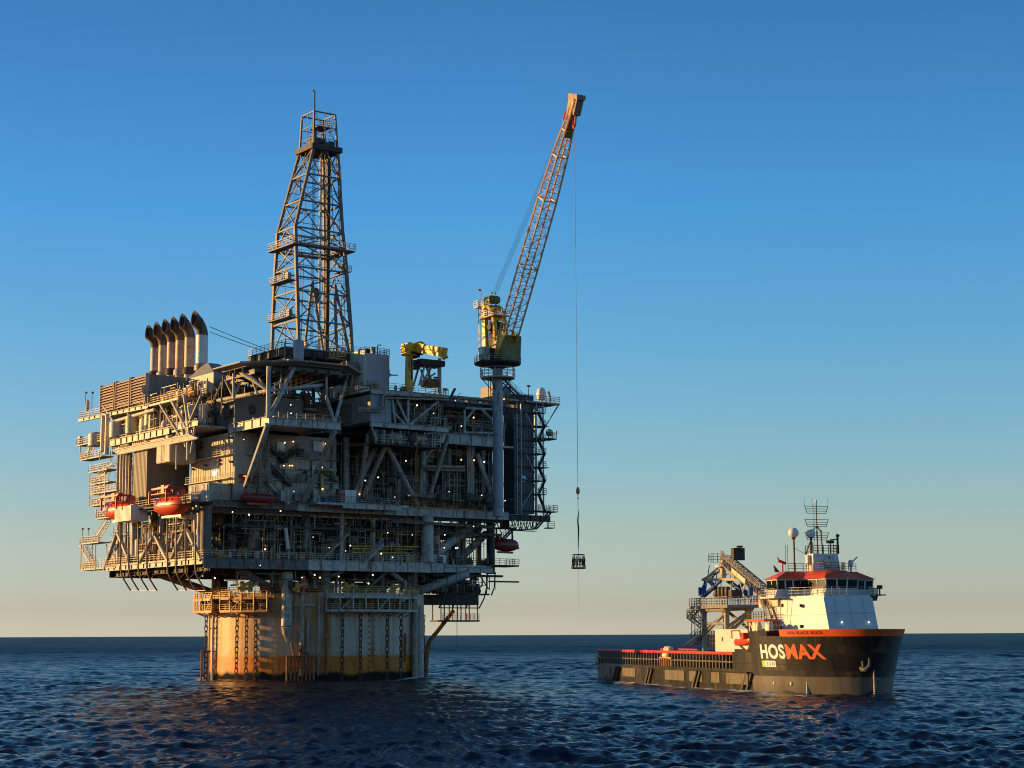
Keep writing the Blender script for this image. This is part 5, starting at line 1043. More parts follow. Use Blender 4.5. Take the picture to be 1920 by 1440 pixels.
c = pv(1042, 811, -12); mb = MB(); mb.lathe(c, [(.1, .3), (.5, .15), (.55, 0), (.5, -.03), (.1, .15)], 14, axis=(.8, -.5, .1)); mb.beam(c, (c[0] - 1, -12, c[2] - .8), .1); solo('satellite_dish', 'small dish pointing right from the right end of the platform', 'satellite dish', (c[0] - 1, -12, c[2] - .8), mb, GREY)
# gangway stair under the right end
gw = thing('access_gangway', 'open truss gangway stepping down below the right end of the main deck', 'gangway', (40, -12, 27))
P1, P2, P3, P4 = pv(1030, 962, -12), pv(1003, 992, -12), pv(960, 994, -12), pv(942, 1012, -12); P5 = pv(955, 975, -12); P6 = pv(1000, 968, -12); mb = MB()
mb.stair(P1, P2, 1.0, (0, 1, 0)); part('flight', mb, DARK, gw); mb = MB(); mb.stair(P3, P4, 1.0, (0, 1, 0)); part('flight', mb, DARK, gw)
mb = MB()
for v in (-12.6, -11.4):
    f = lambda p: Vector((p[0], v, p[2])); mb.beam(f(P2), f(P3), .22); mb.beam(f(P6), f(P5), .18)
    for i in range(5): x0 = f(P3).lerp(f(P2), i / 4); x1 = f(P5).lerp(f(P6), i / 4); mb.beam(x0, x1, .14); (mb.beam(x0, f(P5).lerp(f(P6), (i + 1) / 4), .12) if i < 4 else None)
mb.box((P3[0], -12.6, P3[2] - .1), (P2[0], -11.4, P3[2])); part('truss', mb, DARK, gw)
mb = MB(); c = pv(1032, 945, -12); mb.box((P6[0] + .5, -13, P1[2] + .1), (P1[0] + 1.2, -10.5, P1[2] + .3)); mb.rail([(P1[0] - 1, -13, P1[2] + .3), (P1[0] + 1.2, -13, P1[2] + .3), (P1[0] + 1.2, -10.5, P1[2] + .3)]); mb.box((P1[0] - .6, -12.5, P1[2] - 3), (P1[0] + .8, -11, P1[2] - 2.8)); mb.rail([(P1[0] - .6, -12.5, P1[2] - 2.8), (P1[0] + .8, -12.5, P1[2] - 2.8)]); mb.beam((P1[0] - .5, -12, P1[2] - 2.8), (P1[0] - .5, -12, P1[2]), .1); part('landing', mb, DARK, gw)
# left outlying stair towers
def stair_tower(label, u, legs, lands, flights, base):
    t = thing('stair_tower', label, 'stair tower', base); mb = MB()
    for p, q in legs: mb.beam(pu(*p, u), pu(*q, u), .16); a = pu(*p, u); b = pu(*q, u); mb.beam((a[0] + 2.2, a[1], a[2]), (b[0] + 2.2, b[1], b[2]), .16)
    part('post', mb, GREY, t)
    for (x0, x1, y) in lands:
        a = pu(x0, y, u); b = pu(x1, y, u); mb = MB(); mb.box((u, a[1], a[2] - .1), (u + 2.4, b[1], a[2] + .1)); o = part('landing', mb, GREY, t)
        q = MB(); q.rail([(u, a[1], a[2] + .1), (u, b[1], a[2] + .1)], 1.15, 1.2, .05); q.rail([(u, a[1], a[2] + .1), (u + 2.4, a[1], a[2] + .1)], 1.15, 1.2, .05); part('railing', q, PIPE, o)
    for p, q in flights:
        mb = MB(); a = pu(*p, u + .8); b = pu(*q, u + .8); mb.stair(a, b, .9, (1, 0, 0)); part('flight', mb, GREY, t)
    return t
stair_tower('sunlit zigzag stair tower on the far left side of the platform, level with the lifeboats', UL - .2, [((168, 888), (168, 950)), ((197, 885), (197, 952)), ((180, 955), (181, 972))],
            [(166, 200, 886), (168, 203, 909), (168, 218, 927), (168, 198, 949), (179, 207, 973)], [((172, 909), (203, 886)), ((172, 927), (200, 909)), ((175, 949), (202, 927)), ((183, 973), (205, 950))], (UL, 27, 29))
stair_tower('lowest sunlit stair tower hanging at the bottom left corner of the platform', UL - .2, [((152, 1019), (151, 1068)), ((179, 1020), (179, 1068))], [(151, 184, 1020), (150, 215, 1069)], [((178, 1066), (153, 1022)), ((176, 1020), (203, 978))], (UL, 32, 20))
stair_tower('small outlying platform with lattice rails at the upper left edge', UL - .2, [((150, 835), (152, 862)), ((186, 845), (187, 863)), ((163, 862), (168, 838))], [(143, 197, 836), (150, 190, 863)], [((158, 862), (172, 840)), ((190, 885), (214, 870))], (UL, 32, 40))
mb = MB(); c = pu(147, 830, UL); mb.box((c[0], c[1] - .5, c[2] - .3), (c[0] + .8, c[1] + .4, c[2] + 1.2)); mb.box((c[0] + .1, c[1] - .6, c[2] + .2), (c[0] + .7, c[1] - .5, c[2] + .7)); solo('equipment_cabinet', 'little grey instrument cabinet at the outermost upper left corner', 'cabinet', (c[0], c[1], c[2] - .3), mb, GREY)
mb = MB(); c = pu(164, 770, UL); mb.tube(c, (c[0], c[1], c[2] + 1.6), .35, n=10); mb.sphere((c[0], c[1], c[2] + 1.8), .3, 8); solo('vent_pipe', 'squat sunlit vent on the far left tip of the top deck', 'pipe', c, mb, CREAM)
for px, lb in ((158, 'left of two thin lamp poles'), (172, 'right of two thin lamp poles')): c = pu(px + (2 if px == 158 else 0), 768, UL); mb = MB(); mb.tube(c, (c[0], c[1], c[2] + 3.2), .06); mb.box((c[0] - .2, c[1] - .3, c[2] + 3.1), (c[0] + .2, c[1] + .1, c[2] + 3.4)); solo('light_pole', lb + ' at the far left tip of the top deck', 'light pole', c, mb, DARK)
for px, lb in ((154, 'left'), (165, 'right')): c = pu(px, 1019, UL); mb = MB(); mb.tube(c, (c[0], c[1], c[2] + 2.6), .05); mb.box((c[0] - .2, c[1] - .25, c[2] + 2.6), (c[0] + .2, c[1] + .15, c[2] + 2.85)); solo('light_pole', lb + ' of two lamp poles on the lowest left stair landing', 'light pole', c, mb, DARK)
# curved guide rails hanging below the left side
def guides(label, pxs, u=UL - 1.2):
    t = thing('guide_rail_frame', label, 'guide rails', (u, pu(pxs[1], 1060, u)[1], 14)); ends = []
    for px in pxs:
        base = pu(px, 1060, u); pts = []
        for (dx, y) in ((0, 978), (0, 1030), (0, 1062), (1, 1075), (4, 1086), (9, 1098), (13, 1107)):
            q = pu(px, y, u); pts.append((u + dx * .14, q[1] - dx * .02, q[2]))
        mb = MB(); mb.path(pts, .14, 6); ends.append(pts[-1]); mb.beam(pts[4], (u + 2.6, pts[4][1], 19.2), .1); part('rail', mb, mat('weathered_brown_steel', (.22, .15, .11), .6, rust=.5), t)
    mb = MB(); mb.beam(ends[0], ends[-1], .12); part('cross_bar', mb, GREY, t)
guides('left set of four curved brown guide rails hanging under the sunlit side', (226, 241, 259, 275)); guides('right set of four curved brown guide rails, next to the platform corner', (314, 330, 348, 366))
# ------------------------------------------------------------------ lifeboats in their davits
def lifeboat(label, base, L=8.6, W=3.0, H=3.1, rot=math.pi / 2, m=LBO, fr=PF, davit=True):
    t = thing('lifeboat', label, 'lifeboat', base, fr, group='enclosed orange lifeboats'); x, y, z = base; ca, sa = math.cos(rot), math.sin(rot)
    T = lambda a, b, c: (x + a * ca - b * sa, y + a * sa + b * ca, z + c)
    n = 16; secs = []
    for s in np.linspace(-1, 1, 15):
        w = W / 2 * max(.05, (1 - abs(s) ** 3.2)) ** .55; k = 1 - abs(s) ** 4 * .55; ring = []
        for j in range(n):
            a = 2 * math.pi * j / n; cy = math.cos(a) * w; cz = math.sin(a)
            cz = cz * (H * .52 if cz > 0 else H * .48) * (k if abs(s) > .01 else 1) * (1 if cz > 0 else (1 - .25 * s * s)); ring.append(T(s * L / 2, cy, H * .5 + cz))
        secs.append(ring)
    mb = MB(); mb.add([p for r_ in secs for p in r_], [(i * n + j, i * n + (j + 1) % n, (i + 1) * n + (j + 1) % n, (i + 1) * n + j) for i in range(14) for j in range(n)] + [tuple(range(n)), tuple(reversed(range(14 * n, 15 * n)))])
    part('hull', mb, m, t)
    mb = MB(); pts = [T(s * L / 2, W / 2 * max(.05, (1 - abs(s) ** 3.2)) ** .55 * 1.01, H * .5) for s in np.linspace(-1, 1, 15)] + [T(s * L / 2, -W / 2 * max(.05, (1 - abs(s) ** 3.2)) ** .55 * 1.01, H * .5) for s in np.linspace(1, -1, 15)]
    mb.path(pts, .06, 5); part('fender', mb, DARK, t)
    mb = MB(); mb.beam(T(-L * .33, 0, -.1), T(L * .28, 0, -.12), .5, .35); part('keel', mb, m, t)
    mb = MB(); mb.loft([T(-L * .38, -.6, H * .85), T(-L * .18, -.6, H * .85), T(-L * .18, .6, H * .85), T(-L * .38, .6, H * .85)], [T(-L * .34, -.45, H * 1.25), T(-L * .24, -.45, H * 1.25), T(-L * .24, .45, H * 1.25), T(-L * .34, .45, H * 1.25)]); o = part('conning_tower', mb, m, t)
    mb = MB(); mb.box(*[T(*q) for q in ((-L * .335, -.5, H * 1.02), (-L * .245, .5, H * 1.15))]); part('window', mb, GLASS, o)
    for k_ in (-.22, -.1, .02, .14, .26):
        mb = MB(); w_ = W / 2 * (1 - abs(k_ * 2) ** 3.2) ** .55
        for sd_ in (-1, 1): mb.loft([T(k_ * L - .16, sd_ * w_ * .86, H * .70), T(k_ * L + .16, sd_ * w_ * .86, H * .70), T(k_ * L + .16, sd_ * w_ * .72, H * .80), T(k_ * L - .16, sd_ * w_ * .72, H * .80)], [T(k_ * L - .16, sd_ * (w_ * .86 + .07), H * .72), T(k_ * L + .16, sd_ * (w_ * .86 + .07), H * .72), T(k_ * L + .16, sd_ * (w_ * .72 + .07), H * .83), T(k_ * L - .16, sd_ * (w_ * .72 + .07), H * .83)])
        part('side_window', mb, GLASS, t)
    mb = MB()
    for k_ in (-.3, .3): mb.beam(T(k_ * L, 0, H * .9), T(k_ * L, 0, H * 1.25), .18)
    part('lifting_hook', mb, DARK, t)
    mb = MB(); mb.tube(T(L * .5, 0, H * .35), T(L * .53, 0, H * .3), .25); part('propeller_guard', mb, DARK, t)
    return t
def davit(label, base, L=9.0, rot=math.pi / 2, m=RED, h=2.45):
    t = thing('lifeboat_davit', label, 'davit', base, group='lifeboat davits'); x, y, z = base; ca, sa = math.cos(rot), math.sin(rot); T = lambda a, b, c: (x + a * ca - b * sa, y + a * sa + b * ca, z + c)
    for s in (-1, 1): mb = MB(); mb.path([T(s * L * .36, -2.6, 0), T(s * L * .36, -2.6, h * .8), T(s * L * .36, -2.2, h), T(s * L * .36, .3, h), T(s * L * .36, .3, h - .6)], .2, 6); part('arm', mb, m, t)
    mb = MB(); mb.beam(T(-L * .36, -2.2, h), T(L * .36, -2.2, h), .3); mb.box(*[T(*q) for q in ((-L * .3, -2.6, h - 1.0), (L * .36, -1.4, h - .85))]); mb.rail([T(-L * .3, -1.4, h - .85), T(L * .36, -1.4, h - .85)], 1.2, .8, .06); part('walkway', mb, m, t)
    mb = MB(); mb.lathe(T(L * .3, -1.9, h + .1), [(.4, -.6), (.4, .6)], 10, axis=(ca, sa, 0)); mb.box(*[T(*q) for q in ((L * .05, -2.3, h - .8), (L * .18, -1.5, h + .5))]); part('winch', mb, m, t)
for lb, px, py, u in (('orange enclosed lifeboat, leftmost, half hidden by the cream white box', 229, 964, -33.2), ('orange enclosed lifeboat hanging in full sun below the tall grey block', 322, 955, -33.2)):
    c = pu(px, py, u); b = (u, c[1], c[2] - 1.1); lifeboat(lb, b, L=9.8 if px > 300 else 9.8, W=3.4, H=3.4, rot=math.pi / 2 + .12)
    davit('red davit frame over the ' + ('leftmost lifeboat' if px < 300 else 'fully sunlit lifeboat'), (u, c[1], ZM - .4), rot=-math.pi / 2)
c = pv(484, 945, -18.8); lifeboat('dark red lifeboat in shade at the foot of the long raking strut', (c[0], -18.8, ZM - .6), L=6.6, W=2.2, H=1.7, rot=0, m=mat('shaded_boat_red', (.35, .03, .02), .45))  # boat orange darkened to red: its shade is painted into the colour
davit('bright red davit post at the foot of the long raking strut', (pv(465, 945, -18.8)[0] + .8, -18.8, ZM - .3), L=3.6, rot=math.pi, m=RED, h=4.2)
c = pv(948, 1025, -6); lifeboat('dark red lifeboat hanging below the right end of the platform', (c[0], -6, c[2] - 1.0), L=6.6, W=2.6, H=2.5, rot=0.15, m=mat('shaded_boat_red', (.35, .03, .02)))  # same darkened red, shade painted into the boat colour
mb = MB(); mb.beam((c[0] - 6, -6, c[2] + 3.5), (c[0] + 2.4, -6, c[2] + 3.5), .35); mb.box((c[0] - 1, -6.5, c[2] + 3.6), (c[0] + .6, -5.5, c[2] + 5.6)); mb.tube((c[0] - 1.2, -6, c[2] + 5.6), (c[0] + 1, -6, c[2] + 5.6), .35)
for s in (-2.2, 1.6): mb.beam((c[0] + s, -6, c[2] + 3.4), (c[0] + s, -6, c[2] + 1.2), .25)
solo('lifeboat_davit', 'dark davit frame over the lifeboat at the right end of the platform', 'davit', (c[0], -6, c[2] + 3.5), mb, DARK, group='lifeboat davits')
# ------------------------------------------------------------------ pedestal crane
PU_, PV_ = pv(933.5, 850, -20)[0], -20.0
ck = thing('pedestal_crane', 'tall yellow lattice-boom crane on a grey pedestal at the right of the platform', 'crane', (PU_, PV_, 28))
zcab = pv(934, 686, PV_)[2]
mb = MB(); mb.tube((PU_, PV_, 29.2), (PU_, PV_, zcab), .98, n=24)
for z in (31, 42.0, 44.2, 51.8): mb.lathe((PU_, PV_, z), [(1.12, 0), (1.12, .25)], 24)
part('pedestal', mb, mat('pedestal_paint', (.33, .345, .36), .45, rust=.12, var=.07), ck)
zc = pv(934, 708, PV_)[2]; mb = MB(); n8 = [(PU_ + 3.3 * math.cos(R(22.5 + 45 * k)), PV_ + 3.3 * math.sin(R(22.5 + 45 * k))) for k in range(8)]
mb.prism(n8, zc - .25, zc); o = part('access_platform', mb, GREY, ck); mb = MB(); mb.rail([(x, y, zc) for x, y in n8 + n8[:1]], 1.7, 1.1, .06); part('railing', mb, GIRD, o)
q0 = pv(944, 715, PV_); q1 = pv(984, 755, -16); mb = MB(); mb.stair(q1, q0, 1.1, (0, 1, 0)); part('stair', mb, DARK, ck)
mb = MB()
for a in (2.6, 3.6, 5.2): mb.beam((PU_ + math.cos(a) * 1.0, PV_ + math.sin(a), zc - 2.4), (PU_ + math.cos(a) * 3, PV_ + math.sin(a) * 3, zc - .2), .14)
mb.beam((PU_ - 1.6, PV_, 50), (PU_ - 1.6, PV_, zc), .1); mb.beam((PU_ - 2.1, PV_, 50), (PU_ - 2.1, PV_, zc), .1); part('bracket', mb, DARK, ck)
# slewing house
mb = MB(); mb.lathe((PU_, PV_, zcab - .6), [(1.1, 0), (2.2, .5), (4.3, .8), (4.4, 1.1)], 28); part('slew_ring', mb, DARK, ck)
mb = MB(); ring = [(PU_ + 4.3 * math.cos(t), PV_ + 4.3 * math.sin(t), zcab + .5) for t in np.linspace(0, 2 * math.pi, 20)]; mb.rail(ring, 1.15, 1.2, .05); part('railing', mb, GIRD, ck)
hx0 = pv(941, 675, PV_)[0]; hx1 = pv(972, 675, PV_)[0]; zt_ = pv(960, 636, PV_)[2]; yz = zcab + .52
OLV = mat('olive_crane_paint', (.20, .17, .03), .5, rust=.15)
DL = Vector((-.113, -.993, 0)); PERP = Vector((.993, -.113, 0))          # the crane is slewed towards the camera: forward and sideways
def pc(px, py):
    """measured point on the upright plane through the pedestal that holds the boom"""
    r = ray(px, py); N = PERP.x * PF.U + PERP.y * PF.V; P0 = PF.o + PU_ * PF.U + PV_ * PF.V
    t = (P0 @ N) / (r[:2] @ N); q = t * r[:2] - PF.o
    return Vector((float(q @ PF.U), float(q @ PF.V), float(CAM_H + t * r[2])))
def ph(f, w, z): p = Vector((PU_, PV_, 0)) + DL * f + PERP * w; return (p.x, p.y, z)
def pbox(mb, f0, f1, w0, w1, z0, z1, tf0=0, tf1=0):
    return mb.loft([ph(f0, w0, z0), ph(f0, w1, z0), ph(f1, w1, z0), ph(f1, w0, z0)], [ph(f0 + tf0, w0, z1), ph(f0 + tf0, w1, z1), ph(f1 + tf1, w1, z1), ph(f1 + tf1, w0, z1)])
mb = MB(); pbox(mb, -1.0, 4.0, -1.3, 2.6, yz, yz + 4.6, 2.0, .4); part('machinery_house', mb, OLV, ck)
mb = MB(); pbox(mb, -3.6, -1.2, -1.8, 1.8, yz, yz + 2.0); pbox(mb, -1.0, .9, -2.4, -1.35, yz, yz + 2.6); part('winch_house', mb, DARK, ck)
mb = MB(); pbox(mb, -.2, 1.6, -3.9, -2.5, yz + .2, yz + 2.4); pbox(mb, -.3, 1.7, -4.0, -2.4, yz + 2.42, yz + 2.6); o = part('operator_cab', mb, CREAM, ck); mb = MB(); pbox(mb, 1.61, 1.67, -3.8, -2.6, yz + 1.0, yz + 2.3); pbox(mb, 0, 1.4, -3.97, -3.91, yz + 1.0, yz + 2.3); part('window', mb, GLASS, o)
gan = MB(); W1 = 1.15
for s in (-W1, W1):
    o_ = PERP * s; gan.beam(pc(921, 664) + o_, pc(919, 576) + o_, .8, .9); gan.path([pc(919, 574) + o_, pc(928, 577) + o_, pc(934, 590) + o_, pc(938, 610) + o_, pc(939, 640) + o_], .42, 8)
gan.beam(pc(918, 582) - PERP * W1, pc(918, 582) + PERP * W1, .6); gan.beam(pc(934, 598) - PERP * W1, pc(934, 598) + PERP * W1, .5)
part('gantry', gan, YEL, ck)
mb = MB(); p, q = pc(925, 662), pc(935, 600)
mb.loft([p - PERP, p + PERP, pc(938, 662) + PERP, pc(938, 662) - PERP], [pc(926, 603) - PERP, pc(926, 603) + PERP, pc(934, 603) + PERP, pc(934, 603) - PERP]); mb.tube(pc(928, 615) - PERP * 1.3, pc(928, 615) + PERP * 1.3, .7, n=14); part('hoist_winch', mb, DARK, ck)
for (f0_, f1_, y) in ((-6.0, -2.2, 573), (-4.0, 1.6, 597)):
    z = pc(921, y).z; mb = MB(); pbox(mb, f0_, f1_, -1.7, 1.7, z - .1, z + .1); o = part('gantry_platform', mb, YEL, ck); q = MB(); q.rail([Vector(ph(f0_, -1.7, z)), Vector(ph(f1_, -1.7, z)), Vector(ph(f1_, 1.7, z))], 1.2, .9, .05); q.rail([Vector(ph(f0_, -1.7, z)), Vector(ph(f0_, 1.7, z))], 1.2, .9); part('railing', q, CREAM, o)
mb = MB(); a, b = Vector(ph(-4.2, -1.7, yz)), Vector(ph(-4.2, -1.7, pc(919, 575).z)); a2, b2 = a + DL * .6, b + DL * .6
mb.beam(a, b, .1); mb.beam(a2, b2, .1)
for k in range(28): mb.beam(a.lerp(b, k / 28), a2.lerp(b2, k / 28), .05)
part('ladder', mb, GREY, ck)
mb = MB(); z = pc(921, 566).z; pbox(mb, -3.2, -1.0, -1.2, 1.2, z - .2, z + .8); mb.beam(pc(929, 575), pc(929, 547), .2); mb.beam(pc(920, 550), pc(928, 548), .2); mb.lathe(pc(925, 562), [(.8, -.9), (.8, .9)], 14, axis=PERP); part('sheave_block', mb, OLV, ck)
mb = MB(); a = pc(902, 572); mb.tube(a, a + Vector((0, 0, 3.0)), .05); a2 = a + Vector((-.7, 0, 2.7)); mb.box(a2 - Vector((0, .03, 0)), a2 + Vector((.7, .03, .35))); part('flag', mb, RED, ck)
# boom: a box of four lattice-braced chords from the foot to the head
foot = pc(943, 664); head = pc(1078, 195); ax = (head - foot).normalized(); nrm = PERP.cross(ax).normalized(); nrm = nrm if nrm.z > 0 else -nrm; L = (head - foot).length
BM = mat('boom_paint', (.85, .50, .24), .5, rust=.25, rustcol=(.35, .12, .05)); BR = mat('boom_brace', (.75, .60, .46), .5, rust=.35)
def sq(t, w, h=None): c = foot + ax * L * t; h = h or w; return [c + nrm * w / 2 * a + PERP * h / 2 * b for a, b in ((-1, -1), (1, -1), (1, 1), (-1, 1))]
secs = [(0.0, .9, 2.7), (.09, 2.4, 2.8), (.36, 2.4, 2.8), (.63, 2.3, 2.6), (.80, 1.9, 2.1), (.90, 1.4, 1.5), (1.0, .9, 1.0)]
for k, ((t0, w0, h0), (t1, w1, h1)) in enumerate(zip(secs[:-1], secs[1:])):
    A, B = sq(t0, w0, h0), sq(t1, w1, h1); mb = MB(); br = MB(); nn = max(2, round(L * (t1 - t0) / 1.6))
    for i in range(4):
        j = (i + 1) % 4; mb.tube(A[i], B[i], .2, n=6)
        for q in range(nn):
            a0, a1 = A[i].lerp(B[i], q / nn), A[i].lerp(B[i], (q + 1) / nn); b0, b1 = A[j].lerp(B[j], q / nn), A[j].lerp(B[j], (q + 1) / nn)
            br.tube(a0, b1, .06, n=4, cap=False) if (q + i) % 2 else br.tube(b0, a1, .06, n=4, cap=False)
            br.tube(a0, b0, .06, n=4, cap=False)
    for i in range(4): mb.beam(B[i], B[(i + 1) % 4], .2)
    if k == 0:
        for i in (0, 2): mb.loft([A[i], A[i + 1], B[i + 1], B[i]], [p + PERP * .06 for p in (A[i], A[i + 1], B[i + 1], B[i])])
    o = part('boom_section', mb, YEL if k == 0 else BM, ck); part('lattice_brace', br, BR if k else YEL, o)
mb = MB(); A, B = sq(.875, 1.6, 1.7), sq(.965, 1.1, 1.2); mb.loft([A[0], A[3], B[3], B[0]], [p - nrm * .08 for p in (A[0], A[3], B[3], B[0])]); part('boom_plate', mb, OLV, ck)
mb = MB()
for s in (-.6, .6):
    q4 = [pc(1066, 218) + PERP * s, pc(1076, 218) + PERP * s, pc(1082, 186) + PERP * s, pc(1073, 176) + PERP * s]; mb.loft(q4, [p + PERP * .1 for p in q4])
q4 = [pc(1073, 176) - PERP * .9, pc(1073, 176) + PERP * .9, pc(1090, 178) + PERP * .9, pc(1090, 178) - PERP * .9]; mb.loft(q4, [p - Vector((0, 0, .9)) for p in q4])
q4 = [pc(1082, 216) - PERP * .7, pc(1082, 216) + PERP * .7, pc(1090, 180) + PERP * .7, pc(1090, 180) - PERP * .7]; mb.loft(q4, [p - DL * .4 for p in q4])
part('boom_head', mb, mat('boom_head_paint', (.30, .20, .13), .6, rust=.4), ck)
mb = MB()
for y in (188, 200): mb.lathe(pc(1082, y), [(.35, -.5), (.35, .5)], 12, axis=PERP)
part('sheave', mb, DARK, ck)
mb = MB(); F_ = DL * 1.0 - ax * 0; mb.path([pc(1068, 216) + F_, pc(1068, 236) + F_, pc(1070, 243) + F_, pc(1073, 236) + F_, pc(1074, 214) + F_], .2, 8); mb.path([pc(1062, 206), pc(1056, 224)], .2, 6); part('safety_loop', mb, LBO, ck)
mb = MB()
for i in range(7): s = -.5 + .17 * i; mb.tube(pc(929, 547) + PERP * s, foot + ax * L * .97 + PERP * s + nrm * .5, .02, n=4)
part('luffing_rope', mb, mat('grey_wire', (.25, .27, .30), .5), ck)
# load line and hook
hk = pc(1083.5, 915); BY = hk.y; btop = pc(1083.5, 1043); btop.x, btop.y = hk.x, BY; tp_ = pc(1086, 190); tp_.x, tp_.y = hk.x, BY; mb = MB(); mb.tube(tp_, hk, .04, n=5); part('hoist_rope', mb, mat('grey_wire', (.25, .27, .30)), ck)
hb = thing('hook_block', 'small orange hook block on the thin crane rope high above the personnel basket', 'hook block', (hk.x, BY, hk.z - 1.2))
mb = MB(); mb.lathe((hk.x, BY, hk.z - 1.1), [(.12, 0), (.3, .25), (.34, .7), (.2, 1.15), (.06, 1.3)], 12); part('block', mb, mat('hook_orange', (.6, .25, .08), .5, rust=.2), hb)
mb = MB(); mb.path([(hk.x, BY, hk.z - 1.1), (hk.x, BY, hk.z - 1.5), (hk.x + .15, BY, hk.z - 1.75), (hk.x, BY, hk.z - 1.9), (hk.x - .15, BY, hk.z - 1.75)], .06); part('hook', mb, DARK, hb)
mb = MB(); mb.tube((hk.x, BY, hk.z - 1.9), (hk.x, BY, hk.z - 3.8), .04, n=5); g = random.Random(2); pts = [Vector((hk.x, BY, hk.z - 3.8)).lerp(Vector((btop.x, BY, btop.z + 1.2)), t) + Vector((g.uniform(-.07, .07), 0, 0)) for t in np.linspace(0, 1, 10)]
mb.path(pts, [.05, .09, .12, .13, .14, .13, .11, .1, .07, .04], 6); mb.tube(pts[-1], btop, .035, n=5); part('sling', mb, mat('sling_dark', (.07, .05, .05), .8), hb)
# ------------------------------------------------------------------ personnel basket with its riders
bb = pc(1084, 1064); bb.x, bb.y = hk.x, BY; bk = thing('personnel_basket', 'round open crane basket full of standing people hanging over the sea', 'personnel basket', (bb.x, BY, bb.z))
bx, bz = bb.x, bb.z
mb = MB(); mb.lathe((bx, BY, bz), [(1.15, -.25), (1.25, -.12), (1.25, 0), (.2, .02)], 24); part('floor_ring', mb, mat('basket_orange', (.6, .12, .03), .5), bk)
mb = MB(); mb.lathe((bx, BY, bz + 2.1), [(1.0, 0), (1.05, .06), (1.0, .12), (.2, .12)], 24); part('top_ring', mb, DARK, bk)
for k in range(8): a = k * math.pi / 4 + .2; mb = MB(); mb.tube((bx + math.cos(a) * 1.15, BY + math.sin(a) * 1.15, bz), (bx + math.cos(a) * .98, BY + math.sin(a) * .98, bz + 2.1), .03, n=5); part('rope', mb, DARK, bk)
mb = MB()
for k in range(20): a = k * math.pi / 10; mb.tube((bx + math.cos(a) * 1.2, BY + math.sin(a) * 1.2, bz), (bx + math.cos(a + .3) * .99, BY + math.sin(a + .3) * .99, bz + 2.1), .022, n=4)
for z_ in (.5, 1.0): mb.path([(bx + math.cos(t) * 1.16, BY + math.sin(t) * 1.16, bz + z_) for t in np.linspace(0, 6.2832, 17)], .03, 4)
part('net', mb, mat('net_brown', (.10, .04, .02), .8), bk)
mb = MB(); mb.tube((bx, BY, bz + 2.2), (btop.x, BY, btop.z), .035, n=5); part('rope', mb, DARK, bk); mb = MB(); mb.tube((bx, BY, bz - .2), (bx, BY, bz - 6.5), .018, n=4); part('tag_line', mb, CABLE, bk)
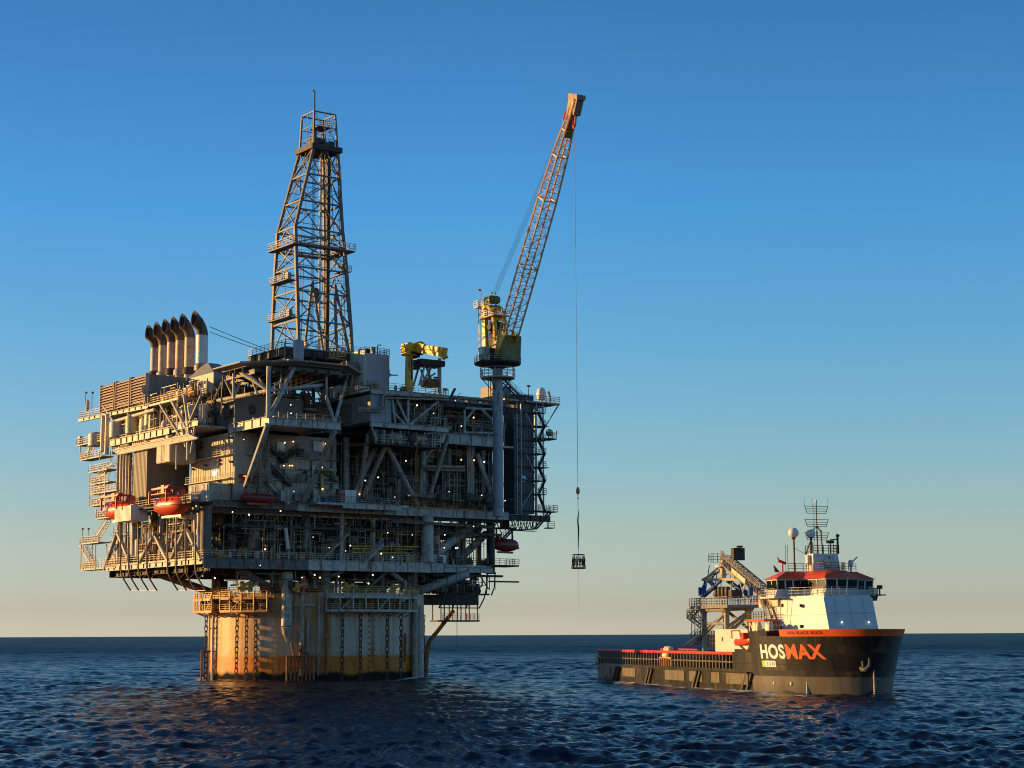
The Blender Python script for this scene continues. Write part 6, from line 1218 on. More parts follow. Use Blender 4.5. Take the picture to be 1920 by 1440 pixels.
def person(label, base, face, shirt, pants, helmet, arm_up=True, hscale=1.0):
    """a standing figure grown as one skin over a skeleton, five fingers on each hand"""
    t = thing('person', label, 'person', base, group='people riding the personnel basket'); x, y, z = base; ca, sa = math.cos(face), math.sin(face); s = hscale
    T = lambda a, b, c: ((a * ca - b * sa) * s, (a * sa + b * ca) * s, c * s)          # a forward, b left, c up
    V = []; E = []; Rr = []
    def v(p, r, par=None):
        V.append(T(*p)); Rr.append(r * s)
        if par is not None: E.append((par, len(V) - 1))
        return len(V) - 1
    pel = v((0, 0, .95), .14); w = v((0, 0, 1.12), .125, pel); ch = v((0, 0, 1.32), .15, w); nk = v((0, 0, 1.48), .06, ch); hd_ = v((.01, 0, 1.60), .09, nk); v((.02, 0, 1.70), .085, hd_); v((.1, 0, 1.6), .028, hd_)
    for sd in (-1, 1):
        hp = v((0, .1 * sd, .9), .095, pel); k_ = v((.03, .12 * sd, .5), .062, hp); an = v((0, .13 * sd, .09), .042, k_); v((.16, .15 * sd, .04), .035, an)
        sh = v((0, .19 * sd, 1.40), .062, ch); el_ = v((.12, .24 * sd, 1.14), .042, sh)
        wr = v((.36, .2 * sd, 1.28 if arm_up else 1.0), .028, el_); pm_ = v((.43, .2 * sd, 1.32 if arm_up else .98), .032, wr)
        for f in range(4): f1 = v((.47, (.2 + (f - 1.5) * .021) * sd, (1.345 if arm_up else .96) + .004 * (1.5 - abs(f - 1.5))), .010, pm_); v((.485 - .004 * f, (.2 + (f - 1.5) * .021) * sd, (1.38 if arm_up else .92) - .006 * abs(f - 1.3)), .008, f1)
        th_ = v((.42, .16 * sd, 1.34 if arm_up else .96), .011, pm_); v((.45, .14 * sd, 1.37 if arm_up else .94), .009, th_)
    me = bpy.data.meshes.new('body'); me.from_pydata(V, E, []); o = bpy.data.objects.new('body', me); C.objects.link(o)
    md = o.modifiers.new('skin', 'SKIN'); md.use_smooth_shade = True
    for i, r in enumerate(Rr): me.skin_vertices[0].data[i].radius = (r, r); me.skin_vertices[0].data[i].use_root = (i == 0)
    o.modifiers.new('sub', 'SUBSURF').levels = 1; o.modifiers['sub'].render_levels = 1
    dg = bpy.context.evaluated_depsgraph_get(); m2 = bpy.data.meshes.new_from_object(o.evaluated_get(dg)); C.objects.unlink(o); bpy.data.objects.remove(o)
    skin = mat('skin', (.45, .25, .17), .6); m2.materials.clear()
    for m_ in (skin, shirt, pants, DARK): m2.materials.append(m_)
    for p in m2.polygons:
        c = p.center; z_ = c.z / s; lat = math.hypot(c.x, c.y) / s
        p.material_index = 3 if z_ < .1 else 2 if z_ < .98 and lat < .3 else 0 if (z_ > 1.47 and lat < .14) or lat > .40 else 1
        p.use_smooth = True
    ob = bpy.data.objects.new('body', m2); C.objects.link(ob); ob.parent = t
    def lp(*a): q = T(*a); return (x + q[0], y + q[1], z + q[2])
    mb = MB(); mb.lathe(lp(.01, 0, 1.66), [(.135 * s, 0), (.13 * s, .03), (.115 * s, .1), (.07 * s, .15), (.01, .165)], 12); part('helmet', mb, helmet, t)
    mb = MB()
    for e in (-.035, .035): mb.sphere(lp(.10, e, 1.635), .012, 6)
    mb.beam(lp(.098, -.025, 1.55), lp(.098, .025, 1.55), .012); part('face_features', mb, DARK, t)
    mb = MB(); mb.loft([lp(.13, -.14, 1.08), lp(.13, .14, 1.08), lp(-.13, .14, 1.08), lp(-.13, -.14, 1.08)], [lp(.15, -.17, 1.42), lp(.15, .17, 1.42), lp(-.15, .17, 1.42), lp(-.15, -.17, 1.42)]); part('life_vest', mb, mat('vest_orange', (.6, .10, .03), .7) if 'vest' in label else shirt, t)
    return t
cl = lambda n, c: mat('cloth_' + n, c, .85, var=.1)
PP = [('person at the left of the basket in a red jacket and white helmet', cl('red', (.6, .04, .02)), cl('navy', (.03, .035, .06)), WHITE), ('person second from the left in an orange vest and white helmet', cl('orange', (.5, .12, .03)), cl('grey', (.2, .2, .2)), WHITE), ('person third from the left in pale coveralls and a white helmet', cl('pale', (.45, .42, .36)), cl('pale', (.45, .42, .36)), WHITE), ('person in the middle of the basket in a dark red coverall', cl('maroon', (.42, .04, .03)), cl('maroon', (.42, .04, .03)), YEL),
      ('person right of the middle in a red vest over black clothes', cl('black', (.02, .02, .02)), cl('black', (.02, .02, .02)), WHITE), ('person second from the right in dark blue clothes', cl('navy', (.03, .035, .06)), cl('black', (.02, .02, .02)), WHITE), ('person at the right of the basket in black clothes and a dark helmet', cl('black', (.02, .02, .02)), cl('black', (.02, .02, .02)), DARK), ('person at the back of the basket in a dark red jacket', cl('maroon', (.42, .04, .03)), cl('navy', (.03, .035, .06)), WHITE)]
for k, (lb, a, b, h_) in enumerate(PP):
    # riders stand on the outer ring facing in, hands on the ropes
    ang = {0: 2.75, 1: 3.25, 2: 3.8, 3: 4.3, 4: 4.8, 5: 5.3, 6: 5.8, 7: 1.2}[k]
    person(lb, (bx + math.cos(ang) * 1.02, BY + math.sin(ang) * 1.02, bz), ang + math.pi, a, b, h_, hscale=1.0 + .03 * ((k * 3) % 4 - 1.5))
# ------------------------------------------------------------------ yellow knuckle crane and its rest
kc = thing('knuckle_crane', 'stout yellow knuckle crane with a square arm bent level over the roof', 'crane', (12, -12, ZT + .1))
kv = -12; K = lambda x, y, v=kv: Vector(pv(x, y, v))
mb = MB(); b0_ = K(767, 722); mb.tube((b0_.x, kv, ZT + .2), (b0_.x, kv, K(767, 664).z), .85, .7, 18); mb.lathe((b0_.x, kv, ZT + .2), [(1.3, 0), (1.3, .5)], 18); part('pedestal', mb, YEL, kc)
mb = MB(); mb.box(K(758, 666) - Vector((0, 1.0, 0)), K(776, 646) + Vector((0, 1.0, 0))); mb.beam(K(764, 655), K(790, 648), 1.3, 1.3); mb.beam(K(786, 648), K(792, 662), .9, .9); mb.lathe(K(765, 654), [(.95, -1.05), (1.15, -.8), (1.15, .8), (.95, 1.05)], 18, axis=(0, 1, 0)); mb.lathe(K(786, 650), [(.95, -.7), (.95, .7)], 16, axis=(0, 1, 0)); part('knuckle', mb, YEL, kc)
mb = MB(); mb.beam(K(784, 652, -13), K(833, 661, -22), 1.3, 1.7); mb.beam(K(800, 652, -16), K(830, 657, -21.5), 1.5, .9); mb.beam(K(828, 655, -21.4), K(835, 672, -22), .9, 1.0); part('arm', mb, mat('bright_yellow', (.88, .42, .03), .45, rust=.08), kc)
mb = MB(); mb.tube(K(770, 660, kv - 1), K(792, 664, kv - 1), .25); mb.lathe(K(780, 668), [(.4, -.8), (.4, .8)], 12, axis=(0, 1, 0)); part('hydraulic_cylinder', mb, DARK, kc)
mb = MB(); mb.box(K(776, 692) - Vector((0, .5, 0)), K(785, 689) + Vector((0, .8, 0))); mb.rail([K(777, 690), K(785, 690)], 1.2, .8); mb.beam(K(772, 712, kv - .8), K(772, 672, kv - .8), .2); part('step', mb, DARK, kc)
ks = thing('crane_rest', 'white-grey A-frame boom rest with a dark roof under the yellow crane arm', 'frame', (17, -12, ZT + .1))
mb = MB(); zb_ = ZT + .5
for p, q in (((786, 722), (797, 683)), ((803, 722), (806, 683)), ((812, 722), (800, 690)), ((788, 718), (816, 700)), ((790, 722), (808, 690))): mb.beam(K(*p), K(*q), .3)
for p, q in (((786, 722), (797, 683)), ((812, 722), (800, 690))): mb.beam(K(*p) + Vector((0, 2, 0)), K(*q) + Vector((0, 2, 0)), .3)
mb.tube((K(824, 725).x, kv, zb_), K(824, 672), .38, n=12); part('frame', mb, GREY, ks)
mb = MB(); mb.box(K(784, 683) - Vector((0, 1, .1)), K(829, 679) + Vector((0, 2.5, .1))); part('roof', mb, DARK, ks)
mb = MB(); mb.box(K(800, 724) - Vector((0, .5, 0)), K(822, 712) + Vector((0, 2, 0))); part('base', mb, RUST, ks)
# ------------------------------------------------------------------ the supply ship
def sx(px, y, z=8): return pv(px, 1200, y, SF)[0]
def sp(px, py, y): return pv(px, py, y, SF)
ship = thing('supply_ship', 'black supply ship with white bridge, red roof and long open after deck', 'ship', (45, 0, 0), SF)
def hb(x, z):
    """half breadth of the hull"""
    t = min(max(z / 7.6, -.3), 1.15); xs = 58 + 6 * t; xe = xe_(z); b = 9.75
    if x > xs: b *= (1 - ((x - xs) / (xe - xs)) ** 2.4) ** .70 if x < xe else 0
    if x < 8: b *= 1 - .03 * ((8 - x) / 8) ** 2 * (1 if z > 2 else 2.5)
    if z < .3: b *= 1 - .02 * (.3 - z)
    return max(b, 0.02)
def xe_(z): return 82.5 + 2.9 * min(max(z / 7.6, -.3), 1.15) ** (1 if z < 0 else 1.3)
def strip(z0, z1, xa, xb, off=0.0, n=70, ends=True, top=True, nz=4):
    """hull plating between two heights, both sides, closed to a solid"""
    mb = MB(); zs_ = np.linspace(z0, z1, nz + 1); rings = []
    for z in zs_:
        e = min(xb, xe_(z)) if xb > 80 else xb; xs_ = xa + (e - xa) * (1 - (1 - np.linspace(0, 1, n)) ** 2.4)
        rings.append([(x, -(hb(x, z) + off), z) for x in xs_] + [(x, hb(x, z) + off, z) for x in xs_[::-1]])
    m_ = len(rings[0]); mb.add([p for r_ in rings for p in r_], [(k * m_ + i, k * m_ + (i + 1) % m_, (k + 1) * m_ + (i + 1) % m_, (k + 1) * m_ + i) for k in range(nz) for i in range(m_)])
    for k, rev in ((0, True), (nz, False)):
        for i in range(n - 1):
            q = (k * m_ + i, k * m_ + i + 1, k * m_ + m_ - 2 - i, k * m_ + m_ - 1 - i); mb.f.append(tuple(reversed(q)) if rev else q)
    return mb
HB = mat('ship_black_hull', (.028, .025, .020), .32, rust=.28, rustcol=(.10, .075, .035), var=.4, scale=.42, streak=True, bump=.25)  # golden-brown streaks: hull scuffs plus painted sun reflections
HG = mat('ship_boot_topping', (.13, .12, .10), .36, rust=.25, rustcol=(.16, .09, .03), var=.2, scale=.6, streak=True)
OR_ = mat('ship_orange', (.72, .11, .015), .4, var=.05); SW = mat('ship_white', (.60, .61, .60), .45, var=.04, rust=.04)
RR = mat('ship_red_roof', (.78, .085, .02), .4, var=.06)
part('hull', strip(-2.5, 2.9, 0, 90, n=90, nz=6), HB, ship)
part('hull', strip(2.9, 5.2, 60.6, 90, n=60), HB, ship); part('hull', strip(5.2, 7.35, 67.5, 90, n=60), HB, ship)
part('boot_topping', strip(-.5, 2.15, 66.5, 90, off=.03, n=60, nz=3), HG, ship)
part('bulwark', strip(7.3, 8.2, 74.0, 90, off=.04, n=60), OR_, ship); part('foredeck', strip(8.15, 8.2, 72, 90, off=-.4, n=40, nz=1), mat('deck_green_grey', (.12, .14, .13), .8), ship)
mb = MB()
for z in (1.9, 3.7, 5.5):
    xs_ = np.linspace(1 if z < 2.8 else (61 if z < 5.2 else 68), 85.2, 60)
    mb.path([(x, -hb(x, z) - .012, z) for x in xs_], .02, 4)
for x in np.arange(6, 84, 6.2): mb.path([(x, -hb(x, z) - .012, z) for z in np.linspace(.1, 2.8 if x < 61 else (5.1 if x < 68 else 7.3), 8)], .018, 4)
part('weld_seams', mb, mat('weld_seam', (.02, .018, .015), .6), ship)
mb = MB()
for x in (66.8, 69.0, 71.2): mb.beam((x, -6.46 + (x - 66) * .012, 7.6), (x - .1, -6.1 + (x - 66) * .012, 12.3), .05)
for y in (-2, 0, 2): mb.beam((78.33, y, 8.3), (76.65, y, 12.3), .04)
mb.beam((77.5, -3.4, 10.35), (77.5, 3.4, 10.35), .04); mb.beam((66, -6.25, 10.1), (70.2, -6.22, 10.1), .05); mb.beam((70.3, -6.22, 10.1), (77.45, -3.5, 10.1), .05)
part('weld_seams', mb, mat('pale_seam', (.45, .42, .36), .6), ship)
# recessed panels and sloping fenders on the side
for i, (a, b) in enumerate(((3, 9), (15, 21), (34.5, 42.5), (44.5, 49.5), (53, 56), (58.5, 66))):
    mb = MB(); mb.box((a, -9.83, .9 if a > 30 else 1.0), (b, -9.70, 2.35)); part('hull_panel', mb, mat('hull_panel_paint', (.13, .115, .085), .5, rust=.3, streak=True, var=.3), ship)
for x in (11.5, 27, 47, 64.5):
    for d in (0, 1.3): mb = MB(); y = -hb(x + d, 1) - .12; mb.beam((x + d - 1.0, y, -.1), (x + d + .9, y, 2.4), .45, .42, up=(0, 1, 0)); part('fender', mb, DARK, ship)
mb = MB(); mb.box((1, -9.95, 2.45), (66, -9.7, 2.62)); mb.box((60.7, -9.72, 2.6), (60.62, 9.7, 5.2)); part('rubbing_strake', mb, HB, ship)
# aft deck guard: posts, mid rail and the red top rail
mb = MB()
for i in range(48): x = 2 + i * 1.24; mb.box((x, -9.55, 2.9), (x + .22, -9.2, 4.95)); mb.box((x, 9.2, 2.9), (x + .22, 9.55, 4.95))
for y in (-9.6, 9.4): mb.box((1.5, y, 3.75), (60.6, y + .2, 3.95))
for i in range(30): x = 4 + i * 1.24 + 17; mb.box((x + .6, -9.5, 2.9), (x + .72, -9.3, 3.8))
part('guard_frame', mb, mat('guard_black', (.07, .065, .055), .5, rust=.3), ship)
for y in (-9.45, 9.45): mb = MB(); mb.tube((1.6, y, 5.0), (60.5, y, 5.0), .23, n=8); part('top_rail', mb, mat('rail_red', (.75, .07, .05), .4), ship)
mb = MB(); mb.box((0.05, -9.4, 2.9), (3.5, -8.6, 4.3)); mb.box((0.02, 8.6, 2.9), (3.5, 9.4, 4.3)); mb.box((58, -9.5, 5.05), (67.6, -8.9, 5.2)); mb.box((60.6, -9.4, 5.2), (67.6, -9.2, 5.6)); part('gunwale', mb, HB, ship)
mb = MB(); mb.box((.2, -8.5, 2.9), (60, 8.5, 2.96)); part('cargo_deck', mb, mat('deck_timber', (.16, .12, .08), .9), ship)
for x, y, w, h, m_ in ((2.2, -8.8, 1.4, 1.4, CREAM), (19, -8.6, 1.0, 1.2, CREAM), (28, -8.4, 1.4, 1.1, YEL), (42, -8.6, 1.1, 1.2, RUST), (48, -8.3, 1.5, 1.0, CREAM), (54, -8.4, 1.0, 1.3, CREAM)):
    mb = MB(); mb.lathe((x, y, 2.95), [(w * .35, 0), (w * .35, h * .5), (w * .5, h * .6), (w * .5, h * .85), (w * .2, h)], 10); part('deck_bollard', mb, m_, ship)
cr = thing('deck_rack', 'yellow rack with two pale drums by the red rail amidships on the after deck', 'rack', (34.5, -8.9, 2.9), SF)
mb = MB()
for i in range(6): mb.beam((32.5 + i * .9, -9.8, 2.9), (32.5 + i * .9, -9.8, 4.1), .16)
mb.beam((32.3, -9.8, 4.15), (37.3, -9.8, 4.15), .2); part('frame', mb, ORAIL, cr)
for z in (4.5, 5.4): mb = MB(); mb.lathe((33.8 + (z - 4.5) * .8, -9.2, z), [(.35, -1.1), (.48, -.95), (.48, .95), (.35, 1.1)], 14, axis=(1, 0, 0)); part('drum', mb, CREAM, cr)
# superstructure
def plan(front, side, aft, xf, xk, xa, z): return [(xa, -aft, z), (xk, -side, z), (xf, -front, z), (xf, front, z), (xk, side, z), (xa, aft, z)]
mb = MB(); mb.loft(plan(3.5, 6.4, 6.4, 78.3, 70.5, 65.4, 7.4), plan(3.5, 6.0, 6.0, 76.6, 70.0, 65.0, 12.35)); part('deckhouse', mb, SW, ship)
mb = MB(); mb.box((64.6, -8.9, 5.2), (70.5, 8.9, 8.0)); part('deckhouse', mb, HB, ship)
mb = MB(); mb.loft(plan(3.3, 5.9, 5.9, 76.4, 69.8, 66.0, 12.35), plan(3.3, 5.9, 5.9, 76.4, 69.8, 66.0, 12.6)); mb.box((65.6, -7.6, 12.36), (70.3, 7.6, 12.58)); part('bridge_deck', mb, SW, ship)
T_ = [(66.6, -7.0), (70.0, -7.0), (70.0, -3.6), (75.0, -2.3), (75.0, 2.3), (70.0, 3.6), (70.0, 7.0), (66.6, 7.0)]
def tpl(z, g=0.0): return [(x + (g if x > 69 else -g), y + math.copysign(g, y), z) for x, y in T_]
mb = MB(); mb.loft(tpl(12.6, -.25), tpl(13.55)); part('wheelhouse', mb, SW, ship)
mb = MB(); mb.loft(tpl(13.55, -.12), tpl(14.75, .0)); wg = part('window_band', mb, mat('bridge_glass', (.01, .012, .013), .12, var=.02, spec=.25), ship)
mb = MB()
for (a, b), nw in zip(list(zip(T_, T_[1:] + T_[:1])), (2, 3, 3, 3, 3, 3, 2, 8)):
    for i in range(nw + 1):
        t = i / nw; x = a[0] + (b[0] - a[0]) * t; y = a[1] + (b[1] - a[1]) * t; g = .02; ox = 1 if x > 69 else -1
        mb.beam((x - .1 * ox, y - math.copysign(.08, y), 13.5), (x + g * ox, y + math.copysign(g, y), 14.8), .17)
mb.loft(tpl(14.72, .05), tpl(14.9, .08)); part('window_frame', mb, SW, ship)
rf = [(67.4, -5.2), (69.0, -5.2), (69.0, -2.6), (73.4, -1.4), (73.4, 1.4), (69.0, 2.6), (69.0, 5.2), (67.4, 5.2)]
mb = MB(); mb.loft([(x, y, 14.9) for x, y, _ in tpl(0, .35)], [(x, y, 15.95) for x, y in rf]); part('roof', mb, RR, ship)
for (x, y, z) in ((66.5, -6.45, 11.4), (66.5, -6.4, 10.0), (66.5, -6.42, 8.4), (69.6, -6.35, 11.4), (69.6, -6.45, 8.5), (73.2, -5.35, 11.3), (73.4, -5.5, 8.6)):
    mb = MB(); mb.lathe((x, y + .35, z), [(.2, 0), (.2, .1)], 12, axis=(0, -1, 0)); mb.box((x - .13, y + .05, z - .22), (x + .13, y + .3, z + .22)); part('porthole', mb, DARK, ship)
for y in (-1.6, 2.2): mb = MB(); mb.sphere((77.95, y, 9.1), .08, 8); part('lamp', mb, LAMPW, ship)
# bridge front gallery and rails
mb = MB(); mb.box((75.1, -3.2, 12.6), (76.3, 3.2, 12.7)); mb.rail([(76.3, -3.2, 12.6), (76.3, 3.2, 12.6)], 1.1, 1.0, .03); mb.rail([(70.2, -5.9, 12.6), (76.3, -3.3, 12.6)], 1.1, 1.1, .035); mb.rail([(70.2, 7.6, 12.6), (76.3, 3.3, 12.6)], 1.1, 1.1, .035); mb.rail([(66, -7.6, 12.6), (70.3, -7.6, 12.6)], 1, 1, .035); mb.rail([(70.2, 7.5, 12.6), (67, 8.2, 12.6)], 1.1, .8, .06); part('railing', mb, GREY, ship)
mb = MB(); mb.box((69, 7.0, 12.7), (71.5, 8.2, 12.85)); mb.tube((70.6, 7.7, 12.8), (70.6, 7.7, 14.0), .12); mb.box((70.4, 7.4, 13.6), (70.9, 8.0, 14.1)); mb.box((70.3, 5.6, 12.0), (71.4, 6.9, 12.8)); part('wing_platform', mb, DARK, ship)
mb = MB(); mb.box((64.2, -7.2, 11.2), (65.0, -4, 12.9)); mb.box((65.0, -6.4, 11.3), (68.6, -6.1, 12.5)); part('side_locker', mb, CREAM, ship)
mb = MB(); mb.box((62.5, -8.6, 9.3), (69.0, -6.6, 9.6)); o = part('side_platform', mb, OR_, ship); mb = MB(); mb.rail([(62.5, -8.5, 9.6), (68.9, -8.5, 9.6)], 1.0, .9, .05); part('railing', mb, DARK, o)
mb = MB(); mb.box((60.8, -6.4, 11.7), (64.4, -5.0, 11.95)); o = part('side_platform', mb, OR_, ship); mb = MB(); mb.rail([(60.8, -6.3, 11.95), (64.4, -6.3, 11.95)], 1.0, .9, .05); part('railing', mb, DARK, o)
mb = MB(); mb.stair((67.5, -7.2, 9.6), (64.6, -6.9, 12.4), .8, (0, 1, 0)); part('stair', mb, GREY, ship)
# mast house, mast, aerials and domes on the monkey island
mb = MB(); mb.loft([(68.1, -1.9, 15.9), (70.5, -1.9, 15.9), (70.5, 2.1, 15.9), (68.1, 2.1, 15.9)], [(68.1, -1.9, 18.3), (70.5, -1.9, 18.3), (70.5, 1.7, 18.3), (68.1, 1.7, 18.3)]); part('mast_house', mb, SW, ship)
mb = MB(); mb.box((70.52, .3, 16.1), (70.9, 1.2, 18.0)); mb.lathe((70.9, -.1, 17.2), [(.45, 0), (.45, .3)], 12, axis=(1, 0, 0)); mb.box((69.0, -2.4, 16.9), (69.8, -1.92, 18.1)); part('vent', mb, CREAM, ship)
mb = MB(); mb.rail([(68.1, -1.9, 18.3), (70.5, -1.9, 18.3), (70.5, 1.9, 18.3), (68.1, 1.9, 18.3)], 1.1, .8, .05); mb.rail([(69.2, -5, 16), (69.2, -2.8, 16), (73, -1.5, 16), (73, 1.5, 16), (69.2, 2.8, 16), (69.2, 5, 16)], 1.0, 1.1, .04); part('railing', mb, DARK, ship)
mb = MB(); mb.tube((68.4, -.25, 18.3), (68.4, -.25, 25.4), .12, .08, 8); mb.beam((68.4, -.25, 22.2), (68.4, .3, 21.4), .12); mb.beam((68.4, .35, 21.6), (68.4, .5, 18.3), .14); mb.beam((68.4, -.3, 22.0), (68.4, -.9, 21.5), .1)
for z in (24.8, 23.0, 21.2):
    for dz, w in ((0, 1.75), (-.35, 1.5), (-.65, 1.5), (-.95, 1.4)): mb.beam((68.4, -.25 - w, z + dz), (68.4, -.25 + w, z + dz), .07)
    for s in (-1, 1): mb.beam((68.4, -.25 + s * 1.75, z + .1), (68.4, -.25 + s * 1.4, z - .95), .07)
for s in (-1.75, -.6, 1.75): mb.beam((68.4, -.25 + s, 24.8), (68.4, -.25 + s, 25.9), .035)
for y in (-.75, -.6): mb.beam((68.4, y, 18.3), (68.4, y, 25.0), .03)
part('mast', mb, mat('mast_dark', (.04, .05, .05), .5), ship); mb = MB(); mb.sphere((68.4, -.25, 25.5), .17, 8); part('masthead_light', mb, WHITE, ship)
for (y, x, z, r, zb) in ((-3.35, 67.6, 21.2, .72, 15.9), (-1.15, 68.4, 21.1, .62, 18.3)):
    mb = MB(); mb.sphere((x, y, z), r, 16); o = part('radome', mb, WHITE, ship); mb = MB(); mb.tube((x, y, zb), (x, y, z - r * .9), .13, .16, 8); mb.lathe((x, y, z - r * 1.25), [(.15, 0), (.35, .3)], 10)
    mb.beam((x, y, z - 2.0), (x + .8, y + 1.5, 18.2), .06) if zb < 17 else mb.beam((x, y, z - .8), (x, y - .8, 18.3), .12); part('radome_pole', mb, mat('mast_dark', (.04, .05, .05)), o)
mb = MB()
for (y, h, r) in ((.9, 1.6, .1), (2.0, 2.4, .16), (1.4, 1.3, .06), (-1.7, 1.5, .05)): mb.tube((70, y, 18.3), (70, y, 18.3 + h), r, n=6)
mb.box((69.8, .4, 19.7), (70.2, 1.4, 20.1)); mb.tube((70, .95, 20.2), (70, 2.0, 20.25), .08); mb.tube((70, 1.95, 20.6), (70, 2.1, 20.9), .25); part('radar', mb, DARK, ship)
mb = MB(); mb.tube((66.5, -4.6, 16), (66.5, -4.6, 17.2), .14); mb.tube((66.5, -5.2, 17.5), (66.5, -4.1, 17.1), .2); mb.tube((66.5, -5.3, 17.9), (66.5, -5.0, 17.4), .1); part('water_cannon', mb, RED, ship)
mb = MB(); mb.lathe((70.5, 3.6, 15.9), [(.15, 0), (.15, .6), (.35, .8), (.35, 1.4), (.15, 1.6)], 10); mb.tube((70.5, 3.7, 17.1), (70.5, 4.6, 17.9), .1); part('searchlight', mb, CREAM, ship)
mb = MB()
for k in (-.15, .15): mb.tube((66.4, -3.9 + k, 16), (66.4, -3.9 + k, 19.6), .035, n=4)
mb.loft([(66.8, -5.9, 15.9), (66.8, -5.2, 15.9), (67.0, -5.2, 15.9), (67.0, -5.9, 15.9)], [(66.8, -6.1, 16.8), (66.8, -6.0, 16.8), (67.0, -6.0, 16.8), (67.0, -6.1, 16.8)]); part('whip_aerial', mb, DARK, ship)
# anchor in its recess and chain
mb = MB(); ax_, ay = 83.2, -hb(83.2, 4) - .18
mb.beam((ax_, ay, 4.2), (ax_, ay + .05, 3.0), .22); mb.path([(ax_ - .7, ay, 4.6), (ax_ - .75, ay, 3.6), (ax_ - .2, ay - .05, 3.1), (ax_ + .4, ay + .1, 3.1), (ax_ + .75, ay + .5, 3.6), (ax_ + .7, ay + .6, 4.6)], [.1, .2, .25, .25, .2, .1], 8); part('anchor', mb, mat('anchor_grey', (.10, .09, .08), .7, rust=.3), ship)
mb = MB()
for i in range(14): z = 2.9 - i * .25; mb.box((ax_ + .2 - .15, -hb(83.4, z) - .16, z), (ax_ + .35, -hb(83.4, z) - .02, z + .1))
part('draft_marks', mb, CREAM, ship); mb = MB(); mb.box((76.5, -hb(76.5, 1) - .1, -.3), (76.6, -hb(76.5, 1) + .2, 2.2)); mb.box((71, -hb(71, 1) - .06, 1.1), (71.35, -hb(71, 1) + .2, 1.45)); mb.box((74, -hb(74, 1) - .07, 1.05), (74.4, -hb(74, 1) + .2, 1.45)); part('hull_marks', mb, CREAM, ship)
# lettering wrapped on the hull plating
def hull_text(txt, x0, x1, z0, z1, material, name='lettering', off=.035, bold=.02, space=1.07):
    cu = bpy.data.curves.new('t', 'FONT'); cu.body = txt; cu.size = 1; cu.extrude = .01; cu.offset = bold; cu.resolution_u = 4; cu.space_character = space
    to = bpy.data.objects.new('t', cu); C.objects.link(to); dg = bpy.context.evaluated_depsgraph_get(); dg.update()
    me = bpy.data.meshes.new_from_object(to.evaluated_get(dg)); C.objects.unlink(to); bpy.data.objects.remove(to)
    co = np.array([v.co[:] for v in me.vertices]); mn, mx_ = co.min(0), co.max(0)
    fs = [tuple(p.vertices) for p in me.polygons]
    # arc length table along the plating so that letters keep their width round the bow
    xs_ = np.linspace(x0, x1, 200); zm = (z0 + z1) / 2; ys = np.array([hb(x, zm) for x in xs_]); s = np.concatenate([[0], np.cumsum(np.hypot(np.diff(xs_), np.diff(ys)))])
    mb = MB(); vs = []
    for x, y, z in co:
        u = (x - mn[0]) / (mx_[0] - mn[0]); w = (y - mn[1]) / (mx_[1] - mn[1]); X = np.interp(u * s[-1], s, xs_); Z = z0 + (z1 - z0) * w
        vs.append((X, -(hb(X, Z) + off + (.012 if z > 0 else 0)), Z))
    mb.add(vs, fs)
    # subdivide nothing: letters are small against the curvature
    o = part(name, mb, material, ship); return o
white_l = mat('letter_white', (.8, .8, .76), .5, var=.03); orange_l = mat('letter_orange', (.75, .13, .03), .5, var=.03)
hull_text('HOS', 69.3, 74.3, 4.4, 6.3, white_l, bold=.035); hull_text('MAX', 74.5, 80.0, 4.4, 6.3, orange_l, bold=.035)
def plate(x0, x1, z0, z1, m_, off, nm):
    mb = MB(); n = 8
    for i in range(n): a, b = x0 + (x1 - x0) * i / n, x0 + (x1 - x0) * (i + 1) / n; mb.loft([(a, -hb(a, z0) - off, z0), (b, -hb(b, z0) - off, z0), (b, -hb(b, z1) - off, z1), (a, -hb(a, z1) - off, z1)], [(a, -hb(a, z0) - off - .01, z0), (b, -hb(b, z0) - off - .01, z0), (b, -hb(b, z1) - off - .01, z1), (a, -hb(a, z1) - off - .01, z1)])
    return part(nm, mb, m_, ship)
plate(69.3, 70.0, 3.35, 4.15, mat('plate_green', (.30, .60, .05), .5), .03, 'green_plate'); plate(70.02, 72.2, 3.35, 4.15, white_l, .03, 'white_plate')
hull_text('310', 70.25, 72.0, 3.5, 4.0, mat('letter_grey', (.25, .27, .25), .6), off=.06, bold=.01)
for w_, a_, b_ in (('HOS', 75.5, 76.7), ('BLACK', 77.0, 78.9), ('ROCK', 79.15, 80.7)): hull_text(w_, a_, b_, 7.55, 7.98, mat('letter_red', (.35, .02, .01), .5), off=.08, bold=.02, space=1.05)
# deck house amidships, machinery and the rescue boat
dh = thing('deck_house', 'plain cream white deck house with a small door, behind the orange rescue boat', 'deck house', (53, -5, 5), SF)
x0, x1 = sx(1341, -6), sx(1402, -6)
mb = MB(); mb.box((x0, -6, 2.95), (x1, 4, 8.25)); part('wall', mb, SW, dh); mb = MB(); mb.box((x0 + 2.6, -6.06, 6.6), (x0 + 3.0, -6.005, 7.2)); part('vent', mb, DARK, dh); mb = MB(); mb.box((x0 - .1, -6.1, 8.25), (x1 + .1, 4.1, 8.35)); part('roof', mb, CREAM, dh)
c = sp(1396, 1196, -8.3); lb_ = thing('rescue_boat', 'open orange rescue boat in its cradle beside the cream deck house', 'rescue boat', (c[0], -8.3, c[2] - .9), SF)
mb = MB(); secs_ = []
for s in np.linspace(-1, 1, 11):
    w = .9 * max(.05, 1 - abs(s) ** 2.6) ** .6; k = .35 * max(0, s) ** 2; secs_.append([(c[0] + s * 3.2, -8.3 + math.cos(a) * w, c[2] - .5 + k + math.sin(a) * (.6 if math.sin(a) < 0 else .35)) for a in np.linspace(0, 2 * math.pi, 10, endpoint=False)])
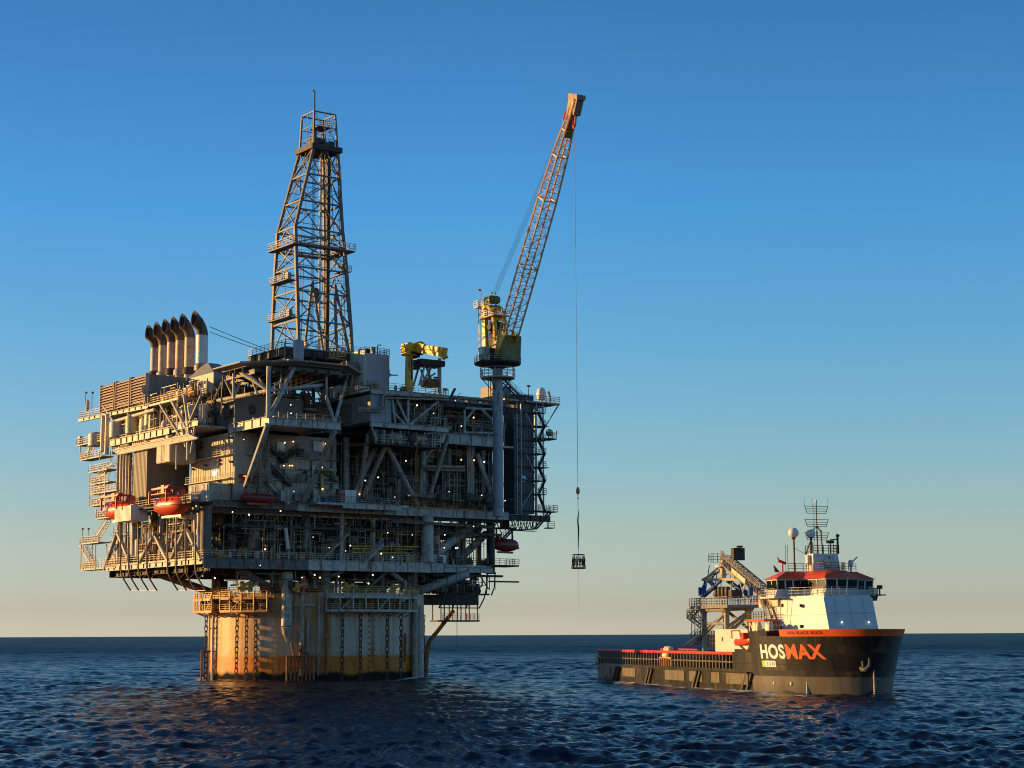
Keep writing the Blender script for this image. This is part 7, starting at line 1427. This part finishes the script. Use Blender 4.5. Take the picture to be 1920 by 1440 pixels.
mb.add([p for r_ in secs_ for p in r_], [(i * 10 + j, i * 10 + (j + 1) % 10, (i + 1) * 10 + (j + 1) % 10, (i + 1) * 10 + j) for i in range(10) for j in range(10)] + [tuple(range(10)), tuple(reversed(range(100, 110)))]); part('hull', mb, LBO, lb_)
mb = MB(); mb.path([(c[0] - 3, -8.9, c[2] - .1), (c[0] - 3, -8.9, c[2] + 1.0), (c[0] - .2, -8.9, c[2] + 1.0), (c[0], -8.9, c[2] + .2)], .1, 6); mb.box((c[0] - .6, -8.7, c[2] - .3), (c[0] + .5, -7.9, c[2] + .7)); part('console', mb, LBO, lb_)
mb = MB(); mb.path([(c[0] + .5, -7.6, 5.2), (c[0] + .8, -7.8, 9.4), (c[0] + 3, -8.3, 8.4), (c[0] + 3.4, -8.3, 7.2)], .18, 6); mb.beam((c[0] - 1.5, -7.4, 5.2), (c[0] - 1.5, -8.4, c[2] - 1.0), .3); mb.beam((c[0] + 1.6, -7.4, 5.2), (c[0] + 1.6, -8.4, c[2] - 1.0), .3); mb.box((c[0] - 4, -9.2, 5.2), (c[0] + 4, -7.2, 5.35)); solo('boat_davit', 'pale davit arm and cradle holding the orange rescue boat', 'davit', (c[0], -7.6, 5.2), mb, CREAM, SF)
mb = MB(); g = random.Random(8)
for i in range(8): x = 65.5 + i * .75; y = g.uniform(-8.6, -7.4); mb.lathe((x, y, 8.0), [(.3, 0), (.42, .1), (.42, g.uniform(.6, 1.2)), (.2, 1.3)], 10)
part('liferaft_canister', mb, CREAM, ship)
mb = MB()
for i in range(10): x = 44 + i * 1.3; mb.box((x, -7.9, 2.96), (x + .8, -7.2, 2.96 + g.uniform(.8, 2.0)))
part('deck_machinery', mb, DARK, ship)
# ------------------------------------------------------------------ the motion-compensated gangway tower on the after deck
gt = thing('gangway_tower', 'gangway tower with blue hydraulic rams and a lattice bridge sloping to the wheelhouse', 'gangway tower', (36, 0, 2.95), SF)
gx0 = sx(1321, -1.8); gx1 = sx(1405, 1.8); zd = sp(1360, 1134, 0)[2]
STL = mat('gangway_steel', (.30, .265, .20), .5, rust=.12)
for (x, y) in ((gx0, -1.8), (gx1, -1.8), (gx0, 1.8), (gx1, 1.8)):
    mb = MB(); mb.tube((x, y, 2.95), (x, y, zd - 1.3), .42, n=14); mb.tube((x, y, zd - 1.3), (x, y, zd - .5), .42, .95, 14); part('leg', mb, STL, gt)
for p, q in (((gx0, 1.8, 11.4), (gx1, 1.8, 8.4)), ((gx0, -1.8, 9.2), (gx1, -1.8, 9.2)), ((gx1, 1.8, 11), (gx1, -1.8, 8.6)), ((gx0, -1.8, 7.6), (gx1, -1.8, 11.0)), ((gx0, 1.8, 7.6), (gx1, 1.8, 11.0)), ((gx0, -1.8, 11.2), (gx1, -1.8, 11.2)), ((gx0, -1.8, 8), (gx0, 1.8, 10.8)), ((gx1, -1.8, 7.5), (gx1, 1.8, 10.5))): mb = MB(); mb.tube(p, q, .24, n=10); part('brace', mb, STL, gt)
pa, pb = sx(1296, -2.6), sx(1428, 2.6)
mb = MB(); mb.box((pa, -2.8, zd - .55), (pb, 2.8, zd - .1)); mb.box((gx0 - .6, -2.2, zd - .9), (gx1 + .6, 2.2, zd - .56)); part('platform', mb, mat('gangway_deck_steel', (.22, .20, .17), .6, rust=.2), gt)
mb = MB(); mb.rail([(pa, -2.8, zd - .1), (pb, -2.8, zd - .1), (pb, 2.8, zd - .1), (pa, 2.8, zd - .1), (pa, -2.8, zd - .1)], 1.2, 1.0, .05); part('railing', mb, STL, gt)
K2 = lambda x, y, v=0: Vector(sp(x, y, v))
for (a, b, v0_, v1_) in (((1318, 1116), (1322, 1090), -1.8, -1), ((1320, 1117), (1352, 1089), -1.9, -.8), ((1330, 1089), (1348, 1108), 1.5, .5), ((1366, 1089), (1401, 1117), .5, 1.9), ((1393, 1092), (1384, 1104), 1.6, 1.8), ((1405, 1116), (1396, 1106), 1.9, 1.2)):
    mb = MB(); p, q = K2(*a, v0_), K2(*b, v1_); mb.tube(p, p.lerp(q, .65), .36, n=10); mb.tube(p.lerp(q, .6), q, .22, n=8); mb.sphere(p, .42, 8); part('hydraulic_ram', mb, BLUE, gt)
for px in (1313, 1406): mb = MB(); p = K2(px, 1117, -2); mb.box(p - Vector((.3, .2, 0)), p + Vector((.3, .4, 1.3))); part('ram_housing', mb, BLUE, gt)
mb = MB()
for i, px in enumerate((1344, 1350, 1357, 1364)): p = K2(px, 1121, -.8); mb.lathe(p, [(.3, 0), (.42, .2), (.42, 1.5), (.3, 1.7)], 10)
mb.box(K2(1366, 1121, -1), K2(1392, 1106, .8)); part('accumulator', mb, INNER, gt)
mb = MB(); tri = [K2(1318, 1087, -1.2), K2(1386, 1086, .5), K2(1352, 1086, 2.4)]
for i in range(3): mb.beam(tri[i], tri[(i + 1) % 3], .5, .4)
tpx = K2(1357, 1062, 0)
for p in tri: mb.beam(p, tpx + Vector((0, 0, -.1)), .28)
for p, q in (((1330, 1078), (1345, 1066)), ((1335, 1085), (1345, 1068)), ((1372, 1068), (1378, 1084))): mb.beam(K2(*p), K2(*q), .18)
for p, q in (((1322, 1116), (1330, 1060)), ((1338, 1117), (1346, 1064)), ((1372, 1117), (1368, 1070)), ((1395, 1117), (1384, 1080)), ((1345, 1090), (1372, 1070)), ((1327, 1086), (1350, 1072)), ((1390, 1118), (1400, 1092)), ((1310, 1130), (1322, 1100)), ((1410, 1130), (1404, 1100)), ((1352, 1118), (1352, 1090)), ((1360, 1118), (1376, 1090))): mb.beam(K2(*p, .6), K2(*q, .3), .12)
part('upper_frame', mb, STL, gt)
mb = MB(); mb.tube(K2(1356, 1088), K2(1356, 1062), .45, n=14); mb.lathe(K2(1356, 1064), [(1.3, 0), (1.3, .3)], 18); mb.tube(K2(1358, 1064), K2(1358, 1050), .6, n=12); part('slewing_column', mb, CREAM, gt)
mb = MB(); a, b = K2(1329, 1054, -1), K2(1358, 1051, 1.2); mb.box(a, b + Vector((0, 0, -.25))); mb.rail([(a.x, -1, a.z), (b.x, -1, a.z)], 1.3, .7, .05); mb.rail([(a.x, -1, a.z), (a.x, 1.2, a.z), (b.x, 1.2, a.z)], 1.3, .7, .05); mb.beam(K2(1355, 1052), K2(1355, 1033), .18); part('access_platform', mb, STL, gt)
A0, B0 = K2(1360, 1049), K2(1434, 1111); d = (B0 - A0).normalized(); n_ = Vector((-d.z, 0, d.x)); n_ = n_ if n_.z > 0 else -n_
f4 = lambda c, w=.8: [c - n_ * .6 + Vector((0, -w, 0)), c + n_ * .6 + Vector((0, -w, 0)), c + n_ * .6 + Vector((0, w, 0)), c - n_ * .6 + Vector((0, w, 0))]
mb = MB(); mb.lattice(f4(A0), f4(B0), 14, .11, .06); mb.beam(A0 - n_ * .55, B0 - n_ * .55, 1.5, .1, up=n_); mb.rail([A0 + n_ * .6 + Vector((0, -.8, 0)), B0 + n_ * .6 + Vector((0, -.8, 0))], .8, 1.1, .04); part('bridge', mb, STL, gt)
mb = MB(); mb.beam(A0.lerp(B0, .3) - n_ * .2, A0.lerp(B0, .65) - n_ * .2, 1.7, .8, up=n_); part('telescopic_section', mb, CREAM, gt)
mb = MB(); a, b = K2(1376, 1050, -.9), K2(1391, 1028, .9); mb.box(a, b); mb.box((a.x + .3, -.6, b.z), (a.x + .9, .2, b.z + .3)); part('operator_cab', mb, DARK, gt); mb = MB(); mb.box((a.x - .8, -.7, a.z + .6), (a.x - .03, .7, b.z - .3)); part('cab_frame', mb, STL, gt)
mb = MB(); mb.stair(K2(1288, 1210, -2.5), K2(1313, 1192, -2.5), .9, (0, 1, 0)); mb.stair(K2(1300, 1210, -2.2), K2(1318, 1190, -2.2), .9, (0, 1, 0)); mb.stair(K2(1321, 1180, -2.4), K2(1293, 1158, -2.4), .8, (0, 1, 0)); mb.stair(K2(1292, 1158, -2.4), K2(1312, 1138, -2.4), .8, (0, 1, 0)); part('stair', mb, GREY, gt)
mb = MB()
for px in (1297, 1303, 1314):
    mb.beam(K2(px, 1210, -2.4), K2(px, 1158, -2.4), .1)
mb.box(K2(1290, 1159, -2.9), K2(1314, 1157.5, -1.9)); mb.rail([K2(1290, 1158, -2.9), K2(1314, 1158, -2.9)], 1.1, .9, .04); mb.box(K2(1305, 1192, -2.9), K2(1316, 1191, -1.9))
for px in range(1328, 1342, 3): mb.beam(K2(px, 1215, -2), K2(px, 1183, -2), .12)
for py in (1183, 1190, 1198, 1206): mb.beam(K2(1326, py, -2), K2(1341, py, -2), .12)
part('stair_frame', mb, DARK, gt)
mb = MB(); mb.tube((28.5, -8.2, 5.4), (44, -8.2, 5.4), .12); 
for i in range(7): mb.tube((29 + i * 2.2, -8.2, 2.96), (29 + i * 2.2, -8.2, 5.4), .09)
mb.tube((29, -8.2, 5.1), (36, -8.2, 5.5), .07); part('inner_rail', mb, mat('rail_red', (.75, .07, .05)), ship)
# foam and disturbed water where the ship pushes through the sea is part of the sea surface
